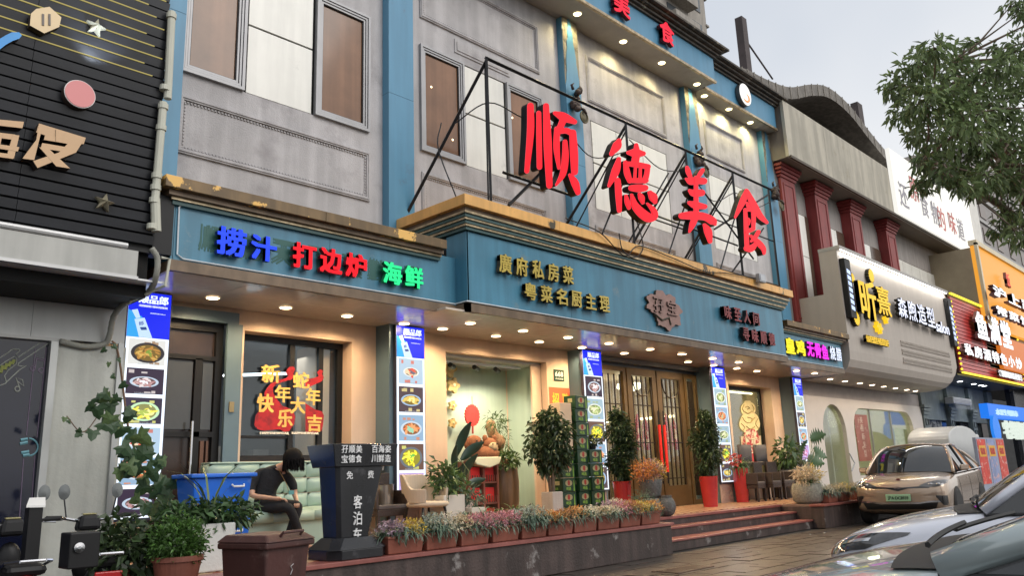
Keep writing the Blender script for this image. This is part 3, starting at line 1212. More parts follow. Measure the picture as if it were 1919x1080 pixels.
# --- display recess
MINT = mat('mint_partition', (.44, .53, .44), .3, var=.05, streak=.05, sdir=(12, 12, .3))
b = MB()
b.box(9.0, 11.55, PZ, 12.0, 11.6, 3.6)
b.box(11.75, 10.66, PZ, 11.8, 11.55, 3.6)
b.box(9.12, 10.66, PZ, 9.17, 11.55, 3.6)
part(b, 'display_wall', MINT)
b = MB()
b.box(9.1, 10.66, 3.4, 11.8, 11.6, 3.45)
part(b, 'display_ceiling', mat('display_ceiling', (.5, .5, .48), .5))
b = MB()
b.tube([(11.74, 11.54, PZ), (11.74, 11.54, 3.4)], .012, 6)
b.box(11.55, 10.655, PZ, 11.81, 10.70, 3.42)
part(b, 'display_trim', CREAM)
b = MB()
b.box(9.25, 10.9, 3.34, 11.5, 10.94, 3.38)
TR = part(b, 'light_track', WHITEP)
for x in (9.7, 10.3, 10.85):
    b = MB()
    b.tube([(x - .09, 10.86, 3.29), (x + .09, 10.96, 3.27)], .045, 12)
    b.build('spot_head', BLACK, TR)
    lamp('SPOT', (x, 10.8, 3.25), 55, (1, .93, .74), .05, (x + .3, 11.5, 1.4), R(120))
b = MB()
b.box(9.0, 10.66, PZ - .05, 12, 11.6, PZ)
part(b, 'display_floor', mat('display_floor', (.3, .25, .2), .5))

# --- entrance
ED = 10.62
b = MB()
b.box(13.05, ED, 3.55, 17.48, ED + .1, SZ + .04)
b.box(13.05, YL - .05, 3.62, 17.48, YL + .06, SZ - .01)
part(b, 'door_header', mat('grey_header', (.10, .11, .12), .35))
b = MB()
b.box(13.04, YL, PZ, 13.10, ED + .2, SZ)
b.box(17.42, YL, PZ, 17.50, ED + .2, SZ)
part(b, 'door_cheek', BLUES)
GOLDM = mat('gold_door_frame', (.13, .08, .032), .3, metal=.55, var=.2, dirt=(.2, .14, .07), dlo=.55, dhi=.7)
IRON = mat('dark_grille', (.022, .014, .008), .4, metal=.4)
for x0, x1, kind_ in ((13.1, 14.5, 's'), (14.55, 15.66, 'd'), (15.70, 16.80, 'd'), (16.84, 17.42, 's')):
    b = MB()
    frame(b, x0, x1, PZ + .01, 3.55, ED, .10 if kind_ == 's' else .16, .06)
    if kind_ == 'd':
        b.box(x0 + .16, ED - .06, PZ + .17, x1 - .16, ED + .02, 0.95)
    D_ = part(b, 'entrance_door' if kind_ == 'd' else 'sidelight', GOLDM)
    b = MB()
    b.box(x0 + .1, ED + .0, PZ + .1, x1 - .1, ED + .012, 3.45)
    b.build('pane', GLASS, D_)
    b = MB()
    ww = x1 - x0
    n = 5 if kind_ == 'd' else (6 if ww > 1 else 4)
    for k in range(n):
        xx = x0 + .2 + (ww - .4) * k / (n - 1)
        b.box(xx - .013, ED - .05, PZ + .2, xx + .013, ED - .024, 3.38)
    for z in (2.72, 1.9, 1.1):
        b.box(x0 + .16, ED - .048, z, x1 - .16, ED - .026, z + .02)
    if kind_ == 'd':
        xm = (x0 + x1) / 2
        for sg in (-1, 1):
            b.tube([(xm + sg * (ww / 2 - .2) * math.cos(t) ** .8, ED - .055, 3.36 - .42 * math.sin(t)) for t in np.linspace(0, PI / 2, 8)], .015, 6)
    b.build('grille', IRON, D_)
    if kind_ == 'd':
        xm = x1 - .08 if x0 < 15 else x0 + .08
        h = MB().tube([(xm, ED - .11, 1.0), (xm, ED - .11, 2.62)], .018, 8).build('handle', BLACKM, D_)
        b = MB().tube([(xm, ED - .11, 1.25), (xm, ED - .11, 2.3)], .034, 12)
        b.build('grip', mat('red_glossy_tube', (.72, .03, .02), .22, var=.1), h)
# interior of the lobby
b = MB()
b.box(12.9, 10.8, PZ - .03, 17.9, 15.5, PZ - .005)
b.box(12.9, 15.4, PZ, 17.9, 15.5, 3.6)
b.box(12.9, 10.8, PZ, 12.95, 15.5, 3.6)
b.box(17.85, 10.8, PZ, 17.9, 15.5, 3.6)
b.box(12.9, 10.8, 3.58, 17.9, 15.5, 3.62)
part(b, 'lobby', mat('lobby_walls', (.42, .34, .24), .35, var=.2, scale=1))
b = MB()
b.box(13.2, 15.3, 2.55, 17.6, 15.36, 2.62)
b.box(17.7, 11.5, 2.6, 17.76, 15.2, 2.66)
part(b, 'cove_light', em((1, .78, .45), 5))
b = MB()
for x, y in ((14.0, 12.4), (15.6, 13.2), (16.6, 12.0), (17.2, 13.8)):
    b.lathe((x, y, 3.35), [(.3, .1), (.32, 0), (.2, -.08)], 20)
part(b, 'ceiling_lamp', em((1, .85, .58), 4))
lamp('POINT', (15.6, 12.6, 3.0), 60, (1, .76, .45), .3)
lamp('POINT', (14.0, 13.6, 2.6), 30, (1, .76, .45), .3)
b = MB()
b.box(14.2, 13.6, PZ, 17.2, 14.4, 1.55)
b.box(14.0, 13.5, 1.55, 17.4, 14.5, 1.62)
b.box(13.3, 14.9, .5, 14.2, 15.3, 2.4)
part(b, 'reception_counter', mat('dark_counter', (.05, .035, .03), .2, var=.4))
# red paper door gods hung behind the glass
for x0 in (14.86, 16.0):
    t = MB()
    for k in range(2):
        xx = x0 + k * .29
        P = [(xx, ED + .05, 1.75), (xx + .24, ED + .05, 1.75), (xx + .24, ED + .05, 2.3 + .12 * (k == 0)), (xx + .12, ED + .05, 2.62 - .12 * k), (xx, ED + .05, 2.3)]
        t.ext(P, (0, .005, 0))
    f = part(t, 'paper_cutting', mat('red_paper_print', (.42, .02, .02), .5, var=.3, scale=10, dirt=(.75, .5, .28), dlo=.54, dhi=.57, dscale=7))

# --- right-hand window with the printed figure
b = MB()
frame(b, 18.85, 21.15, 1.0, 3.42, YL + .36, .09, .05)
W3 = part(b, 'window', BLACK)
b = MB()
b.box(18.94, YL + .37, 1.09, 21.06, YL + .385, 3.33)
b.build('pane', GLASS, W3)
b = MB()
b.box(18.7, 12.6, PZ, 21.9, 12.7, 3.6)
b.box(18.65, 10.9, PZ, 18.7, 12.7, 3.6)
b.box(21.85, 10.9, PZ, 21.9, 12.7, 3.6)
b.box(18.7, 10.9, 3.56, 21.85, 12.6, 3.6)
b.box(18.7, 10.9, PZ - .03, 21.85, 12.6, PZ)
part(b, 'window_room', mat('olive_wall', (.36, .31, .20), .5, var=.15))
lamp('POINT', (20.0, 11.7, 3.2), 60, (1, .82, .5), .3)
b = MB()
b.tube([(18.98, YL + .5, 3.3), (21.0, YL + .5, 3.3)], .025, 8)
part(b, 'cove_light', em((1, .85, .5), 5))
FIG = thing('window_print', 'tall paper print of a pale round figure in red and gold on the right window', 'window print', (20.1, 10.8, 2.3))


def poly_on(par, pts, Y, m_, name, o, s, th=.002):
    P = [at(o[0] + x / s, o[1] + y / s, Y) for x, y in pts]
    return MB().ext(P, (0, th, 0)).build(name, m_, par)


ell = lambda cx, cy, rx, ry, n=24, wob=0: [(cx + rx * (1 + wob * math.sin(5 * t)) * math.cos(t), cy + ry * (1 + wob * math.sin(5 * t)) * math.sin(t)) for t in np.linspace(0, 2 * PI, n, endpoint=False)]
O8, S8 = (1350, 700), 3.63
FY = YL + .355
poly_on(FIG, [(140, 430), (275, 425), (290, 620), (148, 618)], FY, mat('pale_paper', (.62, .52, .34), .6), 'sheet', O8, S8)
poly_on(FIG, ell(190, 245, 50, 52), FY - .003, mat('pale_yellow_print', (.78, .68, .36), .5, var=.15, scale=12), 'head_shape', O8, S8)
poly_on(FIG, ell(200, 340, 70, 75, wob=.03), FY - .004, mat('pale_yellow_print', (.7, .6, .3)), 'body_shape', O8, S8)
poly_on(FIG, ell(210, 480, 60, 105, wob=.05), FY - .007, mat('red_white_print', (.5, .05, .05), .5, var=.3, scale=12, dirt=(.8, .7, .5), dlo=.5, dhi=.53, dscale=9), 'robe_shape', O8, S8)
poly_on(FIG, ell(240, 565, 35, 42), FY - .010, mat('red_print', (.6, .06, .06), .5), 'robe_hem', O8, S8)
poly_on(FIG, ell(186, 205, 26, 20, wob=.08), FY - .0045, MATS['pale_yellow_print'], 'topknot', O8, S8)
def squig(pts, r, c):
    MB().tube([at(O8[0] + x / S8, O8[1] + y / S8, FY - .010) for x, y in smooth_path(pts, 5)], r, 4).build('line_print', c, FIG)
GBR = mat('olive_gold_print', (.38, .28, .08), .5)
for pts in ([(170, 232), (185, 226), (198, 238), (182, 246)], [(165, 262), (190, 275), (215, 258)], [(150, 300), (170, 330), (205, 335), (235, 300)], [(140, 340), (165, 370), (150, 395)],
            [(255, 310), (240, 345), (262, 380)], [(185, 300), (215, 310), (205, 335)], [(160, 215), (150, 240), (160, 262)], [(214, 215), (228, 240), (220, 265)], [(175, 360), (205, 380), (235, 362)]):
    squig(pts, .012, GBR)
for pts in ([(160, 420), (200, 450), (250, 440)], [(155, 470), (200, 500), (262, 480)], [(165, 520), (205, 545), (255, 520)], [(180, 400), (170, 440), (190, 560)], [(235, 400), (225, 460), (240, 540)]):
    squig(pts, .016, mat('cream_line', (.8, .68, .45), .5))

# ================================================================== SIGN LETTERS ON THE FASCIA
def letter_group(name, s, pts, col, label, side=None, k=1.15, Y=8.93, depth=.07, off=.04, face=None):
    T = thing(name, label, 'sign letters', (pts[0][0], Y, pts[0][2]), group=None)
    sd = side or mat('letter_side_' + name, tuple(c * .25 for c in col), .4)
    for ch, (x0, x1, z0, z1) in zip(s, pts):
        letters(ch, ((x0 + x1) / 2, Y, (z0 + z1) / 2), x1 - x0, z1 - z0, [face or em(col, k), sd], T, depth, off)
    return T


def span(x0, x1, z0, z1, n, gap=.06, dz=0):
    w = (x1 - x0) / n
    return [(x0 + w * i + gap / 2, x0 + w * (i + 1) - gap / 2, z0 + dz * i, z1 + dz * i) for i in range(n)]


letter_group('blue_lettering', '捞汁', [(4.19, 4.57, 3.99, 4.35), (4.63, 4.98, 4.0, 4.33)], (.02, .07, 1.0), 'two glowing blue characters on the left blue fascia', k=1.2)
letter_group('red_lettering', '打边炉', span(5.18, 6.38, 3.99, 4.34, 3, .05), (1.0, .008, .02), 'three glowing red characters in the middle of the left blue fascia', k=1.1)
letter_group('green_lettering', '海鲜', span(6.60, 7.38, 3.99, 4.32, 2, .05), (.03, 1.0, .33), 'two glowing green characters at the right end of the left blue fascia', k=1.0)
GH = thing('removed_lettering', 'dark green shadows of removed characters behind the left glowing letters', 'faded lettering', (5.5, YW, 4.2))
for s_, x0, x1 in (('顺', 4.02, 4.4), ('德', 4.5, 4.88), ('天', 4.97, 5.32), ('下', 5.5, 5.85), ('菜', 6.02, 6.36), ('鲜', 6.44, 6.78), ('香', 7.06, 7.4)):
    letters(s_, ((x0 + x1) / 2, YW - .001, 4.19), x1 - x0, .36, mat('faded_green', (.025, .115, .10), .5), GH, .003, .09)
YELSIDE = mat('gilt_side', (.06, .05, .03), .5)
GILT = mat('gilt_letter', (.55, .42, .09), .35, metal=.35, var=.3, scale=9)
letter_group('gilt_lettering', '廣府私房菜', span(8.64, 10.56, 4.42, 4.74, 5, .10, .012), (1, .8, .1), 'upper line of five dull gold characters on the main fascia', YELSIDE, Y=8.69, depth=.08, face=GILT, off=.03)
letter_group('gilt_lettering', '粤菜名厨主理', span(9.20, 11.54, 4.06, 4.35, 6, .10, .008), (1, .8, .1), 'lower line of six dull gold characters on the main fascia', YELSIDE, Y=8.69, depth=.08, face=GILT, off=.03)
DRED = mat('dull_red_letter', (.22, .02, .025), .45, var=.3)
letter_group('dark_red_lettering', '味至人间', span(15.5, 17.2, 4.45, 4.76, 4, .12), (1, 0, 0), 'upper line of four dark red characters on the main fascia', mat('black_side', (.01, .01, .01), .5), Y=8.69, depth=.1, face=DRED, off=.035)
letter_group('dark_red_lettering', '寻味顺德', span(16.24, 17.86, 4.04, 4.35, 4, .10), (1, 0, 0), 'lower line of four dark red characters at the right end of the main fascia', mat('black_side', (.01, .01, .01), .5), Y=8.69, depth=.1, face=DRED, off=.035)
letter_group('yellow_lettering', '皇鸡', [(18.9, 19.42, 4.0, 4.42), (19.48, 20.0, 4.0, 4.42)], (1, .85, .0), 'two glowing yellow characters on the small right fascia', k=1.1, off=.05)
letter_group('magenta_lettering', '无骨鱼', span(20.1, 21.42, 4.02, 4.42, 3, .03), (1, .0, .85), 'three glowing magenta characters on the small right fascia', k=1.1, off=.05)
letter_group('white_lettering', '烧腊', span(21.5, 22.3, 4.04, 4.42, 2, .05), (.75, .82, 1), 'two glowing white characters at the end of the small right fascia', k=1.2, off=.03)
# pink flower emblem
EMB = thing('flower_emblem', 'faded pink scalloped emblem with two characters on the main blue fascia', 'emblem', (13.3, 8.7, 4.4))
pts = []
for k in range(72):
    t = 2 * PI * k / 72
    r = 1 + .10 * math.sin(8 * t) + .05 * math.sin(17 * t)
    if 3.3 < t < 4.2:
        r *= .72
    pts.append((13.33 + .60 * r * math.cos(t) * 1.0, 8.66, 4.38 + .37 * r * math.sin(t)))
PINK = mat('faded_pink', (.36, .22, .19), .6, var=.2, scale=6, dirt=(.25, .16, .14), dlo=.55, dhi=.65)
b = MB().ext(pts, (0, .05, 0), 0, 1)
b.build('plaque', [PINK, YELSIDE], EMB)
letters('孖', (13.12, 8.658, 4.45), .36, .3, [PINK, YELSIDE], EMB, .03, .012)
letters('宝', (13.58, 8.658, 4.45), .34, .3, [PINK, YELSIDE], EMB, .03, .012)
b = MB()
b.tube([(12.98, 8.65, 4.25), (13.2, 8.65, 4.16), (13.45, 8.65, 4.24), (13.5, 8.65, 4.1)], .02, 6)
b.build('swirl', YELSIDE, EMB)

# ================================================================== BIG RED SIGN ON ITS FRAME
BS = thing('roof_sign', 'huge glowing red brush characters on a black steel frame above the canopy', 'sign', (13.5, 8.5, 5.5))
SY = 8.44


def brush(P):
    """P: (x, y, r) nodes -> outline polygon"""
    pts = smooth_path(P)
    A, B = [], []
    for i, (x, y, r) in enumerate(pts):
        x0, y0, _ = pts[max(i - 1, 0)]
        x1, y1, _ = pts[min(i + 1, len(pts) - 1)]
        d = np.array([x1 - x0, y1 - y0])
        d = d / (np.linalg.norm(d) + 1e-9)
        n = np.array([-d[1], d[0]])
        A.append((x + n[0] * r, y + n[1] * r))
        B.append((x - n[0] * r, y - n[1] * r))
    x, y, r = pts[-1]
    x0, y0, _ = pts[-2]
    a = math.atan2(y - y0, x - x0)
    capE = [(x + r * math.cos(a + t), y + r * math.sin(a + t)) for t in np.linspace(PI / 2, -PI / 2, 7)[1:-1]]
    x, y, r = pts[0]
    x0, y0, _ = pts[1]
    a = math.atan2(y - y0, x - x0)
    capS = [(x + r * math.cos(a + t), y + r * math.sin(a + t)) for t in np.linspace(PI / 2, -PI / 2, 7)[1:-1]]
    return A + capE + B[::-1] + capS


GLY = [((960, 170), 5.144, [
    [(175, 145, 30), (175, 400, 33), (140, 775, 22)], [(255, 215, 22), (258, 480, 25), (262, 735, 25)],
    [(325, 145, 26), (340, 500, 38), (357, 915, 28)], [(410, 215, 18), (490, 250, 40), (600, 300, 22)],
    [(500, 260, 34), (470, 330, 30), (440, 400, 28)], [(430, 370, 26), (425, 550, 28), (447, 745, 14)],
    [(430, 395, 24), (520, 385, 26), (590, 425, 24)], [(580, 405, 30), (592, 600, 36), (598, 785, 30)],
    [(505, 492, 20), (508, 640, 30), (485, 800, 28), (420, 910, 9)], [(555, 815, 16), (600, 890, 34), (630, 985, 22)]]),
    ((1120, 240), 5.685, [
        [(228, 135, 25), (205, 190, 46), (145, 275, 22)], [(225, 330, 22), (190, 460, 42), (120, 615, 16)],
        [(212, 560, 30), (222, 700, 34), (230, 880, 24)], [(410, 180, 20), (412, 260, 36), (400, 350, 40)],
        [(325, 262, 20), (400, 265, 45), (485, 272, 24)], [(293, 365, 20), (312, 480, 32), (340, 565, 24)],
        [(530, 420, 26), (520, 500, 26), (500, 560, 30)], [(290, 378, 20), (400, 388, 28), (535, 412, 26)],
        [(340, 560, 22), (420, 560, 26), (515, 562, 22)], [(400, 400, 12), (392, 530, 14)], [(452, 400, 12), (448, 530, 14)],
        [(355, 640, 30), (430, 642, 40), (500, 640, 32)], [(296, 722, 13), (310, 790, 25), (328, 855, 16)],
        [(355, 712, 12), (400, 840, 38), (520, 950, 48), (600, 950, 30), (590, 880, 28), (522, 805, 8)], [(440, 705, 16), (460, 745, 30), (475, 800, 14)],
        [(550, 690, 22), (585, 740, 42), (605, 790, 20)]]),
    ((1260, 300), 6.35, [
        [(175, 90, 22), (190, 140, 30), (215, 205, 22)], [(360, 120, 24), (330, 165, 26), (295, 215, 16)],
        [(165, 225, 16), (215, 250, 42), (290, 245, 38), (375, 250, 38)], [(205, 365, 20), (250, 390, 42), (350, 390, 38)],
        [(200, 510, 22), (270, 535, 42), (385, 555, 28)], [(278, 210, 22), (280, 450, 26), (280, 680, 30)],
        [(108, 665, 36), (230, 660, 48), (380, 675, 42), (480, 730, 44), (510, 770, 12)], [(268, 690, 36), (235, 770, 34), (200, 855, 12)],
        [(380, 775, 20), (420, 850, 44), (445, 970, 24)]]),
    ((1360, 340), 6.755, [
        [(262, 115, 22), (215, 250, 40), (120, 455, 14)], [(268, 125, 26), (350, 290, 42), (430, 430, 38), (520, 520, 20)],
        [(268, 275, 16), (285, 310, 24), (300, 350, 18)], [(246, 360, 22), (258, 600, 28), (268, 850, 28)],
        [(346, 365, 24), (352, 480, 26), (348, 585, 22)], [(246, 362, 18), (300, 358, 20), (346, 372, 20)],
        [(285, 470, 8), (298, 500, 13), (290, 545, 10)], [(262, 640, 22), (310, 620, 24), (350, 600, 22)],
        [(260, 850, 34), (320, 850, 42), (380, 790, 22)], [(410, 640, 24), (375, 700, 24), (320, 760, 14)],
        [(312, 690, 14), (400, 770, 34), (470, 850, 30), (482, 915, 16)]])]
BIGF = em((1.0, 0.006, 0.022), 1.0)
RIM = em((1.0, .16, .20), 1.0)
for gi, (o_, s_, strokes) in enumerate(GLY):
    F_ = MB()
    Sd = MB()
    for k, st in enumerate(strokes):
        P2 = brush(st)
        P = [at(o_[0] + x / s_, o_[1] + y / s_, SY) for x, y in P2]
        F_.ext([p + Vector((0, -.006 - .0015 * k, 0)) for p in P], (0, .006 + .0015 * k, 0))
        st2 = [(x, y, r + .4 * s_) for x, y, r in st]
        P = [at(o_[0] + x / s_, o_[1] + y / s_, SY) for x, y in brush(st2)]
        Sd.ext([p + Vector((0, -.0005 * k, 0)) for p in P], (0, .14 + .0005 * k, 0), 0, 1)
    f = Sd.build('character', [RIM, BLACK], BS)
    F_.build('glowing_face', BIGF, f)
# steel frame, its beam, posts, back stays
FY_ = 8.66
zt0 = 8.10
posts = [8.60, 12.47, 14.66, 16.7, 18.5]


def bar(a, c, r=.028, name='frame_bar'):
    return MB().tube([a, c], r, 4).build(name, BLACKM, BS)


bar((8.58, FY_, zt0), (18.62, FY_, 8.16), .035)
bar((8.58, FY_, 5.54), (18.5, FY_, 5.60), .03)
for x in posts:
    bar((x, FY_, 5.5), (x, FY_, 8.12), .03)
bar((8.64, FY_ + .1, 5.5), (8.66, FY_ + .1, 8.1), .02)
bar((8.62, FY_, 8.1), (8.1, YU - .1, 5.6), .035)
for x in posts[1:4]:
    bar((x, FY_, 8.05), (x - 1.0, 9.9, 5.6), .028)
    bar((x, FY_, 7.95), (x + .05, 10.2, 6.2), .02)
    bar((x - 1.0, FY_, 5.6), (x + .1, FY_, 7.3), .022)
bar((9.0, FY_, 5.6), (10.4, FY_, 6.9), .03)
bar((8.9, FY_, 6.15), (10.6, FY_, 6.15), .028)
bar((12.0, FY_, 6.35), (16.6, FY_, 6.30), .022)
bar((12.0, FY_, 6.24), (14.6, FY_, 6.24), .018)
bar((15.6, FY_, 6.5), (18.5, FY_, 8.0), .024)
bar((15.3, FY_, 7.3), (17.3, FY_, 6.1), .024)
bar((16.2, FY_, 5.6), (18.0, FY_, 7.0), .024)
bar((15.3, FY_, 6.75), (18.5, FY_, 6.75), .018)
bar((12.3, FY_, 5.6), (13.9, FY_, 7.4), .02)
for pts in ([(8.3, FY_ + .5, 7.0), (8.62, FY_, 7.3), (9.4, FY_ - .05, 7.25), (10.4, FY_ - .1, 7.3), (11.2, FY_ - .1, 7.0), (12.47, FY_, 7.5)],
            [(12.5, FY_ - .04, 7.75), (13.5, FY_ - .04, 7.4), (14.66, FY_ - .04, 7.55), (15.6, FY_ - .04, 7.15), (16.7, FY_ - .04, 7.6), (17.6, FY_ - .04, 7.45), (18.5, FY_ - .04, 7.8)],
            [(10.2, 8.46, 5.58), (11.1, 8.44, 5.50), (11.8, 8.44, 5.18), (12.3, 8.44, 5.46), (13.4, 8.44, 5.42), (14.6, 8.44, 5.33), (15.6, 8.44, 5.44), (17, 8.45, 5.53)],
            [(11.7, 8.45, 5.6), (11.75, 8.43, 5.28), (12.1, 8.43, 5.2), (12.45, 8.45, 5.5), (12.5, FY_, 6.3)],
            [(8.05, FY_ + .2, 5.55), (8.15, 9.4, 6.6), (8.4, 9.6, 7.2)]):
    P = smooth_path(pts, 6)
    MB().tube(P, .011, 5).build('cable', BLACK, BS)
# little grey floodlight
FL = thing('floodlight', 'small grey floodlight clamped to the gold ledge under the last red character', 'floodlight', (16.9, 8.42, 5.5))
b = MB()
b.box(16.85, 8.33, 5.42, 17.15, 8.43, 5.62)
b.build('body', mat('grey_cast_metal', (.4, .42, .45), .4, metal=.4), FL, bevel=.01)
b = MB()
b.box(16.88, 8.322, 5.45, 17.12, 8.331, 5.59)
b.build('lens', mat('lens_glass', (.5, .52, .55), .1), FL)
b = MB().tube([(17.0, 8.43, 5.5), (17.0, 8.5, 5.5), (17.0, 8.5, 5.4)], .012, 6)
b.build('bracket', BLACKM, FL)
# ================================================================== MENU LIGHT BOXES
LBX = [(3.68, 4.20), (7.80, 8.36), (12.44, 13.03), (17.34, 17.94), (21.68, 22.22)]
PBLUE = em((.015, .03, .92), 1.0)
PCYAN = em((.05, .45, 1.0), .9)
PPALE = em((.60, .80, 1.0), 1.0)
PWHITE = em((.82, .90, 1.0), 1.4)
DISH = {
    'pot': ((.75, .75, .72), (.04, .035, .04), [(.45, .22, .05), (.6, .38, .1), (.2, .3, .05)], .42),
    'dark': ((.05, .035, .06), (.5, .6, .72), [(.7, .6, .6), (.45, .25, .25), (.8, .8, .85)], .36),
    'fan': ((.05, .04, .07), (.55, .8, .5), [(.85, .75, .1), (.8, .8, .3), (.4, .5, .1)], .38),
    'fish': ((.45, .6, .75), (.75, .78, .8), [(.7, .1, .06), (.75, .6, .4), (.15, .15, .2)], .3),
    'roast': ((.10, .07, .08), (.35, .5, .7), [(.8, .6, .15), (.7, .5, .12), (.9, .75, .3)], .38),
    'crab': ((.30, .45, .62), (.55, .65, .75), [(.75, .22, .08), (.8, .35, .15), (.3, .6, .4)], .4),
    'lemon': ((.16, .09, .07), (.15, .17, .2), [(.9, .8, .05), (.95, .85, .1), (.15, .5, .08)], .42),
    'pink': ((.5, .35, .7), (.6, .45, .75), [(.7, .2, .4), (.65, .4, .7), (.8, .6, .8)], .4),
    'veg': ((.35, .5, .6), (.7, .75, .7), [(.35, .5, .15), (.55, .6, .3), (.7, .7, .5)], .4),
}


def dish(par, x0, x1, z0, z1, Y, kind, seed):
    rr = random.Random(seed)
    bgc, pl, foods, r = DISH[kind]
    b = MB().box(x0, Y - .002, z0, x1, Y, z1)
    f = b.build('menu_photo', em(bgc, 1.05), par)
    w, h = x1 - x0, z1 - z0
    cx, cz = (x0 + x1) / 2 + rr.uniform(-.03, .03) * w, (z0 + z1) / 2 - .03 * h
    # backdrop scraps
    b = MB()
    for k in range(5):
        px, pz = rr.uniform(x0 + .05 * w, x1 - .2 * w), rr.choice([z0 + .03 * h, z1 - .2 * h])
        b.box(px, Y - .003, pz, px + rr.uniform(.08, .18) * w, Y - .002, pz + rr.uniform(.06, .15) * h)
    b.build('table_setting', em(tuple(min(1, c * 1.0 + .25) for c in foods[0]), .6), f, kind='stuff')
    b = MB()
    sq = rr.uniform(.55, .95)
    b.ext([(cx + r * w * 1.08 * math.cos(t), Y - .0045, cz + r * h * 1.05 * sq * math.sin(t)) for t in np.linspace(0, 2 * PI, 24, endpoint=False)], (0, .0012, 0))
    b.build('plate', em(pl, 1.1), f)
    b = MB()
    b.ext([(cx + r * w * .86 * math.cos(t), Y - .0065, cz + r * h * .84 * sq * math.sin(t)) for t in np.linspace(0, 2 * PI, 20, endpoint=False)], (0, .0012, 0))
    b.build('sauce', em(tuple(c * .45 for c in foods[1]), .8), f)
    for q, col in enumerate(foods):
        b = MB()
        for k in range((16, 12, 5)[q]):
            a = rr.random() * 6.28
            d = rr.random() ** .6 * r * (.75 if q < 2 else .35)
            fx, fz = cx + d * w * math.cos(a), cz + d * h * sq * math.sin(a)
            s_ = rr.uniform(.05, .11)
            t0 = rr.random() * 3
            yy = Y - .0075 - .0012 * q - .00004 * k
            b.ext([(fx + s_ * w * (1.3 * math.cos(t) * math.cos(t0) - .5 * math.sin(t) * math.sin(t0)), yy, fz + s_ * h * (1.3 * math.cos(t) * math.sin(t0) + .5 * math.sin(t) * math.cos(t0)) * .8) for t in np.linspace(0, 2 * PI, 6, endpoint=False)], (0, .0008, 0))
        b.build('food', em(col, 1.2), f, kind='stuff')
    letters('招牌好味道', (cx, Y - .002, z0 + .04 * h), w * .5, h * .045, em((.6, .65, .7), .7), f, .001, .0)


MENUS = [['pot', 'dark', 'fan', 'fish', 'crab', 'dark'], ['fish', 'roast', 'crab', 'lemon', 'pink'], ['dark', 'veg', 'lemon', 'crab', 'roast'], ['veg', 'crab', 'veg', 'lemon', 'roast'], ['veg', 'roast', 'crab', 'pink', 'lemon']]
LBL = ['tall glowing menu light box half covered by vine leaves beside the dark door', 'tall glowing menu light box behind the beige armchair', 'tall glowing menu light box rising behind the stacked beer crates',
       'tall glowing menu light box right of the entrance doors', 'tall glowing menu light box at the far end behind the monstera plant']
for i, (x0, x1) in enumerate(LBX):
    T = thing('menu_light_box', LBL[i], 'light box', ((x0 + x1) / 2, YP - .05, .95), group='menu light boxes on the pillars')
    z0, z1 = .97, SZ - .03
    Y = YP - .075
    b = MB().box(x0 - .015, Y + .002, z0 - .03, x1 + .015, YP - .003, z1 + .012)
    b.build('casing', mat('light_box_casing', (.03, .03, .05), .4), T, bevel=.004)
    b = MB().box(x0, Y - .001, z0, x1, Y + .0015, z1)
    b.build('lit_face', PWHITE, T)
    hz = z1 - .50 * (1 if i else 1.15)
    b = MB().box(x0, Y - .004, hz, x1, Y - .0015, z1)
    H = b.build('header_print', PBLUE, T)
    b = MB().ext([(x0 + .002, Y - .005, hz + .002), (x0 + .3, Y - .005, hz + .002), (x0 + .17, Y - .005, hz + .26), (x0 + .002, Y - .005, hz + .34)], (0, .001, 0))
    b.build('blue_swoosh', PCYAN, H)
    q = MB()
    q.ext([(x0 + .15, Y - .0075, hz + .002), (x0 + .31, Y - .0075, hz + .002), (x0 + .2, Y - .0075, hz + .25), (x0 + .08, Y - .0075, hz + .22)], (0, .0015, 0))
    q.ext([(x0 + .10, Y - .0075, hz + .23), (x0 + .15, Y - .0075, hz + .245), (x0 + .11, Y - .0075, hz + .35), (x0 + .04, Y - .0075, hz + .33)], (0, .0015, 0))
    q.build('bottle_picture', PPALE, H)
    q = MB().ext([(x0 + .17, Y - .0088, hz + .09), (x0 + .24, Y - .0088, hz + .1), (x0 + .225, Y - .0088, hz + .135), (x0 + .15, Y - .0088, hz + .125)], (0, .001, 0))
    q.build('bottle_label', em((.05, .1, .35), .8), H)
    letters('郎', (x0 + .165, Y - .009, hz + .175), .06, .05, em((.05, .1, .5), .8), H, .001, .02, rot=.3)
    letters('顺品郎', ((x0 + x1) / 2 + .04, Y - .005, z1 - .085), .37, .115, em((.85, .93, 1), 1.1), H, .001, .018)
    letters('光瓶新势 城市光瓶酒', ((x0 + x1) / 2 + .04, Y - .005, z1 - .175), .36, .028, em((.85, .9, 1), 1), H, .001, .02)
    letters('净香型白酒 42%vol', ((x0 + x1) / 2 + .1, Y - .005, z1 - .26), .19, .016, em((.7, .8, 1), .9), H, .001, .01)
    n = len(MENUS[i])
    hh = (hz - z0) / n
    for k, kd in enumerate(MENUS[i]):
        dish(T, x0 + .035, x1 - .035, hz - hh * (k + 1) + .025, hz - hh * k - .02, Y - .0015, kd, i * 10 + k)
    # carved base under the box
    if i:
        B_ = MB().box(x0 + .02, YP - .02, PZ + .003, x1 - .02, YP, .92)
        f = B_.build('pillar_base', mat('pink_stone', (.42, .30, .25), .5, var=.12, dirt=(.3, .2, .16), dlo=.55, dhi=.7), BLD)
        for d in (.06, .12, .18):
            q = MB()
            frame(q, x0 + .02 + d, x1 - .02 - d, PZ + .03 + d * .8, .89 - d * .8, YP - .02, .018, .012)
            q.build('carved_frame', MATS['pink_stone'], f)
    lamp('AREA', ((x0 + x1) / 2, Y - .06, 2.2), 3.0, (.6, .75, 1), (.45, 2.4), ((x0 + x1) / 2, Y - 3, 2.2))

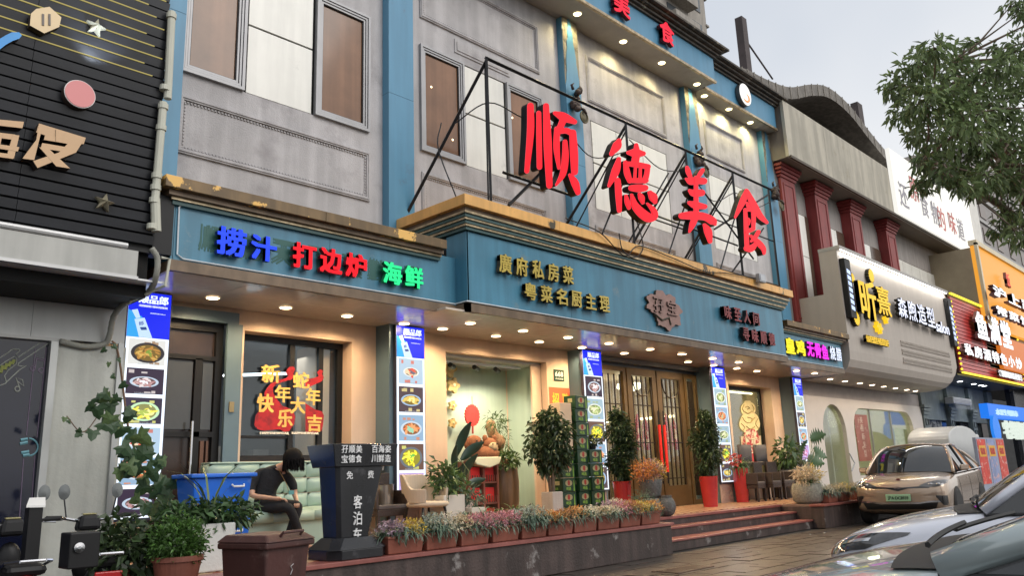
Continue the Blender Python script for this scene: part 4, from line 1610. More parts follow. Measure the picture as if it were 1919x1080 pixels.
# house number and notice
HN = thing('house_number_plate', 'small dark green plate reading 668 on the beige wall', 'number plate', (12.17, YL, 3.2))
b = MB().box(12.02, YL - .012, 3.10, 12.33, YL, 3.33)
b.build('plate', mat('green_enamel', (.01, .055, .035), .3), HN, bevel=.004)
letters('668', (12.175, YL - .013, 3.24), .24, .10, mat('enamel_white', (.75, .75, .7), .4), HN, .002, .015)
letters('共和新路', (12.175, YL - .013, 3.145), .24, .035, MATS['enamel_white'], HN, .002)
NT = thing('job_notice', 'red orange paper notice with two yellow characters under the number plate', 'notice', (12.2, YL, 2.8))
b = MB().box(11.86, YL - .006, 2.10, 12.5, YL - .001, 2.97)
b.build('paper', mat('orange_red_paper', (.72, .14, .06), .6, var=.06), NT)
for ch, x in (('招', 12.04), ('聘', 12.34)):
    letters(ch, (x, YL - .008, 2.72), .2, .3, mat('yellow_print', (.85, .5, .05), .6), NT, .002, .03)

# ================================================================== LEFT SHOP
LS = thing('left_shop_building', 'neighbouring shop with dark slatted front and pale fascia at left', 'building', (0.5, 8.9, 0))
SLAT = mat('charcoal_slat', (.020, .022, .028), .32, var=.25, streak=.25, sdir=(2, 9, 9), spec=.6)
b = MB().box(-8, 9.0, 3.9, 3.5, 9.1, 7.9)
b.build('backing', BLACK, LS)
b = MB().box(-8, 9.1, 3.4, 3.50, 14, 7.9)
b.build('upper_block', DARK, LS)
z = 3.98
k = 0
while z < 7.85:
    b = MB()
    for xa, xb in ((-8, -.6), (-.595, 2.1), (2.105, 3.48)):
        b.add([(xa, 8.905, z + .095), (xb, 8.905, z + .095), (xb, 8.93, z), (xa, 8.93, z), (xa, 9.0, z + .095), (xb, 9.0, z + .095), (xb, 9.0, z), (xa, 9.0, z)],
              [(0, 3, 2, 1), (0, 1, 5, 4), (3, 7, 6, 2), (1, 2, 6, 5), (0, 4, 7, 3)])
    f = b.build('slat', SLAT, LS)
    if k > 15:
        q = MB().box(-8, 8.925, z - .008, 3.44 - (k % 3) * .1, 8.94, z - .0005)
        q.build('lit_strip', em((.75, .62, .2), .55), f)
    z += .128
    k += 1
b = MB().box(-8, 8.86, 3.56, 3.30, 9.0, 3.86)
b.build('fascia', mat('pale_fascia', (.46, .46, .43), .45, var=.08, streak=.15), LS)
for x in (1.05, 2.45):
    pass
b = MB().tube([(-8, 8.87, 3.90), (3.18, 8.87, 3.90)], .035, 10)
b.box(-8, 8.84, 3.535, 3.31, 8.88, 3.57)
b.build('gutter_pipe', mat('grey_tube', (.5, .5, .5), .35, metal=.3), LS)
b = MB().box(-8, 8.88, 3.56 - .02, 3.62, 9.92, 3.56)
b.build('ceiling', mat('grey_ceiling', (.78, .78, .78), .3, var=.05), LS)
for i_ in range(4):
    b = MB().box(3.6 - .0 - 1.0 * (i_ + 1) + .004, 9.9, 2.99, 3.6 - 1.0 * i_, 9.95, 3.54)
    b.build('wall_panel', GREYW, LS)
b = MB().box(-8, 9.9, 2.99, -.4, 9.95, 3.54)
b.build('wall_panel', GREYW, LS)
b = MB().box(-8, 9.86, 2.955, 3.0, 9.96, 2.99)
b.build('lintel', mat('pale_lintel', (.5, .5, .48), .4), LS)
b = MB().box(2.88, 9.88, 0, 3.62, 10.6, 2.95)
b.build('side_wall', GREYD, LS)
b = MB().box(2.80, 9.84, 0, 2.875, 9.92, 2.95)
b.box(3.52, 9.84, 0, 3.58, 9.88, 2.99)
b.build('corner_trim', mat('silver_trim', (.42, .43, .42), .35, metal=.4), LS)
b = MB().box(-8, 9.93, 0, 2.80, 9.97, 2.95)
DG = b.build('shop_window', mat('midnight_blue_glass', (.006, .008, .022), .08, var=.2), LS)
# flat line drawings on the glass
GR = mat('pale_line_print', (.32, .34, .30), .6)
GY = mat('olive_print', (.25, .28, .08), .6)
GV = mat('violet_line_print', (.20, .15, .22), .6)
CYP = mat('cyan_print', (.16, .36, .42), .5)


def line_on(pts, r, m_, name, o=(0, 640), s=4.154, Y=9.925):
    P = [at(o[0] + x / s, o[1] + y / s, Y) for x, y in pts]
    MB().tube(P, r, 5).build(name, m_, DG)


line_on([(0, 130), (60, 90), (100, 60), (150, 65), (155, 75), (125, 100), (140, 125), (330, 0)], .006, GR, 'guitar_outline')
line_on([(400, 0), (145, 170), (140, 190), (160, 195), (205, 190), (150, 225), (90, 280), (40, 330), (0, 345)], .006, GR, 'guitar_outline')
line_on([(0, 190), (40, 160), (110, 120), (130, 140), (125, 180), (60, 230), (35, 270), (50, 320)], .005, GR, 'guitar_outline')
for x in (12, 45, 75, 102):
    line_on([(x - 8, 255 - (x) * .75), (x + 8, 195 - x * .5)], .016, GY, 'pickup')
line_on([(275, 60), (205, 735)], .004, GV, 'string_line')
line_on([(362, 50), (288, 750)], .004, GV, 'string_line')
line_on([(183, 915), (172, 1080), (150, 1400)], .004, GV, 'string_line')
line_on([(272, 895), (258, 1080), (240, 1400)], .004, GV, 'string_line')


def ring_on(cx, cy, rx, ry, r, m_, name, a0=0, a1=2 * PI):
    line_on([(cx + rx * math.cos(t), cy + ry * math.sin(t)) for t in np.linspace(a0, a1, 16)], r, m_, name)


ring_on(255, 212, 18, 18, .005, GV, 'note_head')
ring_on(320, 227, 20, 18, .005, GV, 'note_head')
line_on([(273, 205), (287, 125), (350, 140), (340, 222)], .005, GV, 'note_stem')
line_on([(287, 140), (348, 155)], .005, GV, 'note_stem')
ring_on(135, 372, 19, 20, .006, GR, 'note_head')
line_on([(153, 365), (125, 285), (175, 300), (185, 350), (140, 315)], .006, GR, 'note_stem')
ring_on(220, 825, 75, 68, .009, CYP, 'headphone_band', -1.5, 1.5)
for x0, y0, x1, y1 in ((160, 770, 215, 762), (155, 800, 215, 788), (165, 870, 225, 860), (178, 892, 228, 884)):
    line_on([(x0, y0), (x1, y1)], .016, CYP, 'headphone_pad')
# the plaques on the slats
def plaque(name, label, cat, pts, m_, depth=.09, Y=8.80, rim=None):
    T = thing(name, label, cat, tuple(at(pts[0][0], pts[0][1], Y)))
    P = [at(x, y, Y) for x, y in pts]
    b = MB().ext(P, (0, depth, 0), 0, 1)
    b.build('face', [m_, rim or mat('dark_tan_side', (.05, .035, .025), .6)], T)
    return T


TAN = mat('tan_sign_face', (.62, .40, .22), .5, var=.05)
T = plaque('hexagon_sign', 'pale hexagonal sign with two vertical bars at the top of the slatted wall', 'sign', [(68, 16), (93, 12), (115, 32), (111, 50), (83, 62), (56, 47), (58, 25)], mat('pale_tan_face', (.78, .60, .36), .5))
for x in (81, 93):
    P = [at(x - 2, 25, 8.79), at(x + 2, 26, 8.79), at(x + 2, 47, 8.79), at(x - 2, 46, 8.79)]
    MB().ext(P, (0, .01, 0)).build('bar_mark', mat('grey_mark', (.15, .13, .12), .5), T)


def star(cx, cy, r, label, m_):
    c = at(cx, cy, 8.80)
    T = thing('star_ornament', label, 'star', tuple(c), group='metal stars on the slatted wall')
    b = MB()
    sc = at(cx + r, cy, 8.8).x - c.x
    ring = []
    for k in range(10):
        a = PI / 2 + k * PI / 5 - .15
        q = sc if k % 2 == 0 else sc * .42
        ring.append((c.x + q * math.cos(a), 8.86, c.z + q * math.sin(a)))
    b.add([(c.x, 8.78, c.z)] + ring, [(0, (k + 1) % 10 + 1, k + 1) for k in range(10)])
    b.ext(ring[::-1], (0, .04, 0))
    b.build('star_body', m_, T)


star(184, 46, 20, 'pale five pointed star at the top left, lit by a spot', mat('cream_star', (.75, .72, .55), .35, metal=.2))
star(200, 377, 20, 'faceted beige star low on the dark slatted wall', mat('beige_star', (.48, .43, .30), .4, metal=.3))
lamp('SPOT', (at(190, 50, 8.8).x, 8.55, at(190, 80, 8.8).z - .25), 22, (.75, .85, 1), .04, (at(185, 70, 8.9).x, 8.95, at(185, 70, 8.9).z + .05), R(80))
# pink disc
c = at(150, 176, 8.8)
T = thing('pink_disc_sign', 'round pink disc with a white rim on the dark slatted wall', 'sign', tuple(c))
rr_ = (at(180, 178, 8.8).x - at(120, 174, 8.8).x) / 2
MB().ext([(c.x + rr_ * math.cos(t), 8.80, c.z + rr_ * math.sin(t)) for t in np.linspace(0, 2 * PI, 32, endpoint=False)], (0, .1, 0), 0, 1).build('rim', [WHITEP, MATS['dark_tan_side']], T)
MB().ext([(c.x + rr_ * .95 * math.cos(t), 8.793, c.z + rr_ * .95 * math.sin(t)) for t in np.linspace(0, 2 * PI, 32, endpoint=False)], (0, .007, 0)).build('face', mat('salmon_pink', (.72, .26, .26), .5, var=.03), T)
plaque('guitar_sign', 'tip of a bright blue guitar shaped sign at the left edge', 'sign', [(-40, 100), (-10, 78), (10, 66), (22, 60), (36, 60), (41, 66), (36, 72), (24, 76), (10, 84), (-10, 100), (-40, 125)], mat('guitar_blue', (.02, .30, .75), .4))
# big tan letters, cut blocky
T = thing('tan_lettering', 'big tan blocky characters on the dark slatted wall', 'sign letters', tuple(at(80, 280, 8.8)))
TS = MATS['dark_tan_side']


def blocky(polys, holes=()):
    for k, P_ in enumerate(polys):
        P = [at(x, y, 8.78) + Vector((0, -.002 * k, 0)) for x, y in P_]
        MB().ext(P, (0, .11 + .002 * k, 0), 0, 1).build('character_stroke', [TAN, TS], T)


blocky([[(73, 231), (161, 258), (157, 270), (130, 268), (68, 248)], [(73, 231), (80, 236), (64, 300), (42, 297), (68, 262)], [(84, 254), (140, 262), (138, 287), (76, 278), (79, 268), (126, 276), (128, 270), (82, 262)],
        [(134, 262), (160, 258), (142, 286), (70, 315), (62, 302), (110, 286)], [(73, 276), (92, 280), (131, 316), (105, 312)], [(104, 243), (118, 247), (116, 268), (104, 266)]])
blocky([[(-20, 222), (45, 228), (42, 240), (-20, 233)], [(-20, 246), (28, 252), (26, 262), (-20, 256)], [(24, 252), (36, 254), (26, 297), (12, 294)], [(-20, 268), (36, 276), (33, 284), (-20, 276)], [(-20, 284), (28, 290), (24, 298), (-20, 292)], [(-5, 252), (4, 252), (-4, 292), (-14, 290)]])
# downlight of the left shop
v = atz(93, 523, 3.54)
downlight(v.x, 9.45, 3.539, (.85, .93, 1), 85, .075, k=10, parent=LS)
for x_ in (1.1, -.3, -1.7):  # unseen downlights out of view, added to lighten the ceiling and wall
    downlight(x_, 9.45, 3.539, (.85, .93, 1), 85, .075, k=10, parent=LS)
# drain pipe
DP = thing('drain_pipe', 'pale plastic drain pipe with elbow between the slatted wall and the blue building', 'pipe', (3.5, 8.85, 4.4))
PIPE = mat('cream_pvc', (.55, .55, .46), .4, var=.08)
P = [at(322, 22, 8.84), at(314, 185, 8.84)]
MB().tube(P, .045, 10).build('upper_length', PIPE, DP)
MB().tube([at(306, 192, 8.84), at(291, 372, 8.84)], .045, 10).build('middle_length', PIPE, DP)
MB().tube([at(291, 372, 8.84), at(293, 434, 8.84)], .052, 10).build('lower_length', PIPE, DP)
for y in (30, 165, 200, 240, 330, 352, 376, 425):
    p = at(322 - (y - 22) * .092, y, 8.84)
    MB().lathe((p.x, p.y, p.z), [(.058, -.03), (.058, .03)], 12).build('collar', PIPE, DP)
# flexible conduit going down
FXC = thing('flexible_hose', 'grey ribbed hose sagging from the drain pipe across the left wall', 'hose', tuple(at(290, 460, 8.8)))
P = smooth_path([tuple(at(x, y, Y)) for x, y, Y in ((284, 465, 8.8), (295, 485, 8.8), (292, 520, 8.85), (278, 548, 9.1), (245, 562, 9.4), (215, 590, 9.7), (205, 630, 9.8), (195, 645, 9.84), (160, 650, 9.84), (112, 640, 9.84))], 8)
rb = MB()
rb.tube(P, [.032 + .004 * (k % 2) for k in range(len(P))], 8)
rb.build('hose', mat('grey_rubber_hose', (.30, .30, .26), .6, var=.2, bump=.4, bscale=60), FXC, smooth=True)
b = MB().tube([at(302, 483, 8.85), at(318, 486, 8.85), at(310, 535, 8.85), at(245, 565, 9.3)], .018, 8)
b.build('thin_pipe', PIPE, FXC)
# black box standing in for the darkness of the gap between the roofs
b = MB().box(3.48, 8.95, 3.9, 3.7, 9.2, 4.6)
b.build('dark_gap_fill', BLACK, LS)

# ================================================================== RIGHT: RED COLUMN BUILDING
RB = thing('red_column_building', 'old upper storey with red columns under a long beige sign band', 'building', (28, 10.3, 6))
GW = mat('grey_beige_tile', (.36, .33, .31), .7, var=.1, streak=.15, dirt=(.2, .2, .2), dlo=.65, dhi=.8)
b = MB().box(22.32, 10.45, 6.1, 41.5, 10.7, 12.3)
b.build('wall', GW, RB)
b = MB().box(22.28, 10.2, 4.9, 22.5, 10.5, 12.3)
b.build('end_pier', mat('grey_pier', (.2, .2, .19), .8), RB)
RED = mat('maroon_paint', (.27, .040, .038), .5, var=.15, streak=.2)
for x0 in (22.5, 24.9, 27.75, 31.15):
    b = MB()
    b.box(x0, 10.1, 5.4, x0 + .95, 10.46, 9.95)
    for k in range(4):
        b.box(x0 - .05 - k * .055, 10.06 - k * .045, 9.9 + k * .1, x0 + 1.0 + k * .055, 10.46, 9.99 + k * .1)
    f = b.build('column', RED, RB)
    q = MB()
    frame(q, x0 + .13, x0 + .82, 5.5, 9.75, 10.1, .05, .02)
    q.build('column_moulding', RED, f)
BAND = mat('stained_beige_band', (.50, .46, .37), .6, var=.08, streak=.30, sdir=(3, 3, .4), dirt=(.30, .26, .18), dlo=.60, dhi=.75, dscale=2)
for xa, xb in ((22.15, 25.0), (25.01, 28.0), (28.01, 30.75)):
    MB().box(xa, 9.6, 10.33, xb, 9.7, 12.15).build('band_panel', BAND, RB)
MB().box(22.2, 9.7, 10.33, 41.0, 10.5, 12.1).build('band_body', mat('band_soffit', (.22, .19, .16), .7), RB)
MB().box(22.2, 9.55, 10.28, 41.0, 9.62, 10.36).build('band_edge', mat('dark_edge', (.09, .07, .05), .6), RB)
# windows between the columns
for x0, x1, w0 in ((23.5, 24.85, 1.0), (25.9, 27.7, 1.05), (28.75, 31.1, 1.2)):
    b = MB().box(x0, 10.40, 6.2, x1, 10.45, 9.15)
    f = b.build('window', mat('brown_window', (.10, .07, .05), .2), RB)
    for k in range(2):
        MB().box(x0 + k * w0 / 2 + .01, 10.36, 6.25, x0 + (k + 1) * w0 / 2 - .01, 10.40, 7.7).build('infill_panel', FROST, f)
        MB().box(x0 + k * w0 / 2 + .01, 10.36, 7.72, x0 + (k + 1) * w0 / 2 - .01, 10.40, 9.1).build('infill_panel', FROST, f)
b = MB().box(32.3, 10.40, 7.6, 40.8, 10.45, 9.15)
f = b.build('window', mat('brown_window', (.10, .07, .05), .2), RB)
for k in range(6):
    MB().box(32.35 + k * .98, 10.36, 7.6, 33.30 + k * .98, 10.40, 9.1).build('infill_panel', FROST, f)
# waving roof edge
prof = [(1372, 122), (1400, 130), (1440, 150), (1480, 163), (1520, 158), (1553, 164), (1590, 195), (1625, 240), (1662, 284), (1690, 300), (1712, 291), (1745, 298), (1790, 330), (1850, 365)]
P = smooth_path([tuple(at(x, y, 10.0)) for x, y in prof], 6)
sh = MB()
n = len(P)
vs = []
for p in P:
    vs += [(p[0], 10.0, p[2]), (p[0], 10.0, p[2] - .42), (p[0], 13.5, p[2] - .42), (p[0], 13.5, p[2])]
fs = []
for i in range(n - 1):
    for k in range(4):
        k2 = (k + 1) % 4
        fs.append((i * 4 + k, (i + 1) * 4 + k, (i + 1) * 4 + k2, i * 4 + k2))
fs += [(0, 1, 2, 3), ((n - 1) * 4 + 3, (n - 1) * 4 + 2, (n - 1) * 4 + 1, (n - 1) * 4)]
sh.add(vs, fs)
WR = sh.build('wave_roof', mat('weathered_roof_sheet', (.22, .20, .175), .7, var=.15, streak=.35, sdir=(6, 6, 3)), RB)
for i in range(0, n - 1, 2):
    p = P[i]
    MB().box(p[0] - .015, 9.975, p[2] - .44, p[0] + .015, 10.0, p[2] + .02).build('rib', mat('rib_grey', (.30, .27, .23), .7), WR)
MB().box(22.4, 10.6, 12.0, 40, 13.4, 12.2).build('roof_deck', mat('dark_roof_void', (.03, .028, .027), .9), RB)  # near-black colour stands in for the shade under the wavy roof
MB().box(22.4, 13.3, 12.1, 40, 13.5, 14.2).build('roof_back', MATS['dark_roof_void'], RB)
RP = mat('rusty_dark_steel', (.06, .045, .045), .7, var=.3)
T = thing('roof_post', 'tall dark steel post with a slanting brace on the wavy roof beside the blue parapet', 'post', (22.0, 10.6, 12.2), group='dark posts on the roof')
a_, c_ = at(1387, 33, 10.7), at(1400, 122, 10.7)
MB().box(a_.x - .09, 10.6, 12.2, a_.x + .22, 10.85, a_.z).build('post', RP, T)
MB().tube([(a_.x + .2, 10.7, a_.z - .7), (at(1448, 148, 10.7).x, 10.7, at(1448, 148, 10.7).z)], .03, 5).build('brace', RP, T)
T = thing('roof_post', 'second dark steel post with a brace behind the hump of the wavy roof', 'post', (31.0, 10.9, 13), group='dark posts on the roof')
a_ = at(1603, 192, 11)
MB().box(a_.x - .05, 10.9, 12.2, a_.x + .45, 11.2, a_.z).build('post', RP, T)
MB().tube([(a_.x + .4, 11, a_.z - .9), (at(1648, 272, 11).x, 11, at(1648, 272, 11).z - .3)], .04, 5).build('brace', RP, T)
# white billboard with worn characters
WB = thing('white_billboard', 'white billboard with faded red and grey characters under the tree', 'billboard', (36, 9.5, 11))
a_, c_ = at(1672, 330, 9.5), at(1820, 400, 9.5)
MB().box(30.8, 9.45, 10.35, 40.9, 9.6, 12.95).build('panel', em((.97, .95, .88), .95), WB)  # brightness of the white is put into the panel as glow
for k, (ch, px, py, red) in enumerate((('还', 1693, 366, 0), ('原', 1712, 355, 1), ('食', 1732, 385, 0), ('物', 1752, 400, 0), ('的', 1764, 410, 1), ('味', 1784, 418, 1), ('道', 1800, 430, 0))):
    c = at(px, py, 9.44)
    letters(ch, tuple(c), .95, 1.0, mat('faded_red' if red else 'faded_grey', (.65, .22, .2) if red else (.38, .36, .4), .6), WB, .012, .01, name='character')
MB().box(40.9, 9.5, 10.5, 42.6, 12, 14.4).build('white_return', mat('white_render', (.75, .73, .68), .6), WB)

# ------------------------------------------------------------------ SALON
SL = thing('salon_canopy', 'beige grey salon front with rounded bulging sign canopy and arched white storefront', 'shop front', (27, 9, 0))
SALM = mat('salon_plaster', (.47, .42, .37), .6, var=.05, bump=.12, streak=.05)
X0, X1, SF = 22.78, 32.6, 8.82
# profile in (Y,Z), bulging underside, swept along X, with the right lower corner rounded
prof = [(9.35, 7.42), (SF, 7.42), (SF, 4.4), (SF + .02, 4.15), (SF + .10, 3.95), (SF + .25, 3.81), (SF + .45, 3.74), (9.7, 3.72), (10.45, 3.72), (10.45, 6.1), (9.35, 6.1)]
xs_ = [X0, X0 + .02] + list(np.linspace(X0 + .5, X1 - 1.0, 8)) + [X1 - 1 + 1.0 * math.sin(t) for t in np.linspace(.2, PI / 2, 7)]
sb = MB()
for x in xs_:
    t = max(0, (x - (X1 - 1.0)) / 1.0)
    lift = 1.0 - math.sqrt(max(0, 1 - t * t))
    for y, z in prof:
        zz = z
        if z < 4.5:
            zz = z + lift * .95 * (4.6 - z) / .9
            zz = min(zz, 4.7)
        sb.v.append((x, y, zz))
n = len(prof)
for i in range(len(xs_) - 1):
    for k in range(n):
        k2 = (k + 1) % n
        sb.f.append((i * n + k, i * n + k2, (i + 1) * n + k2, (i + 1) * n + k))
        sb.mi.append(0)
sb.f += [tuple(range(n)), tuple((len(xs_) - 1) * n + k for k in range(n - 1, -1, -1))]
sb.mi += [0, 0]
sb.build('canopy_body', SALM, SL)
MB().box(X0 - .01, SF - .10, 7.36, X1 + .02, 9.36, 7.46).build('top_cap', mat('salon_cap', (.42, .40, .37), .5), SL)
MB().box(X0 + .1, SF - .085, 7.335, X1 - .1, SF - .055, 7.359).build('lit_strip', em((1, .98, .92), 4.5), SL)
lamp('AREA', ((X0 + X1) / 2, SF - .08, 7.32), 55, (1, .97, .9), (9.4, .04), ((X0 + X1) / 2, SF + .12, 6.2))
# tiny perforated studs in three rows
for r_ in range(3):
    b = MB()
    for k in range(42):
        x = 27.0 + k * .118
        for q in range(2):
            b.box(x, SF - .035, 5.02 - r_ * .28 + q * .1 - .12, x + .06, SF + .001, 5.09 - r_ * .28 + q * .1 - .12)
    b.build('stud_row', SALM, SL, kind='stuff')
# storefront
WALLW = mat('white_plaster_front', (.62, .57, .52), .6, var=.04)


def arch(x0, x1, z0, z1, n=12):
    r = (x1 - x0) / 2
    return [(x0, z0), (x1, z0), (x1, z1 - r)] + [((x0 + x1) / 2 + r * math.cos(t), z1 - r + r * math.sin(t)) for t in np.linspace(0, PI, n)[1:-1]] + [(x0, z1 - r)]


MB().box(22.6, 10.45, 3.3, 33.1, 10.7, 3.75).build('lintel_wall', mat('dull_render', (.36, .32, .30), .6), SL)  # lintel render darker than the arched front
# front wall with two arched holes, built as a polygon band
def holed(x0, x1, z0, z1, holes, Y, th, m_, name, par):
    bm = bmesh.new()
    vs_ = [bm.verts.new((x, Y, z)) for x, z in ((x0, z0), (x1, z0), (x1, z1), (x0, z1))]
    es = [bm.edges.new((vs_[i], vs_[(i + 1) % 4])) for i in range(4)]
    for h in holes:
        hv = [bm.verts.new((x, Y, z)) for x, z in h]
        es += [bm.edges.new((hv[i], hv[(i + 1) % len(hv)])) for i in range(len(hv))]
    bmesh.ops.triangle_fill(bm, edges=es, use_beauty=True)
    r_ = bmesh.ops.extrude_face_region(bm, geom=list(bm.faces))
    for v_ in [g for g in r_['geom'] if isinstance(g, bmesh.types.BMVert)]:
        v_.co.y += th
    bmesh.ops.recalc_face_normals(bm, faces=list(bm.faces))
    me = bpy.data.meshes.new(name)
    bm.to_mesh(me)
    bm.free()
    me.materials.append(m_)
    return link(name, me, par)


h1 = arch(24.05, 25.75, .25, 3.1)
rw = [(26.4, .9), (31.9, .9), (31.9, 2.2)] + [(31.2 + .7 * math.cos(t), 2.35 + .7 * math.sin(t)) for t in np.linspace(0, PI / 2, 6)] + [(27.1 + .7 * math.cos(t), 2.35 + .7 * math.sin(t)) for t in np.linspace(PI / 2, PI, 6)]
holed(23.2, 33.0, .1, 3.3, [h1, rw], 10.40, .12, WALLW, 'arched_wall', SL)
MB().box(22.4, 10.35, 0, 23.2, 10.6, 3.3).build('side_pier', WALLW, SL)
MB().box(24.0, 10.52, .2, 25.8, 10.54, 3.1).build('door_pane', GLASS, SL)
MB().tube([(25.5, 10.3, 1.05), (25.62, 10.22, 1.3), (25.5, 10.3, 1.6)], .02, 8).build('door_handle', CHROME, SL)
MB().box(26.3, 10.52, .8, 32, 10.535, 3.1).build('window_pane', GLASS, SL)
for x in (28.1, 30.0):
    MB().box(x - .015, 10.49, .9, x + .015, 10.53, 3.05).build('glazing_bar', ALU, SL)
b = MB()
b.box(23.0, 14.0, 0, 33.2, 14.1, 3.6)
b.box(32.9, 10.6, 0, 33.0, 14, 3.6)
b.box(23.0, 10.6, 0, 23.1, 14, 3.6)
b.box(23.0, 10.6, 3.5, 33, 14, 3.6)
b.box(23.0, 10.6, 0, 33, 14, .15)
b.build('salon_room', mat('cream_green_interior', (.55, .55, .40), .5, var=.1), SL)
b = MB()
b.box(28.2, 12.0, .2, 28.3, 14.0, 3.4)
b.build('partition', mat('pale_partition', (.6, .6, .5), .4), SL)
MB().box(28.6, 11.5, 3.38, 30.6, 11.6, 3.46).build('ceiling_strip', em((1, .85, .5), 4), SL)
lamp('POINT', (29.5, 12.3, 2.9), 110, (1, .88, .62), .3)
lamp('POINT', (25.0, 12.3, 2.9), 50, (1, .85, .6), .3)
for p_, q_ in ((1561, 710), (1588, 714), (1615, 718), (1640, 721), (1662, 724), (1685, 727), (1706, 730), (1725, 732)):
    v = atz(p_, q_, 3.72)
    downlight(v.x, 9.72, 3.718, (1, .80, .6), 26, .08, k=10, parent=SL)
PT = thing('salon_poster', 'brown vertical poster with pale characters behind the salon window', 'poster', (27.2, 10.5, 2))
MB().box(26.75, 10.5, 1.35, 27.85, 10.515, 2.85).build('sheet', mat('brown_poster', (.30, .10, .07), .5, var=.25, dirt=(.55, .4, .3), dlo=.58, dhi=.62, dscale=7), PT)
for k, ch in enumerate('美丽新发型'):
    letters(ch, (27.3, 10.498, 2.68 - k * .27), .22, .22, mat('cream_print', (.6, .45, .36), .6), PT, .002, .01)
# barber poles
def pole(px, py0, px2, py1, label, xx=None):
    a_, c_ = at(px, py0, SF), at(px2, py1, SF)
    x = (a_.x + c_.x) / 2
    T = thing('barber_pole', label, 'barber pole', (x, SF - .1, c_.z), group='barber light poles on the salon front')
    MB().box(x - .2, SF - .16, c_.z, x + .2, SF - .002, a_.z).build('case', BLACK, T, bevel=.01)
    h = (a_.z - c_.z - .5) / 7
    for k in range(7):
        z = c_.z + .25 + h * k
        P = [(x - .12, SF - .163, z), (x + .12, SF - .163, z - h * .25), (x + .12, SF - .163, z + h * .42), (x - .12, SF - .163, z + h * .67)]
        MB().ext(P, (0, .003, 0)).build('lit_stripe', em((.55, .68, 1.0), 1.3), T)


pole(1576, 487, 1592, 598, 'black cased barber light with blue white stripes at the left of the salon sign')
pole(1772, 562, 1782, 650, 'black cased barber light with blue white stripes at the right end of the salon sign')
YG = [em((1.0, .62, .02), 1.0), mat('black_letter_side', (.02, .018, .012), .5)]
WG = [em((.80, .84, 1.0), 1.15), MATS['black_letter_side']]


def px_letters(s, x0, y0, x1, y1, T, mats_, Y=None, depth=.12, off=.02, dy=0):
    """a row whose left character centre is (x0,y0) and right one (x1,y1); dy = height in pixels"""
    Y = Y or SF - depth
    n_ = len(s)
    A, B = at(x0, y0, Y), at(x1, y1, Y)
    for i_, ch in enumerate(s):
        if ch == ' ':
            continue
        t = i_ / max(1, n_ - 1)
        c = A.lerp(B, t)
        c.z = (A.z + B.z) / 2
        pxm = x0 + (x1 - x0) * t
        pym = y0 + (y1 - y0) * t
        h = at(pxm, pym - dy / 2, Y).z - at(pxm, pym + dy / 2, Y).z
        w = ((B.x - A.x) / max(1, n_ - 1) * .88) if n_ > 1 else h
        letters(ch, (c.x, Y, c.z), w, h, mats_, T, depth, off)


T = thing('salon_lettering', 'big glowing yellow two character sign with cog shapes on the salon canopy', 'sign letters', tuple(at(1630, 570, SF)))
for ch, xa, xb, ya, yb in (('昕', 1604, 1634, 528, 600), ('熹', 1636, 1660, 540, 592)):
    A, B = at(xa, (ya + yb) / 2, SF - .13), at(xb, (ya + yb) / 2, SF - .13)
    xm = (xa + xb) / 2
    zt_, zb_ = at(xm, ya, SF - .13).z, at(xm, yb, SF - .13).z
    letters(ch, ((A.x + B.x) / 2, SF - .13, (zt_ + zb_) / 2), B.x - A.x, zt_ - zb_, YG, T, .13, .022)
for cx, cy, r in ((1633, 517, 13), (1598, 521, 9), (1606, 597, 14)):
    c = at(cx, cy, SF - .13)
    q = at(cx, cy - r, SF - .13).z - c.z
    P = []
    for k in range(32):
        a = 2 * PI * k / 32
        rr = q * (1.0 if k % 2 else .78)
        P.append((c.x + rr * math.cos(a), SF - .13, c.z + rr * math.sin(a)))
    MB().ext(P, (0, .12, 0), 0, 1).build('cog', YG, T)
for cx, cy in ((1661, 558), (1663, 597), (1647, 612), (1652, 616)):
    c = at(cx, cy, SF - .12)
    MB().box(c.x - .14, SF - .12, c.z - .035, c.x + .14, SF - .002, c.z + .035).box(c.x - .035, SF - .121, c.z - .16, c.x + .035, SF - .002, c.z + .16).build('sparkle', YG[0], T)
T = thing('salon_lettering', 'white glowing characters followed by the word salon on the salon canopy', 'sign letters', tuple(at(1710, 590, SF)))
px_letters('森煦造型', 1684, 576, 1738, 598, T, WG, dy=36)
A, B = at(1748, 610, SF - .1), at(1772, 612, SF - .1)
letters('salon', ((A.x + B.x) / 2, SF - .1, A.z - .02), B.x - A.x, .42, WG, T, .1, .02, name='word')
T = thing('salon_small_lettering', 'small line of yellow characters low on the salon canopy', 'sign letters', tuple(at(1640, 640, SF)))
A, B = at(1617, 634, SF - .09), at(1661, 646, SF - .09)
letters('做好造型·有型就好', ((A.x + B.x) / 2, SF - .09, (A.z + B.z) / 2), B.x - A.x, .22, YG, T, .09, .03, name='words')
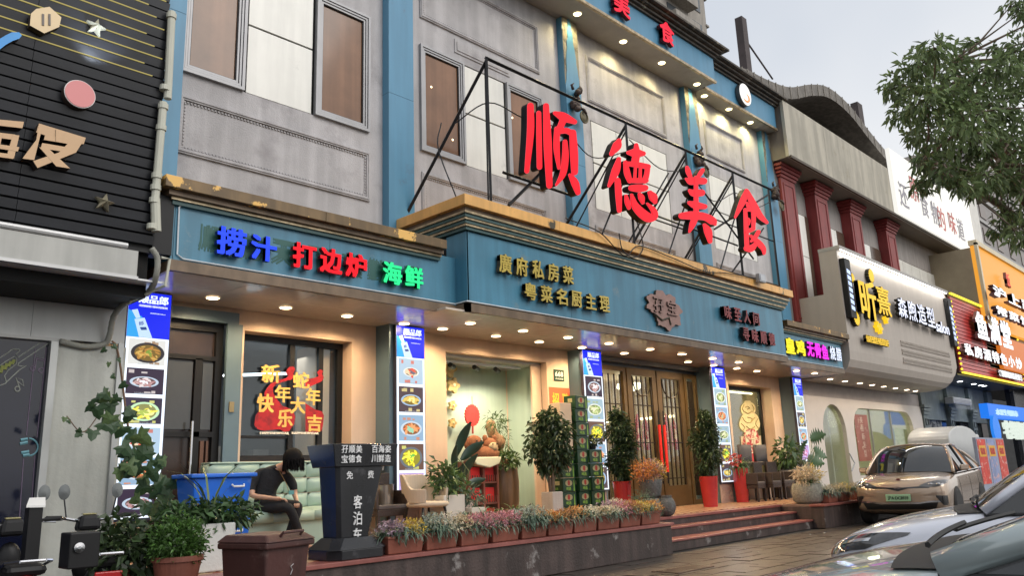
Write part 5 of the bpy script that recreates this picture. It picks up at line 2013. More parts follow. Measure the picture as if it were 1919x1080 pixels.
# planter trough at salon foot
# ------------------------------------------------------------------ RED SIGN SHOP
RS2 = thing('red_slatted_sign', 'dark red slatted shop sign with big white characters and a yellow light border', 'sign', (37.5, 8.8, 6))
RX0, RX1, RZ0, RZ1 = 33.0, 42.4, 4.45, 7.42
MB().box(RX0, 8.86, RZ0, RX1, 9.2, RZ1).build('body', mat('sign_body', (.05, .01, .01), .5), RS2)
RSL = mat('dark_red_slat', (.58, .055, .05), .3, var=.15, streak=.1)
z = RZ0 + .06
while z < RZ1 - .08:
    MB().box(RX0 + .05, 8.80, z, RX1 - .05, 8.86, z + .115).build('slat', RSL, RS2)
    z += .142
YB = em((1, .75, .05), 1.6)
for k in range(40):
    x = RX0 + (RX1 - RX0) * k / 40
    MB().box(x + .03, 8.72, RZ1 - .01, x + .19, 8.80, RZ1 + .05).build('border_light', YB, RS2)
    MB().box(x + .02, 8.72, RZ0 - .05, x + .21, 8.80, RZ0 + .01).build('border_light', YB, RS2)
for k in range(14):
    zz = RZ0 + .1 + (RZ1 - RZ0 - .2) * k / 14
    for x in (RX0, RX1):
        MB().ball((x, 8.77, zz), .045, 8).build('border_bulb', YB, RS2)
WH = [em((.95, .98, 1.0), 1.3), mat('grey_letter_side', (.2, .1, .1), .5)]
px_letters('鱼满堂', 1834, 612, 1880, 628, RS2, WH, Y=8.66, depth=.12, off=.05, dy=50)
px_letters('私房酒特色小炒', 1808, 648, 1905, 690, RS2, WH, Y=8.66, depth=.12, off=.05, dy=22)
A, B = at(1866, 696, 8.7), at(1910, 706, 8.7)
letters('订餐热线欢迎光临', ((A.x + B.x) / 2, 8.68, 4.68), B.x - A.x, .3, WH, RS2, .08, .06, name='words')
GS = thing('grey_shop_front', 'dim grey shop front with carved pillars under the red slatted sign', 'shop front', (38, 10.5, 0))
GG = mat('dim_grey_green', (.17, .20, .19), .6, var=.2, streak=.15)
MB().box(33.0, 10.5, 2.85, 43.0, 10.7, 4.5).build('wall', GG, GS)
MB().box(33.0, 8.95, 4.36, 43.0, 10.6, 4.42).build('soffit', mat('dark_soffit', (.06, .07, .08), .4), GS)
for x, w in ((33.05, .5), (36.3, .5), (39.3, .55), (42.2, .8)):
    b = MB().box(x, 10.35, 0, x + w, 10.55, 4.3)
    for k in range(3):
        b.box(x - .06 - k * .05, 10.3 - k * .04, 3.0 + k * .13, x + w + .06 + k * .05, 10.36, 3.11 + k * .13)
    f = b.build('pillar', GG, GS)
    b = MB()
    for k in range(4):
        frame(b, x + .1, x + w - .1, 2.6 - k * .35, 2.85 - k * .35, 10.35, .03, .03)
    b.build('carved_key', mat('dark_carving', (.07, .08, .08), .7), f)
MB().box(33.5, 10.8, 0, 42.3, 10.9, 3).build('dark_shopfront', mat('dark_shop_glass', (.02, .022, .025), .15, var=.3), GS)
T = thing('mural_panel', 'dark leafy mural panel beside the salon wall', 'mural', (34.4, 10.6, 2.2))
MB().box(33.6, 10.6, 1.7, 35.9, 10.65, 3.0).build('panel', mat('leaf_mural', (.22, .22, .2), .6, var=.3, scale=6, dirt=(.02, .02, .02), dlo=.5, dhi=.53, dscale=4), T)
for p_, q_ in ((1800, 715), (1823, 720), (1842, 722), (1860, 722)):
    v = atz(p_, q_, 4.36)
    downlight(v.x, 9.7, 4.358, (.9, .95, 1), 8, .1, k=10, parent=GS)
T = thing('air_conditioner', 'white split air conditioner mounted above the grey shop pillars', 'air conditioner', tuple(at(1792, 750, 10.2)))
a_, c_ = at(1774, 745, 10.2), at(1809, 756, 10.2)
MB().box(a_.x, 9.95, c_.z - .12, c_.x, 10.3, a_.z).build('case', mat('grey_white_case', (.5, .5, .48), .4), T, bevel=.04)
b = MB()
for k in range(7):
    b.box(a_.x + .1, 9.94, a_.z - .12 - k * .055, c_.x - .1, 9.951, a_.z - .10 - k * .055)
b.build('grille', mat('grey_grille', (.25, .25, .25), .5), T)
T = thing('green_notice_board', 'small green notice board with orange foot beside the grey pillar', 'notice board', tuple(at(1762, 815, 10.0)))
a_, c_ = at(1750, 802, 10.0), at(1771, 826, 10.0)
MB().box(a_.x, 9.95, c_.z - .1, c_.x, 10.0, a_.z).build('board', mat('notice_green', (.05, .17, .11), .5), T)
MB().box(a_.x + .02, 9.94, c_.z - .35, c_.x + .1, 10.0, c_.z - .12).build('orange_strip', mat('notice_orange', (.55, .16, .05), .5), T)
letters('热烈欢迎', ((a_.x + c_.x) / 2, 9.948, a_.z - .15), .8 * (c_.x - a_.x), .13, mat('notice_white', (.6, .7, .6), .5), T, .004, .01, name='words')
MB().box(a_.x + .1, 9.96, 0, c_.x - .1, 9.99, c_.z).build('stand', BLACKM, T)
# white cabin
T = thing('white_machine', 'white plastic machine with arched top parked behind the bronze car', 'machine', tuple(at(1810, 830, 8.4)))
a_, c_ = at(1775, 800, 8.4), at(1838, 800, 8.4)
P = [(a_.x, 8.4, .1), (c_.x - .6, 8.4, .1)] + [((a_.x + c_.x - .6) / 2 + (c_.x - .6 - a_.x) / 2 * math.cos(t), 8.4, 1.95 + .45 * math.sin(t)) for t in np.linspace(0, PI, 14)]
MB().ext(P, (0, 1.3, 0)).build('shell', mat('white_gelcoat', (.55, .56, .55), .35, var=.05), T, bevel=.03)
MB().box(c_.x - .6, 8.5, .1, c_.x, 9.6, 2.15).build('side_cabin', MATS['white_gelcoat'], T, bevel=.06)
MB().box(c_.x - .5, 8.49, 1.85, c_.x - .1, 8.499, 2.0).build('blue_label', mat('navy_label', (.05, .08, .2), .4), T)
MB().box(a_.x, 8.3, .1, c_.x + .3, 8.45, 1.0).build('blue_skirt', mat('blue_skirt', (.03, .13, .3), .4), T)
# posters on stand
T = thing('poster_display', 'row of red and yellow promotional posters on a low stand', 'poster stand', tuple(at(1860, 870, 8.0)))
a_, c_ = at(1836, 870, 7.6), at(1888, 870, 7.6)
MB().box(a_.x, 7.6, .2, c_.x, 7.7, 1.95).build('stand', mat('poster_blue_grey', (.3, .33, .42), .5), T)
wd = (c_.x - a_.x)
for k, cc in enumerate(((.62, .05, .03), (.25, .3, .5), (.6, .06, .04))):
    f = MB().box(a_.x + wd * (.02 + k * .34), 7.59, .5, a_.x + wd * (.3 + k * .34), 7.6, 1.9).build('poster', mat('poster_%d' % k, cc, .5, var=.3, scale=3, dirt=(.7, .4, .35), dlo=.56, dhi=.6, dscale=5), T)
    MB().box(a_.x + wd * (.05 + k * .34), 7.585, 1.35, a_.x + wd * (.27 + k * .34), 7.59, 1.7).build('yellow_band', mat('poster_yellow', (.75, .4, .03), .5), f)
    letters('特惠', (a_.x + wd * (.16 + k * .34), 7.584, 1.52), wd * .16, .22, mat('poster_red_text', (.5, .02, .02), .5), f, .004, .03)
# blue lit shop sign
T = thing('blue_lit_sign', 'bright blue shop sign with white shapes at the right edge under the red sign', 'sign', tuple(at(1890, 770, 8.6)))
a_, c_ = at(1850, 756, 8.6), at(1960, 776, 8.6)
MB().box(a_.x, 8.6, a_.z - .55, c_.x, 8.9, a_.z).build('panel', em((.02, .22, .95), .9), T)
MB().ext([(a_.x + .35 + .5 * math.cos(t), 8.5, a_.z - 1.0 + .55 * math.sin(t)) for t in np.linspace(0, 2 * PI, 20, endpoint=False)], (0, .1, 0)).build('round_emblem', em((.03, .25, .9), .9), T)
letters('宅鲜便利', (a_.x + 3.2, 8.5, a_.z - 1.0), 4.2, .75, em((.75, .85, .75), .9), T, .06, .03, name='words')
letters('水果生鲜超市', (a_.x + 2.6, 8.59, a_.z - .3), 3.4, .25, em((.5, .75, 1), 1), T, .02, .02, name='words')
DB = thing('dark_shop_front', 'dark recessed shop front below the blue lit sign', 'shop front', (46, 9.5, 0))
MB().box(43.0, 9.6, 0, 70, 9.8, 4.4).build('glass_front', mat('very_dark_glass', (.025, .025, .028), .2, var=.4), DB)
for x in (43.2, 46.0, 49.5, 54):
    MB().box(x, 9.5, 0, x + .2, 9.62, 4.3).build('mullion', mat('dark_mullion', (.05, .05, .05), .5), DB)
MB().box(43.0, 8.8, 4.4, 70, 12, 4.9).build('canopy', BLACK, DB)
# yellow building
YBD = thing('yellow_sign_building', 'building with a big yellow sign front and white glowing characters at right', 'building', (50, 8.6, 0))
a_ = at(1827, 460, 8.6)
YS = em((1.0, .42, .05), .85)
MB().box(a_.x, 8.6, 6.6, 85, 8.8, a_.z).build('yellow_panel', YS, YBD)
MB().box(a_.x + .02, 8.8, 4.9, 85, 11.5, a_.z - .05).build('side_block', mat('khaki_block', (.33, .27, .18), .6), YBD)
MB().box(a_.x - .12, 8.5, 6.6, a_.x + .1, 8.62, a_.z + .1).build('edge_trim', mat('cream_edge', (.7, .6, .4), .4), YBD)
MB().box(a_.x - .12, 8.5, a_.z + .01, 85, 8.82, a_.z + .22).build('edge_trim', MATS['cream_edge'], YBD)
WL = [em((.95, .98, 1), 1.2), MATS['grey_letter_side']]
px_letters('沪上家', 1864, 552, 1916, 574, YBD, WL, Y=8.3, depth=.2, off=.05, dy=20)
px_letters('常菜馆', 1868, 586, 1912, 604, YBD, WL, Y=8.3, depth=.2, off=.05, dy=16)
px_letters('饭', 1884, 526, 1884, 526, YBD, [em((1, .08, .01), .9), MATS['grey_letter_side']], Y=8.45, depth=.12, off=.03, dy=24)
MB().box(a_.x + 1, 8.55, 4.9, 85, 8.7, 6.3).build('orange_panel', em((1, .26, .03), .6), YBD)

# ------------------------------------------------------------------ FAR BUILDINGS
FB = thing('concrete_tower', 'tall beige concrete apartment tower behind the blue parapet', 'building', (30, 34, 0))
TW = mat('tower_concrete', (.36, .33, .29), .8, var=.12, streak=.25)
a_, c_ = at(1150, 30, 34), at(1322, 30, 34)
MB().box(a_.x - 8, 34, 0, c_.x, 48, 48).build('wall', TW, FB)
for k in range(10):
    z = 26 + k * 2.9
    for q in range(3):
        x = c_.x - 2.6 - q * 4.2
        f = MB().box(x, 33.93, z, x + 1.6, 34.0, z + 1.6).build('window', mat('tower_window', (.08, .09, .10), .2), FB)
    MB().box(c_.x - 7.2, 32.9, z - .9, c_.x - 3.2, 34, z + .3).build('balcony', TW, FB)
    MB().box(c_.x - .05, 34.5, z, c_.x + .12, 35.8, z + 1.6).build('side_window', mat('tower_window', (.08, .09, .10), .2), FB)
    MB().box(c_.x - .1, 33.9, z + 1.9, c_.x + .35, 47, z + 2.1).build('string_course', TW, FB)
FB2 = thing('grey_block', 'grey flat block behind the tree at the right edge', 'building', (90, 20, 0))
a_ = at(1828, 400, 24)
MB().box(a_.x, 24, 0, a_.x + 60, 40, a_.z + 9).build('wall', mat('grey_block_wall', (.30, .28, .27), .7, var=.1), FB2)
for k in range(4):
    MB().box(a_.x, 23.8, a_.z - 4 + k * 3.2, a_.x + 60, 24.0, a_.z - 3.6 + k * 3.2).build('floor_band', mat('pale_band', (.4, .39, .38), .6), FB2)
    for q in range(8):
        MB().box(a_.x + 2 + q * 6, 23.9, a_.z - 3.2 + k * 3.2, a_.x + 4.5 + q * 6, 24.0, a_.z - 1.4 + k * 3.2).build('window', mat('brown_dark_window', (.12, .08, .06), .3), FB2)
FB3 = thing('street_end_block', 'dim block closing the far end of the street', 'building', (120, 4, 0))
MB().box(90, -2, 0, 100, 22, 9).build('wall', mat('dim_block', (.16, .16, .16), .8), FB3)
# ================================================================== THINGS ON THE TERRACE
def fwd(p):
    return (Vector(p) - Vector((0, 0, CAMZ))).dot(_F)


def mpp(p):                              # metres per photo pixel at a place
    return fwd(p) / FOC


# --- lectern
LT = thing('lectern', 'black valet parking lectern with white characters standing at the terrace edge', 'lectern', (5.6, 7.95, PZ))
GRN = mat('black_polished_stone', (.018, .019, .022), .22, var=.3, dirt=(.05, .05, .055), dlo=.6, dhi=.7, dscale=6, streak=.2)


def frustum(x0, x1, y0, y1, z0, X0, X1, Y0, Y1, z1, ch=0.0):
    b = MB()

    def ringp(a, c, d, e, z):
        if not ch:
            return [(a, d, z), (c, d, z), (c, e, z), (a, e, z)]
        return [(a + ch, d, z), (c - ch, d, z), (c, d + ch, z), (c, e - ch, z), (c - ch, e, z), (a + ch, e, z), (a, e - ch, z), (a, d + ch, z)]
    A, B = ringp(x0, x1, y0, y1, z0), ringp(X0, X1, Y0, Y1, z1)
    n = len(A)
    b.add(A + B, [tuple(range(n - 1, -1, -1)), tuple(range(n, 2 * n))] + [(i, (i + 1) % n, n + (i + 1) % n, n + i) for i in range(n)])
    return b


frustum(4.98, 5.74, 7.52, 8.12, PZ, 4.98, 5.74, 7.52, 8.12, PZ + .10, .12).build('plinth', GRN, LT, bevel=.008)
frustum(4.98, 5.74, 7.52, 8.12, PZ + .101, 5.10, 5.64, 7.63, 8.02, PZ + .22, .09).build('plinth_slope', GRN, LT, bevel=.006)
frustum(5.14, 5.56, 7.66, 8.0, PZ + .22, 5.10, 5.74, 7.64, 8.04, 1.46, .04).build('column', GRN, LT, bevel=.004)
b = frustum(5.06, 5.86, 7.62, 8.08, 1.46, 5.02, 5.90, 7.60, 8.14, 1.71)
b.build('desk_head', GRN, LT, bevel=.008)
LTW = mat('white_vinyl_letter', (.78, .78, .78), .5)
for s_, x0, x1, z in (('孖顺美', 5.12, 5.40, 1.65), ('宝德食', 5.12, 5.40, 1.545), ('百海姿', 5.52, 5.80, 1.65), ('川鲜造', 5.52, 5.80, 1.545)):
    for k, ch in enumerate(s_):
        w = (x1 - x0) / 3
        letters(ch, (x0 + w * (k + .5), 7.605 + (1.71 - z) * .04, z), w * .88, .084, LTW, LT, .012, .012)
letters('免', (5.26, 7.645, 1.37), .08, .085, LTW, LT, .012, .008)
letters('费', (5.54, 7.645, 1.37), .08, .085, LTW, LT, .012, .008)
for k, ch in enumerate('客泊车'):
    letters(ch, (5.37, 7.655, 1.08 - k * .175), .11, .145, LTW, LT, .02, .012)

# --- sofa
SF_ = thing('sofa', 'mint green buttoned leather bench seat under the dark window', 'sofa', (5.7, 9.7, PZ))
MINTL = mat('mint_leather', (.33, .44, .36), .38, var=.08, scale=3, bump=.1, bscale=60)


def puff(x0, x1, y0, y1, z0, z1, face, amt=.035, n=8):
    """cushion box with one bulging face: '-y' or '+z'"""
    b = MB()
    b.box(x0, y0, z0, x1, y1, z1)
    vs_, fs_ = [], []
    for i in range(n + 1):
        for j in range(n + 1):
            u, v = i / n, j / n
            h = amt * (1 - (2 * u - 1) ** 4) * (1 - (2 * v - 1) ** 4)
            if face == '-y':
                vs_.append((x0 + u * (x1 - x0), y0 - h, z0 + v * (z1 - z0)))
            else:
                vs_.append((x0 + u * (x1 - x0), y0 + v * (y1 - y0), z1 + h))
    for i in range(n):
        for j in range(n):
            a = i * (n + 1) + j
            fs_.append((a, a + n + 1, a + n + 2, a + 1))
    b.add(vs_, fs_)
    return b


MB().box(4.75, 9.42, PZ, 6.5, 10.2, .86).build('base', MINTL, SF_, bevel=.02)
for i in range(3):
    puff(4.75 + .585 * i, 4.75 + .585 * (i + 1) - .008, 9.36, 9.95, .84, .96, '+z', .04).build('seat_cushion', MINTL, SF_, smooth=True)
for i in range(5):
    for k in range(3):
        puff(4.75 + .35 * i, 4.75 + .35 * (i + 1) - .008, 9.92 + k * .02, 10.2, .98 + .2 * k, .98 + .2 * k + .193, '-y', .045, 6).build('back_cushion', MINTL, SF_, smooth=True)
MB().box(4.75, 9.935, 1.575, 6.5, 10.2, 1.60).build('top_rail', MINTL, SF_, bevel=.01)

# --- the seated person
PER = thing('person', 'person in a black short sleeved top and black trousers sitting bowed on the mint sofa', 'person', (5.7, 9.5, PZ))
SKIN = mat('skin', (.52, .30, .20), .5, var=.06)
BLK = mat('black_cotton', (.011, .011, .013), .85, var=.4, scale=8, bump=1.0, bscale=9)


def A(x, y, Y):
    return at(x, y, Y)


pelvis = Vector((5.66, 9.60, 1.04))
chest = Vector((5.72, 9.52, 1.38))
neck = Vector((5.80, 9.38, 1.52))
headc = Vector((5.885, 9.25, 1.60))
nodes = [  # name, position, radius, parent, tag
    ('pelvis', pelvis, (.15, .12), None, 1), ('waist', Vector((5.68, 9.58, 1.20)), (.13, .10), 'pelvis', 1), ('chest', chest, (.155, .115), 'waist', 1),
    ('necklow', Vector((5.765, 9.46, 1.49)), (.075, .07), 'chest', 1), ('neck', neck, (.048, .048), 'necklow', 0), ('skull', headc, (.085, .085), 'neck', 0), ('chin', headc + Vector((.03, -.05, -.07)), (.05, .05), 'skull', 0),
    ('shL', Vector((5.57, 9.56, 1.44)), (.065, .065), 'chest', 1), ('slL', Vector((5.50, 9.58, 1.32)), (.07, .07), 'shL', 1), ('slL2', Vector((5.475, 9.56, 1.26)), (.062, .062), 'slL', 1),
    ('elL', Vector((5.47, 9.50, 1.17)), (.036, .036), 'slL2', 0), ('wrL', Vector((5.66, 9.28, 1.13)), (.025, .025), 'elL', 0), ('haL', Vector((5.72, 9.24, 1.12)), (.032, .024), 'wrL', 0),
    ('shR', Vector((5.89, 9.44, 1.43)), (.065, .065), 'chest', 1), ('slR', Vector((5.95, 9.40, 1.32)), (.068, .068), 'shR', 1), ('slR2', Vector((5.965, 9.38, 1.27)), (.06, .06), 'slR', 1),
    ('elR', Vector((5.975, 9.36, 1.17)), (.036, .036), 'slR2', 0), ('wrR', Vector((5.92, 9.20, 1.06)), (.025, .025), 'elR', 0), ('haR', Vector((5.89, 9.16, 1.05)), (.032, .024), 'wrR', 0),
    ('hipL', Vector((5.60, 9.52, 1.03)), (.10, .09), 'pelvis', 1), ('knL', Vector((5.78, 9.14, 1.02)), (.07, .07), 'hipL', 1), ('anL', Vector((5.93, 9.10, .64)), (.045, .045), 'knL', 1), ('ftL0', Vector((5.945, 9.08, .58)), (.032, .032), 'anL', 0),
    ('heL', Vector((5.96, 9.03, .545)), (.03, .03), 'ftL0', 0), ('ftL', Vector((6.06, 8.93, .53)), (.026, .02), 'heL', 0),
    ('hipR', Vector((5.74, 9.50, 1.04)), (.10, .09), 'pelvis', 1), ('knR', Vector((5.92, 9.14, 1.04)), (.07, .07), 'hipR', 1), ('anR', Vector((5.80, 9.22, .64)), (.045, .045), 'knR', 1), ('ftR0', Vector((5.79, 9.21, .58)), (.032, .032), 'anR', 0),
    ('heR', Vector((5.79, 9.18, .545)), (.03, .03), 'ftR0', 0), ('ftR', Vector((5.83, 9.05, .53)), (.026, .02), 'heR', 0)]
ix = {n_[0]: i for i, n_ in enumerate(nodes)}
me = bpy.data.meshes.new('body')
me.from_pydata([tuple(n_[1]) for n_ in nodes], [(ix[n_[3]], i) for i, n_ in enumerate(nodes) if n_[3]], [])
o = bpy.data.objects.new('body_rig', me)
C.objects.link(o)
md = o.modifiers.new('s', 'SKIN')
for i, n_ in enumerate(nodes):
    me.skin_vertices[0].data[i].radius = n_[2]
me.skin_vertices[0].data[0].use_root = True
md2 = o.modifiers.new('u', 'SUBSURF')
md2.levels = 2
dg = bpy.context.evaluated_depsgraph_get()
dg.update()
bm_ = bpy.data.meshes.new_from_object(o.evaluated_get(dg))
bpy.data.objects.remove(o)
bm_.name = 'body'
bm_.materials.clear()
bm_.materials.append(SKIN)
bm_.materials.append(BLK)
segs_ = []
for n_ in nodes:
    if n_[3]:
        segs_.append((n_[1], nodes[ix[n_[3]]][1], n_[4], (n_[2][0])))
for p in bm_.polygons:
    c = p.center
    best, bt = 1e9, 1
    for a_, b_, t_, r_ in segs_:
        d = (b_ - a_)
        u = max(0, min(1, (c - a_).dot(d) / d.length_squared))
        dd = (c - (a_ + d * u)).length - r_ * .9
        if dd < best:
            best, bt = dd, t_
    p.material_index = bt
    p.use_smooth = True
body = link('body', bm_, PER)
# fingers
b = MB()
for wr, ha, dirn in ((Vector((5.66, 9.28, 1.13)), Vector((5.73, 9.235, 1.12)), Vector((.8, -.45, -.2))), (Vector((5.92, 9.20, 1.06)), Vector((5.885, 9.15, 1.05)), Vector((-.5, -.7, -.1)))):
    d = dirn.normalized()
    sd = d.cross(Vector((0, 0, 1))).normalized()
    for k in range(4):
        L_ = (.062, .072, .068, .052)[k]
        base = ha + sd * (.017 * (k - 1.5))
        b.tube([base, base + d * L_ * .45 + Vector((0, 0, .006)), base + d * L_ * .8 - Vector((0, 0, .014)), base + d * L_ * .85 - Vector((0, 0, .035))], [.0095, .009, .008, .006], 6)
    base = ha - d * .03 + sd * .03
    b.tube([base, base + sd * .015 + d * .03, base + d * .055], [.011, .010, .007], 6)
b.build('fingers', SKIN, body, smooth=True, kind='stuff')
# hair: black bob
hb = MB().ball(headc + Vector((-.005, .015, .010)), (.128, .128, .138), 20)
hb.build('hair', mat('black_hair', (.006, .005, .005), .75, var=.4, scale=20, spec=.15), PER, smooth=True)
vs_, fs_ = [], []
P = []
for k in range(900):
    t, u = random.random() * 2 * PI, random.random()
    p = headc + Vector((.122 * math.cos(t), .015 + .122 * math.sin(t), .03 - u * .10))
    P.append(p)
P = np.array([tuple(p) for p in P])
D = np.tile([0.05, -.10, -1.0], (len(P), 1)) + rng.normal(0, .12, (len(P), 3))
v_, f_ = leaf_mesh(P, D, .085, .012, .1)
leaves('hair_strands', v_, f_, MATS['black_hair'], PER, kind='stuff')
b = MB()
fd = Vector((.45, -.85, -.35)).normalized()
b.ball(headc + fd * .092 + Vector((0, 0, -.02)), (.012, .014, .018), 8)
b.build('nose', SKIN, body, smooth=True)
b = MB()
sdv = fd.cross(Vector((0, 0, 1))).normalized()
for s_ in (-1, 1):
    b.ball(headc + fd * .082 + sdv * .03 * s_ + Vector((0, 0, .005)), (.012, .012, .005), 8)
b.build('closed_eyes', mat('lash', (.03, .015, .01), .6), body, kind='stuff')
MB().tube([headc + fd * .084 + sdv * .022 + Vector((0, 0, -.052)), headc + fd * .092 + Vector((0, 0, -.054)), headc + fd * .084 - sdv * .022 + Vector((0, 0, -.052))], .005, 5).build('mouth', mat('lip', (.35, .10, .08), .5), body)
TANL = mat('tan_leather', (.42, .17, .06), .45, var=.15)
for (hx, fx) in ((Vector((5.96, 9.03, .525)), Vector((6.06, 8.93, .512))), (Vector((5.79, 9.18, .525)), Vector((5.83, 9.05, .512)))):
    d = (fx - hx).normalized()
    s_ = d.cross(Vector((0, 0, 1)))
    b = MB()
    q0, q1 = hx - d * .05, fx + d * .06
    outl = []
    for t in np.linspace(0, 2 * PI, 14, endpoint=False):
        c = (q0 + q1) / 2 + d * math.cos(t) * (q1 - q0).length / 2 + s_ * math.sin(t) * (.04 + .008 * math.cos(t))
        outl.append((c.x, c.y, .505))
    b.ext(outl, (0, 0, .018))
    b.tube([fx + s_ * .042, fx + Vector((0, 0, .045)), fx - s_ * .042], .011, 6)
    b.tube([hx + s_ * .04, hx + d * .02 + Vector((0, 0, .07)), hx - s_ * .04], .008, 6)
    b.ball(fx + d * .03 + Vector((0, 0, .012)), (.045, .045, .028), 10)
    b.build('sandal', TANL, PER, smooth=False)
MB().tube([(5.74, 9.38, 1.50), (5.82, 9.30, 1.30), (5.84, 9.27, 1.2)], .004, 5).build('lanyard', mat('lanyard_cord', (.35, .2, .06), .6), PER)
MB().box(5.80, 9.20, 1.17, 5.87, 9.212, 1.22).build('badge', mat('teal_badge', (.1, .3, .3), .4), PER)

PER.location.x -= .36
# --- armchair, beige shell with open back
AC = thing('armchair', 'beige curved armchair with open lower back and dark legs behind the flower boxes', 'chair', (7.7, 9.3, PZ))
BE = mat('beige_fabric', (.46, .38, .29), .85, var=.08, bump=.2, bscale=120)
BEB = mat('taupe_shell', (.20, .16, .14), .6, var=.1)
cx_, cy_ = 7.80, 9.40


def arc_shell(r0, r1, zf0, zf1, a0, a1, n, m_, name, th=.045):
    b = MB()
    vs_ = []
    for i in range(n + 1):
        a = a0 + (a1 - a0) * i / n
        z0, z1 = zf0(a), zf1(a)
        for r, z in ((r0, z0), (r0, z1), (r0 + th, z1), (r0 + th, z0)):
            rr = r + (z - .95) * .12
            vs_.append((cx_ + rr * math.cos(a), cy_ + rr * .88 * math.sin(a), z))
    fs_ = []
    for i in range(n):
        for k in range(4):
            k2 = (k + 1) % 4
            fs_.append((i * 4 + k, i * 4 + k2, (i + 1) * 4 + k2, (i + 1) * 4 + k))
    fs_ += [(3, 2, 1, 0), (n * 4, n * 4 + 1, n * 4 + 2, n * 4 + 3)]
    b.add(vs_, fs_)
    return b.build(name, m_, AC, bevel=.012, smooth=False)


topz = lambda a: 1.20 + .14 * max(0, math.sin(a - .5)) ** 1.0 if math.sin(a) > .05 else 1.20 - .10 * abs(math.sin(a)) * 1
arc_shell(.30, 0, lambda a: 1.10 if 1.2 < a < 2.9 else .96 + .14 * max(0, 1 - min(abs(a - 1.2), abs(a - 2.9)) / .35), lambda a: 1.37 if 1.0 < a < 3.0 else max(1.16, 1.37 - .55 * min(abs(a - 1.0), abs(a - 3.0))), -.35, 4.1, 34, BE, 'back_shell')
MB().lathe((cx_, cy_ - .04, .90), [(.01, 0), (.27, .0), (.305, .025), (.31, .05), (.28, .075), (.01, .085)], 24, 1.05, .95).build('seat', BE, AC, smooth=True)
for sx, sy in ((-1, -1), (1, -1), (-1, 1), (1, 1)):
    MB().tube([(cx_ + sx * .20, cy_ + sy * .18, .90), (cx_ + sx * .27, cy_ + sy * .25, PZ)], [.02, .012], 8).build('leg', BLACKM, AC)

# --- dark wooden chairs
DW = mat('dark_rattan', (.035, .022, .018), .5, var=.35, scale=14, bump=.5, bscale=90)
CUSH = mat('grey_cushion', (.10, .09, .09), .85)


def rattan_chair(label, group):
    T = thing('dark_chair', label, 'chair', (0, 0, 0), 0, group, local=True)
    MB().box(-.24, -.25, .40, .24, .24, .46).build('seat', CUSH, T, bevel=.015)
    MB().box(-.24, .20, .46, .24, .25, .92).build('backrest', DW, T, bevel=.012)
    MB().box(-.26, -.25, .30, .26, .25, .40).build('apron', DW, T, bevel=.01)
    for sx in (-1, 1):
        MB().box(sx * .26 - .02, -.25, .40, sx * .26 + .02, .24, .66).build('armrest', DW, T, bevel=.01)
        for sy in (-1, 1):
            MB().box(sx * .23 - .02, sy * .22 - .02, 0, sx * .23 + .02, sy * .22 + .02, .32).build('leg', DW, T)
    return T


ch0 = rattan_chair('dark woven chair nearest the red pot under the right window', 'dark woven chairs under the right window')
ch0.location = (18.15, 9.75, PZ)
ch0.rotation_euler = (0, 0, R(8))
for x, y, a, l in ((18.85, 9.7, 4, 'dark woven chair second from the red pot in the row'), (19.55, 9.7, -3, 'dark woven chair third from the red pot in the row'), (20.3, 9.68, 2, 'dark woven chair at the far end of the row by the stone pot')):
    dup(ch0, (x, y, PZ), R(a), l)
c5 = dup(ch0, (7.45, 9.95, PZ), R(-4), 'dark woven chair half hidden behind the black lectern')
if 'group' in c5:
    del c5['group']
T = thing('steel_bucket', 'brushed steel bucket standing on the dark chair behind the lectern', 'bucket', (7.5, 9.95, .95))
MB().lathe((7.50, 9.98, .95), [(.12, 0), (.13, .28), (.137, .29), (.125, .285), (.11, .02), (.005, .02)], 20).build('body', mat('brushed_steel', (.42, .38, .34), .3, metal=.8, streak=.3, sdir=(20, 20, 1)), T, smooth=False)
for k, (x, l) in enumerate(((18.9, 'grey square cushion leaning at the left on the bench behind the dark chairs'), (19.7, 'grey square cushion leaning at the right on the bench behind the dark chairs'))):
    T = MB()
    puff(x - .28, x + .28, 10.22, 10.30, 1.42, 1.85, '-y', .06).build('cushion', CUSH, None, smooth=True)
    tag(bpy.context.scene.objects[-1] if False else C.objects[-1], l, 'cushion', 'grey cushions on the bench')
T = thing('bench', 'dark bench against the wall behind the row of woven chairs', 'bench', (19.6, 10.2, PZ))
MB().box(18.5, 10.08, 1.32, 20.6, 10.45, 1.41).build('seat', DW, T, bevel=.01)
for x in (18.6, 20.4):
    MB().box(x, 10.12, PZ, x + .08, 10.42, 1.32).build('leg', DW, T)

# --- blue storage boxes
BLB = mat('blue_plastic', (.02, .15, .68), .35, var=.08, scale=4, dirt=(.15, .25, .6), dlo=.62, dhi=.68, dscale=9)
for k, (z, l) in enumerate(((.50, 'blue plastic storage box at the bottom of the stack, hidden by leaves'), (.975, 'blue plastic storage box on top of the other one left of the sofa'))):
    T = thing('storage_box', l, 'storage box', (4.27, 8.8, z), group='stacked blue storage boxes')
    frustum(3.97, 4.57, 8.62, 8.98, z, 3.93, 4.61, 8.58, 9.02, z + .42).build('tub', BLB, T, bevel=.02)
    b = MB().box(3.89, 8.54, z + .42, 4.65, 9.06, z + .465)
    b.build('lid_rim', BLB, T, bevel=.012)
    MB().tube([(4.36, 8.565, z + .34), (4.37, 8.54, z + .32), (4.49, 8.54, z + .32), (4.50, 8.565, z + .34)], .012, 6).build('handle', WHITEP, T)

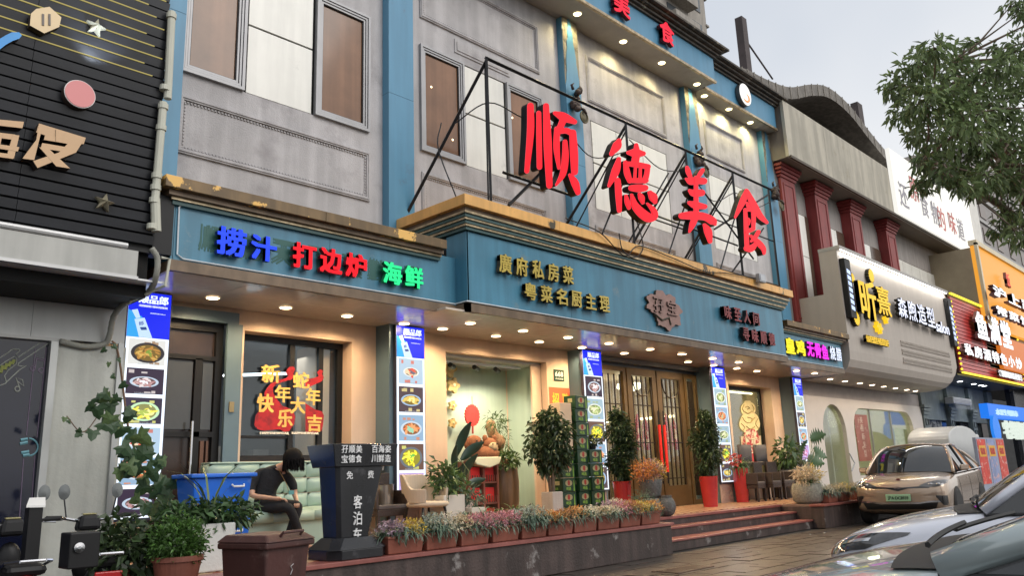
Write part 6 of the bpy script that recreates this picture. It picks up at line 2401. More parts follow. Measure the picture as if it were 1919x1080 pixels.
# --- wheelie bin, brown
WBN = thing('wheelie_bin', 'brown plastic wheeled rubbish bin in front of the terrace beside the lectern', 'bin', (2.85, 5.1, 0))
BRN = mat('brown_bin_plastic', (.075, .028, .024), .5, var=.2, bump=.1, streak=.3, dirt=(.14, .09, .08), dlo=.58, dhi=.7, dscale=5)
frustum(2.62, 3.08, 4.86, 5.36, .08, 2.565, 3.14, 4.80, 5.42, .93).build('tub', BRN, WBN, bevel=.02)
MB().box(2.535, 4.76, .90, 3.17, 5.44, .955).build('rim', BRN, WBN, bevel=.014)
b = frustum(2.53, 3.175, 4.74, 5.46, .956, 2.60, 3.10, 4.84, 5.40, 1.02)
b.build('lid', BRN, WBN, bevel=.015)
MB().tube([(2.72, 4.78, 1.0), (2.72, 4.74, 1.035), (2.98, 4.74, 1.035), (2.98, 4.78, 1.0)], .014, 6).build('lid_handle', BRN, WBN)
for x in (2.60, 3.06):
    MB().lathe((0, 0, 0), [(.10, -.03), (.10, .03)], 16).tf(Matrix.Translation((x, 5.40, .10)) @ Matrix.Rotation(PI / 2, 4, 'Y')).build('wheel', RUBBER, WBN)
PRT = mat('white_bin_print', (.45, .42, .42), .6)
MB().tube([(2.90, 4.815, .66), (2.92, 4.812, .70), (2.895, 4.81, .73), (2.93, 4.81, .75)], .005, 5).build('leaf_mark', PRT, WBN)
b = MB()
for q in range(4):
    b.box(2.865 + q * .033, 4.817, .575, 2.889 + q * .033, 4.826, .60)
b.build('icon_row', PRT, WBN, kind='stuff')
letters('湿垃圾', (2.925, 4.822, .545), .10, .028, PRT, WBN, .006, .005)
letters('HOUSEHOLD', (2.925, 4.818, .63), .09, .012, PRT, WBN, .006, .0)

c = at(500, 1000, 6.5)
WBN.location = (c.x, 6.5, -.05)
WBN.scale = (.86, .86, .93)
WBN.rotation_euler = (0, 0, R(14))

# ================================================================== PLANTS
def plant(name, label, cat, loc, group=None):
    return thing(name, label, cat, loc, 0, group)


def potted_crown(name, label, px, py_top, py_bot, wpx, Y, leafm, pot_px, pot_top, pot_bot, potm, n=1500, Lf=.085, Wd=.045, trunk=True, square=False, droop=.4, cat='potted plant'):
    c = at(px, (py_top + py_bot) / 2, Y)
    k = mpp(c)
    rz, rx = (py_bot - py_top) / 2 * k, wpx / 2 * k
    T = plant(name, label, cat, (c.x, c.y, PZ))
    pb = at(px + pot_px, pot_top, Y)
    zt_ = pb.z
    pw = wpx * .0 + k
    rp = (18 if potm is REDPOT else 17) * k
    if square:
        MB().box(c.x - rp * .85, Y - rp * .85, PZ, c.x + rp * .85, Y + rp * .85, zt_).build('pot', potm, T, bevel=.015)
    else:
        MB().lathe((c.x, Y, PZ), [(rp * .72, 0), (rp * .95, (zt_ - PZ) * .97), (rp * 1.0, zt_ - PZ), (rp * .9, zt_ - PZ), (rp * .88, zt_ - PZ - .05), (.01, zt_ - PZ - .05)], 24).build('pot', potm, T, smooth=False)
    if trunk:
        b = MB()
        for q in range(5):
            a = q * 1.3
            b.tube([(c.x + .03 * math.cos(a), Y + .03 * math.sin(a), zt_ - .06), (c.x + .045 * math.cos(a + .8), Y + .045 * math.sin(a + .8), zt_ + .2), (c.x + rx * .45 * math.cos(a), Y + rx * .45 * math.sin(a), c.z - rz * .35)], [.028, .02, .010], 6)
        b.build('trunk', BARK, T, smooth=True)
    parts = []
    for q in range(9):
        zz = -1 + 2 * (q + .5) / 9
        w_ = math.sqrt(max(.15, 1 - zz * zz)) * .92
        for u in range(3):
            a = random.random() * 6.28
            parts.append(cloud((c.x + rx * .42 * w_ * math.cos(a), Y + rx * .42 * w_ * math.sin(a), c.z + zz * rz * .86), (rx * .62 * w_, rx * .62 * w_, rz * .26), n // 27, Lf, Wd, droop, .2))
    v_, f_ = merge(parts)
    leaves('foliage', v_, f_, leafm, T)
    return T


GREYPOT = mat('grey_concrete_pot', (.42, .38, .34), .7, var=.1, bump=.2, streak=.2)
potted_crown('weeping_fig', 'round headed weeping fig in a grey square pot left of the beer crates', 1030, 770, 888, 108, 9.3, LEAFD, 12, 922, 955, GREYPOT, 3200, .10, .05, True, True, .7)
potted_crown('umbrella_plant', 'tall dark umbrella plant in a red pot left of the entrance doors', 1161, 768, 908, 66, 9.45, LEAFD, 2, 903, 945, REDPOT, 3200, .10, .045, True)
potted_crown('umbrella_plant', 'tall dark umbrella plant in a red pot right of the entrance doors', 1322, 772, 900, 62, 9.5, LEAFD, 6, 893, 943, REDPOT, 3000, .10, .045, True)
# small foliage on the kitchen sill, behind the lectern
T = plant('small_fern', 'small light green plant on the sill behind the lectern', 'potted plant', (7.3, 10.3, 1.6))
c = at(708, 838, 10.3)
MB().lathe((c.x, 10.3, 1.45), [(.09, 0), (.12, .2)], 16).build('pot', GREYPOT, T)
v_, f_ = blades((c.x, 10.3, 1.65), 60, .24, .035, 1.3, .5, .06)
leaves('fronds', v_, f_, LEAFG, T)


def strap_plant(name, label, px, py, Y, n, L_, w, m_, pot=None, z0=None, spread=.9, arch=.7, cat='potted plant', group=None):
    c = at(px, py, Y)
    z = z0 if z0 is not None else c.z
    T = plant(name, label, cat, (c.x, c.y, PZ), group)
    if pot:
        MB().lathe((c.x, Y, PZ), [(pot[0] * .75, 0), (pot[0], z - PZ), (pot[0] * .9, z - PZ), (.01, z - PZ - .03)], 20).build('pot', pot[1], T)
    v_, f_ = blades((c.x, Y, z - .02), n, L_, w, spread, arch, .05)
    leaves('fronds', v_, f_, m_, T)
    return T


T = strap_plant('spider_plant', 'spider plant with drooping straps in a tall red pot beside the fourth light box', 1386, 878, 9.9, 60, .55, .035, LEAFG, (.19, REDPOT), spread=1.1, arch=.85)
c = at(1376, 862, 9.85)
v_, f_ = cloud((c.x, 9.85, c.z), (.16, .16, .14), 120, .07, .04, 0)
leaves('red_blossom', v_, f_, mat('dull_red_flower', (.45, .06, .05), .6, island=.4), T)
# broad leaf plants in the display
def broad(name, label, cx, cy, Y, leafs, m_, pot=None):
    c = at(cx, cy, Y)
    T = plant(name, label, 'potted plant', (c.x, Y, PZ))
    if pot:
        MB().lathe((c.x, Y, PZ), [(pot * .8, 0), (pot, .45), (pot * .9, .45), (.01, .42)], 18).build('pot', GREYPOT, T)
    for (tx, ty, L_, W_, ang) in leafs:
        tip = at(tx, ty, Y)
        base = Vector((c.x, Y, c.z))
        # stalk then blade
        mid = base.lerp(tip, .5) + Vector((0, -.05, .05))
        d = Vector((math.cos(ang) * .9, -.35, math.sin(ang))).normalized()
        s_ = d.cross(Vector((0, 1, 0))).normalized()
        nn = s_.cross(d)
        vs_ = []
        ns = 6 if name != 'monstera' else 14
        for i in range(ns + 1):
            u = i / ns
            w_ = W_ * math.sin(PI * min(1, u * .93 + .04)) ** .75
            if name == 'monstera' and i % 2:
                w_ *= .38
            q = tip + d * L_ * (u - .4) + nn * .05 * math.sin(u * 3)
            vs_ += [tuple(q + s_ * w_ / 2 + nn * .03), tuple(q), tuple(q - s_ * w_ / 2 + nn * .03)]
        fs_ = []
        for i in range(ns):
            for j in range(2):
                a = i * 3 + j
                fs_.append((a, a + 1, a + 4, a + 3))
        f = MB().add(vs_, fs_).build('leaf', m_, T, smooth=True)
        MB().tube([base, mid, tip - d * L_ * .4], [.012, .009, .006], 5).build('stalk', STEM, f)
    return T


broad('broad_leaf_plant', 'dark broad leaved plant beside the gold flower plaques in the display', 868, 930, 9.9,
      [(868, 832, .62, .20, 1.25), (882, 850, .5, .18, .6), (858, 868, .5, .16, 1.9), (850, 900, .45, .15, 2.2), (876, 885, .55, .17, 1.0), (890, 905, .35, .13, .2), (862, 905, .5, .16, 1.5)], mat('bottle_green_leaf', (.018, .045, .028), .3, var=.2), .16)
T = broad('monstera', 'tall split leaved monstera behind the rough stone pot near the last light box', 1506, 880, 8.35,
          [(1531, 820, .52, .46, .2), (1490, 828, .46, .42, 2.6), (1527, 862, .52, .46, -.3), (1508, 846, .42, .38, 1.3), (1536, 846, .44, .4, -.6), (1494, 858, .42, .38, 3.4), (1515, 873, .42, .38, -1.1)], mat('monstera_green', (.05, .11, .035), .35, var=.3), .2)

# --- flower boxes along the wall
PAL = {
    'silver': ((.30, .36, .28), (.35, .40, .36)), 'white': ((.62, .58, .48), (.70, .65, .50)), 'yellow': ((.62, .45, .06), (.60, .50, .22)),
    'pink': ((.55, .22, .26), (.60, .34, .38)), 'mauve': ((.38, .26, .34), (.45, .36, .42)), 'orange': ((.62, .27, .07), (.60, .38, .15)), 'cream': ((.62, .50, .34), (.50, .42, .28)), 'rust': ((.42, .18, .10), (.5, .3, .12))}


def blossom(col):
    return mat('blossom_%s' % col, PAL[col][0], .6, island=.45, transl=.2)


def blossom2(col):
    return mat('blossom_light_%s' % col, PAL[col][1], .6, island=.45, transl=.2)


def flower_box(x, w, cols, label, Y=7.66, z=PZ, hang=0.0, group='flower boxes along the terrace wall', green='silver', tall=1.0):
    T = thing('flower_box', label, 'flower box', (x + w / 2, Y, z), group=group)
    frustum(x + .02, x + w - .02, Y - .10, Y + .12, z, x, x + w, Y - .125, Y + .145, z + .19).build('trough', TERRA, T, bevel=.01)
    MB().box(x - .008, Y - .135, z + .165, x + w + .008, Y + .155, z + .192).build('rim', TERRA, T, bevel=.005)
    parts = []
    for k in range(3):
        xx = x + w * (k + .5) / 3
        parts.append(blades((xx, Y, z + .17), random.choice((50, 80, 110)), .25 * tall, .016, 1.4, .5, .12))
    v_, f_ = merge(parts)
    leaves('greenery', v_, f_, LEAFB if green == 'silver' else LEAFG, T)
    T.rotation_euler = (0, 0, R(random.uniform(-3, 3)))
    tall *= random.uniform(.68, 1.08)
    for ci, col in enumerate(cols):
        P, D = [], []
        for q in range(random.choice((90, 150, 220))):
            u = random.random()
            px_ = x + w * ((ci + random.gauss(.5, .34)) / len(cols))
            a = random.random() * PI
            rr = random.uniform(.55, 1)
            px_ = min(max(px_, x - .05), x + w + .05)
            P.append((px_, Y - .02 - .20 * rr * math.cos(a) * .9, z + .20 + .19 * rr * math.sin(a) * tall))
            D.append((random.gauss(0, .6), -.4 + random.gauss(0, .5), random.gauss(.4, .5)))
        P, D = np.array(P), np.array(D)
        # little five-petal flowers: petals around each point
        pp, dd = [], []
        for q in range(0, 60):
            for e in range(5):
                a = e * 2 * PI / 5
                pp.append(P[q])
                dd.append((math.cos(a), -.25, math.sin(a)))
        v_, f_ = leaf_mesh(np.array(pp), np.array(dd), .026, .018, .1)
        leaves('blossoms', v_, f_, blossom2(col), T, kind='stuff')
        v_, f_ = leaf_mesh(P, D, .045, .014)
        leaves('sprigs', v_, f_, blossom(col), T, kind='stuff')
    if hang:
        v_, f_ = blades((x + w / 2, Y - .1, z + .22), int(70 * hang), .26, .018, 1.9, .9, .14)
        leaves('trailing_strands', v_, f_, LEAFB, T)
    return T


boxes = [(6.15, .46, ('mauve', 'yellow'), .8, 'flower box with trailing silver grass and yellow tufts beside the lectern'),
         (6.66, .46, ('silver', 'white'), 1.0, 'flower box of bushy blue green grass and pale tips, second from the lectern'),
         (7.17, .50, ('cream', 'pink'), .2, 'flower box with cream and pink blooms under the armchair'),
         (7.72, .50, ('pink', 'pink'), .2, 'flower box full of dense pink blooms right of the armchair'),
         (8.27, .40, ('silver', 'silver'), 1.0, 'flower box overflowing with hanging blue green grass'),
         (8.72, .45, ('orange', 'rust'), .2, 'flower box with orange and rust tufts'),
         (9.21, .50, ('orange', 'white'), .5, 'flower box with arching white strands over orange tufts'),
         (9.76, .46, ('cream', 'white'), .3, 'flower box with big cream white blooms before the fig pot'),
         (10.27, .48, ('pink', 'rust'), .2, 'flower box with rose and rust blooms before the beer crates'),
         (10.80, .42, ('yellow', 'orange'), .2, 'flower box with golden yellow blooms, second from the steps'),
         ]
# spacing follows the photograph: the boxes end at the steps
for i, (x, w, cols, hang, l) in enumerate(boxes):
    x, w = 5.72 + i * .535, .535
    flower_box(x, w - .03, cols, l, hang=hang, tall=1.12 if i in (1, 4, 6) else .95)
flower_box(10.15, .45, ('mauve', 'white'), 'back row flower box with mauve and white blooms by the crates', Y=8.02, hang=.1)
flower_box(10.66, .45, ('white', 'yellow'), 'back row flower box with white and yellow daisies near the steps', Y=8.04, hang=.1)
v = thing('trailing_shrub', 'blue green trailing shrub at the corner of the wall by the steps', 'shrub', (11.15, 7.9, PZ))
v_, f_ = merge([blades((11.12, 7.95, PZ + .2), 220, .34, .016, 1.7, .8, .16), cloud((11.12, 7.95, PZ + .25), (.22, .22, .24), 500, .07, .015, .3)])
leaves('foliage', v_, f_, LEAFB, v)
MB().lathe((11.12, 7.95, PZ), [(.12, 0), (.15, .2), (.01, .18)], 16).build('pot', TERRA, v)
# right-hand boxes
flower_box(18.0, .5, ('cream', 'yellow'), 'flower box with cream blooms on the wall nearest the bronze car', Y=7.68, group='flower boxes on the far wall')
flower_box(17.35, .5, ('white', 'cream'), 'flower box with pale blooms between the stone pot and the end box', Y=7.68, group='flower boxes on the far wall')
flower_box(19.0, .6, ('cream', 'silver'), 'flower box behind the front of the bronze car', Y=7.75, group='flower boxes on the far wall')
# second row of ferns and fillers behind the boxes
fern_pts = [(905, 968, 8.7, 'blue green fern low in front of the red rack'), (935, 962, 8.9, 'small green fern in front of the brown jar'), (962, 950, 9.1, 'bright green fern between the jar and the fig pot'), (985, 955, 9.0, 'dusky fern with reddish tips left of the fig pot'), (880, 965, 8.8, 'pale fern beside the white planter')]
for i, (px, py, Y, l) in enumerate(fern_pts):
    T = strap_plant('fern', l, px, py, Y, 90, .36, .03, (LEAFB, LEAFG, LEAFG, mat('reddish_leaf', (.12, .06, .05), .5, island=.5), LEAFB)[i], (.13, TERRA), z0=PZ + .2, spread=1.3, arch=.6, group=None)
# fluffy palm frond left of the display
T = strap_plant('palm', 'small palm with one tall arching frond behind the armchair', 808, 935, 9.9, 26, .8, .03, LEAFG, (.15, GREYPOT), z0=.95, spread=.7, arch=.45)
# white planters by the armchair
T = thing('white_planter', 'tall white square planter with leafy plant right of the armchair', 'planter', (8.6, 9.4, PZ))
a_, c_ = at(832, 940, 9.3), at(878, 940, 9.3)
WPL = mat('white_planter', (.60, .54, .47), .45, var=.05)
MB().box(a_.x, 9.3, PZ, a_.x + .42, 9.7, a_.z + .08).build('box', WPL, T, bevel=.01)
v_, f_ = merge([cloud((a_.x + .22, 9.5, a_.z + .3), (.3, .25, .3), 260, .13, .06, .2, .1)])
leaves('foliage', v_, f_, LEAFG, T)
T = thing('white_planter', 'lower white square planter just right of the taller one', 'planter', (9.15, 9.3, PZ))
MB().box(a_.x + .46, 9.2, PZ, a_.x + .74, 9.5, a_.z - .12).build('box', WPL, T, bevel=.01)
v_, f_ = merge([cloud((a_.x + .6, 9.35, a_.z + .02), (.2, .2, .18), 160, .1, .03, .2, .1)])
leaves('foliage', v_, f_, LEAFB, T)

# --- stone pots
T = thing('stone_planter', 'carved dark stone bowl of dried flowers on a round stone drum by the steps', 'planter', tuple(at(1225, 960, 8.8)))
c = at(1223, 960, 8.8)
k = mpp(c)
MB().lathe((c.x, 8.8, PZ), [(19 * k, 0), (24 * k, .12), (22 * k, .26), (15 * k, .32)], 24).build('drum', STONE, T, smooth=True)
MB().lathe((c.x, 8.8, PZ + .32), [(14 * k, 0), (18 * k, .06), (21 * k, .22), (22 * k, .32), (19 * k, .33), (.01, .28)], 24).build('bowl', mat('dark_carved_stone', (.11, .11, .105), .75, var=.4, scale=14, bump=.9, bscale=30), T, smooth=True)
for n_, col, dx in ((260, 'rust', -.12), (260, 'orange', -.22), (420, 'cream', .06), (260, 'yellow', .14), (200, 'mauve', 0)):
    v_, f_ = cloud((c.x + dx, 8.78, PZ + .80), (.20, .22, .20), n_, .07, .022, -.3, .3)
    leaves('dried_flowers', v_, f_, blossom(col), T, kind='stuff')
T = thing('small_stone_bowl', 'small dark stone ball jar on the ground beside the steps', 'jar', tuple(at(1247, 958, 8.6)))
c = at(1250, 960, 8.55)
MB().ball((c.x, 8.55, PZ + .17), (.17, .17, .19), 16).build('body', MATS['dark_carved_stone'], T, smooth=True)
MB().lathe((c.x, 8.55, PZ + .3), [(.10, 0), (.11, .06)], 16).build('neck', MATS['dark_carved_stone'], T)
T = thing('rough_stone_pot', 'rough grey stone pot with fluffy pale plant at the corner of the far wall', 'planter', tuple(at(1512, 940, 7.95)))
c = at(1513, 925, 8.0)
MB().lathe((c.x, 8.0, PZ), [(.24, 0), (.31, .06), (.33, .25), (.30, .40), (.24, .42), (.01, .38)], 20).build('pot', STONE, T, smooth=True)
for col, dx in (('cream', -.18), ('white', .02), ('yellow', .14)):
    v_, f_ = cloud((c.x + dx, 7.95, PZ + .58), (.24, .24, .20), 420, .09, .018, -.2, .1)
    leaves('plumes', v_, f_, blossom(col), T, kind='stuff')
v_, f_ = blades((c.x, 7.95, PZ + .4), 120, .35, .02, 1.3, .5, .15)
leaves('fronds', v_, f_, LEAFG, T)
T = thing('grey_pot', 'grey pot on the low ledge under the monstera leaves', 'pot', tuple(at(1478, 878, 9.8)))
c = at(1478, 885, 9.8)
MB().lathe((c.x, 9.8, PZ), [(.2, 0), (.24, c.z - PZ + .05)], 20).build('body', mat('grey_pot_glaze', (.2, .19, .19), .4), T)
v_, f_ = cloud((c.x + .02, 9.8, c.z + .42), (.3, .3, .42), 260, .16, .09, .4, .3)
leaves('foliage', v_, f_, LEAFG, T)

# --- beer crates
GRC = mat('green_carton', (.006, .036, .014), .4, var=.35, scale=7)
CRW, CRD, CRH = .36, .28, .245
T0 = thing('beer_crate', 'x', 'crate', (0, 0, 0), 0, 'green beer cartons stacked by the fig', local=True)
MB().box(-CRW / 2, -CRD / 2, 0, CRW / 2, CRD / 2, CRH - .006).build('carton', GRC, T0, bevel=.006)
LG = mat('lime_print', (.18, .32, .05), .5)
CRM = mat('cream_print2', (.30, .27, .14), .5, var=.4, scale=30)
RDP = mat('crate_red_print', (.30, .03, .02), .5)
f = MB().ext([(-.02 + .10 * math.cos(t), -CRD / 2 - .002, .15 + .055 * math.sin(t)) for t in np.linspace(0, 2 * PI, 16, endpoint=False)], (0, .0015, 0)).build('label_oval', CRM, T0)
MB().ext([(-.02 + .035 * math.cos(t), -CRD / 2 - .0035, .155 + .048 * math.sin(t)) for t in np.linspace(0, 2 * PI, 12, endpoint=False)], (0, .0015, 0)).build('label_figure', RDP, f)
b = MB()
b.ext([(.11, -CRD / 2 - .002, .01), (.145, -CRD / 2 - .002, .01), (.142, -CRD / 2 - .002, .13), (.134, -CRD / 2 - .002, .2), (.121, -CRD / 2 - .002, .2), (.113, -CRD / 2 - .002, .13)], (0, .0015, 0))
b.build('bottle_print', LG, T0)
letters('啤酒', (-.03, -CRD / 2 - .001, .055), .13, .06, LG, T0, .002, .02)
SIDEM = Matrix(((0, 0, -1, 0), (-1, 0, 0, 0), (0, 1, 0, 0), (0, 0, 0, 1)))
letters('BEER', (-CRW / 2 - .001, 0.02, .06), .1, .035, LG, T0, .002, .01, M=SIDEM)
MB().box(-CRW / 2 - .003, -.06, .12, -CRW / 2 - .0005, .04, .19).build('side_label', CRM, T0)
stacks = [(11.58, 9.62, 9, 'tall'), (11.88, 9.58, 5, 'right'), (11.19, 9.68, 5, 'left')]
first = True
ordn = ['bottom', 'second', 'third', 'fourth', 'fifth', 'sixth', 'seventh', 'eighth', 'topmost']
for si, (x, y, n_, nm) in enumerate(stacks):
    for k in range(n_):
        lab = 'green beer carton, %s in the %s stack by the fig' % (ordn[k] + ' from the floor' if k < 8 else 'ninth and topmost', {'tall': 'tall middle', 'right': 'short right', 'left': 'short left'}[nm])
        loc = (x + random.uniform(-.012, .012), y + random.uniform(-.012, .012), PZ + .004 + k * CRH)
        if first:
            T0.location = loc
            T0['label'] = lab
            first = False
        else:
            dup(T0, loc, R(random.uniform(-3, 3)), lab)
T = thing('open_carton', 'plain cream carton beside the top of the tall beer stack', 'carton', (10.95, 9.7, 1.72))
MB().box(11.03, 9.52, 1.722, 11.34, 9.77, 2.55).build('box', mat('cream_card', (.55, .42, .30), .7), T, bevel=.006)
T = thing('dark_potted_plant', 'small dark plant on top of the right beer stack', 'potted plant', (11.7, 9.6, 1.73))
MB().lathe((11.97, 9.6, 1.722), [(.07, 0), (.09, .1), (.01, .09)], 14).build('pot', BLACK, T)
v_, f_ = cloud((11.97, 9.6, 1.87), (.22, .16, .09), 160, .09, .04, .1, .1)
leaves('foliage', v_, f_, LEAFD, T)

# --- display contents
T = thing('red_fish_ornament', 'round red paper ornament with scalloped edge hanging in the display', 'ornament', tuple(at(886, 780, 11.3)))
c = at(886, 779, 11.2)
k = mpp(c)
pts = [(c.x + (17 + 1.6 * (q % 2)) * k * math.cos(2 * PI * q / 40), 11.2, c.z + (19 + 1.6 * (q % 2)) * k * math.sin(2 * PI * q / 40)) for q in range(40)]
MB().ext(pts, (0, .04, 0)).build('disc', mat('bright_red_foil', (.62, .04, .035), .4, var=.25, scale=14), T)
MB().tube([(c.x, 11.21, c.z + 18 * k), (c.x, 11.21, c.z + 36 * k)], .006, 5).build('cord', RDP, T)
MB().tube([(c.x, 11.21, c.z - 18 * k), (c.x, 11.21, c.z - 34 * k)], .02, 5).build('tassel', RDP, T)
for i, (px, py, r, l) in enumerate(((854, 722, 13, 'big gilded flower plaque on the display wall'), (853, 760, 8, 'upper small gilded flower plaque on the display wall'), (853, 793, 8, 'lower small gilded flower plaque on the display wall'), (846, 690, 16, 'gilded bird cage like plaque at the top left of the display'))):
    c = at(px, py, 11.35)
    k = mpp(c)
    T = thing('gold_flower_plaque', l, 'wall plaque', tuple(c), group=None)
    pts = [(c.x + r * k * (1 + .22 * math.cos(5 * t)) * math.cos(t), 11.4, c.z + r * k * (1 + .22 * math.cos(5 * t)) * math.sin(t)) for t in np.linspace(0, 2 * PI, 40, endpoint=False)]
    f = MB().ext(pts, (0, .06, 0)).build('petals', mat('gilt_plaque', (.55, .38, .15), .35, metal=.4, var=.3, scale=14, bump=.6), T)
    MB().ball((c.x, 11.39, c.z), (r * k * .3, .02, r * k * .3), 10).build('boss', mat('pale_gilt', (.7, .6, .35), .4), f)
# red rack
c0, c1 = at(879, 905, 10.3), at(932, 905, 10.3)
zt_, zb_ = at(905, 868, 10.3).z, PZ
T = thing('red_rack', 'small reddish wooden rack filled with red packets in the display', 'rack', (c0.x, 10.3, PZ))
RW = mat('red_brown_wood', (.16, .055, .04), .5, var=.2)
for x in (c0.x, (c0.x + c1.x) / 2, c1.x):
    MB().box(x - .02, 10.28, zb_, x + .02, 10.6, zt_).build('upright', RW, T)
hz = (zt_ - zb_) / 3
for k in range(4):
    MB().box(c0.x, 10.29, zb_ + hz * k, c1.x, 10.6, zb_ + hz * k + .03).build('shelf', RW, T)
for k in range(3):
    b = MB()
    for q in range(12):
        x = c0.x + (c1.x - c0.x) * (q + .5) / 12
        b.box(x - .008, 10.285, zb_ + hz * k + .03, x + .008, 10.30, zb_ + hz * k + .14)
    b.build('spindles', RW, T, kind='stuff')
for k in range(3):
    for q in range(2):
        x = c0.x + (c1.x - c0.x) * (q * .5 + .06)
        T2 = MB().box(x, 10.34, zb_ + hz * k + .032, x + (c1.x - c0.x) * .38, 10.55, zb_ + hz * k + hz * .8).build('red_packet', mat('bright_red_packet', (.55, .02, .02), .45, var=.2), None, bevel=.01)
        tag(T2, 'bright red packet on the %s shelf, %s side of the red rack' % (('lowest', 'middle', 'upper')[k], ('left', 'right')[q]), 'packet', 'red packets in the rack')
# plush toys on the rack
PLB = mat('brown_plush', (.26, .10, .045), .95, var=.3, scale=14, bump=.9, bscale=80)
PLW = mat('cream_plush', (.55, .42, .25), .95, var=.2, bump=.9, bscale=80)
T = thing('plush_dog', 'brown plush dog lying on a cushion on the red rack', 'plush toy', (c0.x + .3, 10.4, zt_))
cz = zt_ + .04
P0 = at(905, 850, 10.4)
b = MB().ball((P0.x, 10.4, P0.z - .02), (.36, .18, .15), 14).ball((P0.x - .25, 10.36, P0.z + .17), (.16, .14, .14), 12)
b.build('body', PLB, T, smooth=True)
b = MB().ball((P0.x - .25, 10.22, P0.z + .13), (.07, .06, .05), 10)
b.build('muzzle', PLW, T, smooth=True)
for s_ in (-1, 1):
    MB().ball((P0.x - .25 + s_ * .15, 10.38, P0.z + .17), (.05, .05, .11), 8).build('ear', PLB, T, smooth=True)
    MB().ball((P0.x - .25 + s_ * .05, 10.225, P0.z + .2), (.016, .012, .018), 8).build('eye', BLACK, T)
T = thing('plush_bear', 'smaller plush toy with cream face beside the plush dog', 'plush toy', (P0.x + .15, 10.4, P0.z + .2))
b = MB().ball((P0.x + .15, 10.4, P0.z + .14), (.17, .14, .13), 12).ball((P0.x + .04, 10.38, P0.z + .26), (.06, .04, .06), 8).ball((P0.x + .27, 10.38, P0.z + .26), (.06, .04, .06), 8)
b.build('head', PLB, T, smooth=True)
MB().ball((P0.x + .15, 10.29, P0.z + .11), (.11, .05, .08), 10).build('face', PLW, T, smooth=True)
for s_ in (-1, 1):
    MB().ball((P0.x + .15 + s_ * .05, 10.245, P0.z + .15), (.014, .01, .015), 8).build('eye', BLACK, T)
c = at(910, 868, 10.25)
T = MB().add([(c.x - .33, 10.22, c.z + .10), (c.x + .38, 10.22, c.z + .10), (c.x + .30, 10.2, c.z - .02), (c.x + .05, 10.19, c.z - .09), (c.x - .25, 10.2, c.z - .03),
              (c.x - .33, 10.5, c.z + .10), (c.x + .38, 10.5, c.z + .10), (c.x + .30, 10.5, c.z - .02), (c.x + .05, 10.5, c.z - .09), (c.x - .25, 10.5, c.z - .03)],
             [(4, 3, 2, 1, 0), (5, 6, 7, 8, 9), (0, 1, 6, 5), (1, 2, 7, 6), (2, 3, 8, 7), (3, 4, 9, 8), (4, 0, 5, 9)]).build('white_cushion', mat('pale_green_cloth', (.50, .52, .40), .8), None, bevel=.02)
tag(T, 'pale cushion hanging over the edge of the red rack under the plush toys', 'cushion')
# big jar
c = at(957, 905, 10.5)
k = mpp(c)
T = thing('brown_jar', 'big brown glazed water jar in the display', 'jar', (c.x, 10.75, PZ))
zt2 = at(957, 873, 10.6).z
hj = zt2 - PZ
MB().lathe((c.x + .05, 10.75, PZ), [(25 * k, 0), (30 * k, hj * .35), (31 * k, hj * .7), (29 * k, hj * .92), (30 * k, hj), (27 * k, hj), (26 * k, hj * .85), (.01, hj * .8)], 32).build('body', mat('brown_glaze', (.17, .11, .065), .3, var=.2, streak=.4, sdir=(8, 8, 1)), T, smooth=True)
T = thing('rockery', 'brown artificial rock with greenery rising from the brown jar', 'ornament', (c.x, 10.75, zt2))
b = MB()
cr = at(932, 835, 10.7)
for q in range(24):
    u = random.random()
    b.ball((cr.x + random.uniform(-.18, .16) * (1.2 - u), 10.75 + random.uniform(-.1, .1), zt2 - .2 + u * .98), (random.uniform(.05, .13), .11, random.uniform(.06, .16)), 8)
b.build('rock', mat('ochre_rock', (.30, .17, .09), .85, var=.35, scale=8, bump=.9), T, smooth=True)
v_, f_ = merge([cloud((cr.x - .06, 10.66, cr.z + .42), (.25, .15, .18), 160, .1, .02, .4, .2), cloud((cr.x + .05, 10.55, zt2 + .1), (.35, .2, .17), 240, .1, .05, .3, .2), cloud((cr.x + .18, 10.66, cr.z), (.1, .15, .5), 110, .12, .015, .6, .2)])
leaves('greenery', v_, f_, LEAFG, T)

# ================================================================== LEFT FOREGROUND
# vine climbing past the first light box
VN = thing('vine', 'climbing vine with big lobed leaves in front of the first light box', 'vine', tuple(at(330, 1000, 9.0)))
st = [(330, 1010), (300, 960), (275, 900), (255, 850), (240, 800), (232, 740), (226, 690), (218, 650), (210, 640)]
P = smooth_path([tuple(at(x, y, 9.35 - .05 * math.sin(i))) for i, (x, y) in enumerate(st)], 6)
MB().tube(P, .012, 6).build('stem', mat('brown_stem', (.17, .10, .06), .7), VN)
P = smooth_path([tuple(at(x, y, 9.4)) for x, y in ((225, 790), (195, 770), (165, 805), (148, 808), (125, 780))], 5)
MB().tube(P, .006, 5).build('stem', MATS['brown_stem'], VN)
lobes = [(0, 0), (.18, -.12), (.48, -.22), (.42, .0), (.62, .22), (.36, .30), (.30, .62), (0, .95), (-.30, .62), (-.36, .30), (-.62, .22), (-.42, 0), (-.48, -.22), (-.18, -.12)]
lm = MB()
lm.v = [(0, .25, .05)] + [(x, y, -.02 - .10 * abs(x)) for x, y in lobes]
lm.f = [(0, i + 1, (i + 1) % len(lobes) + 1) for i in range(len(lobes))]
VLEAF = [mat('vine_leaf', (.035, .075, .03), .5, var=.3, scale=6, transl=.15), mat('vine_leaf_pale', (.10, .16, .06), .5, var=.3, scale=6, transl=.2)]
lmesh = [lm.mesh('leaf', [VLEAF[0]]), lm.mesh('leaf', [VLEAF[1]])]
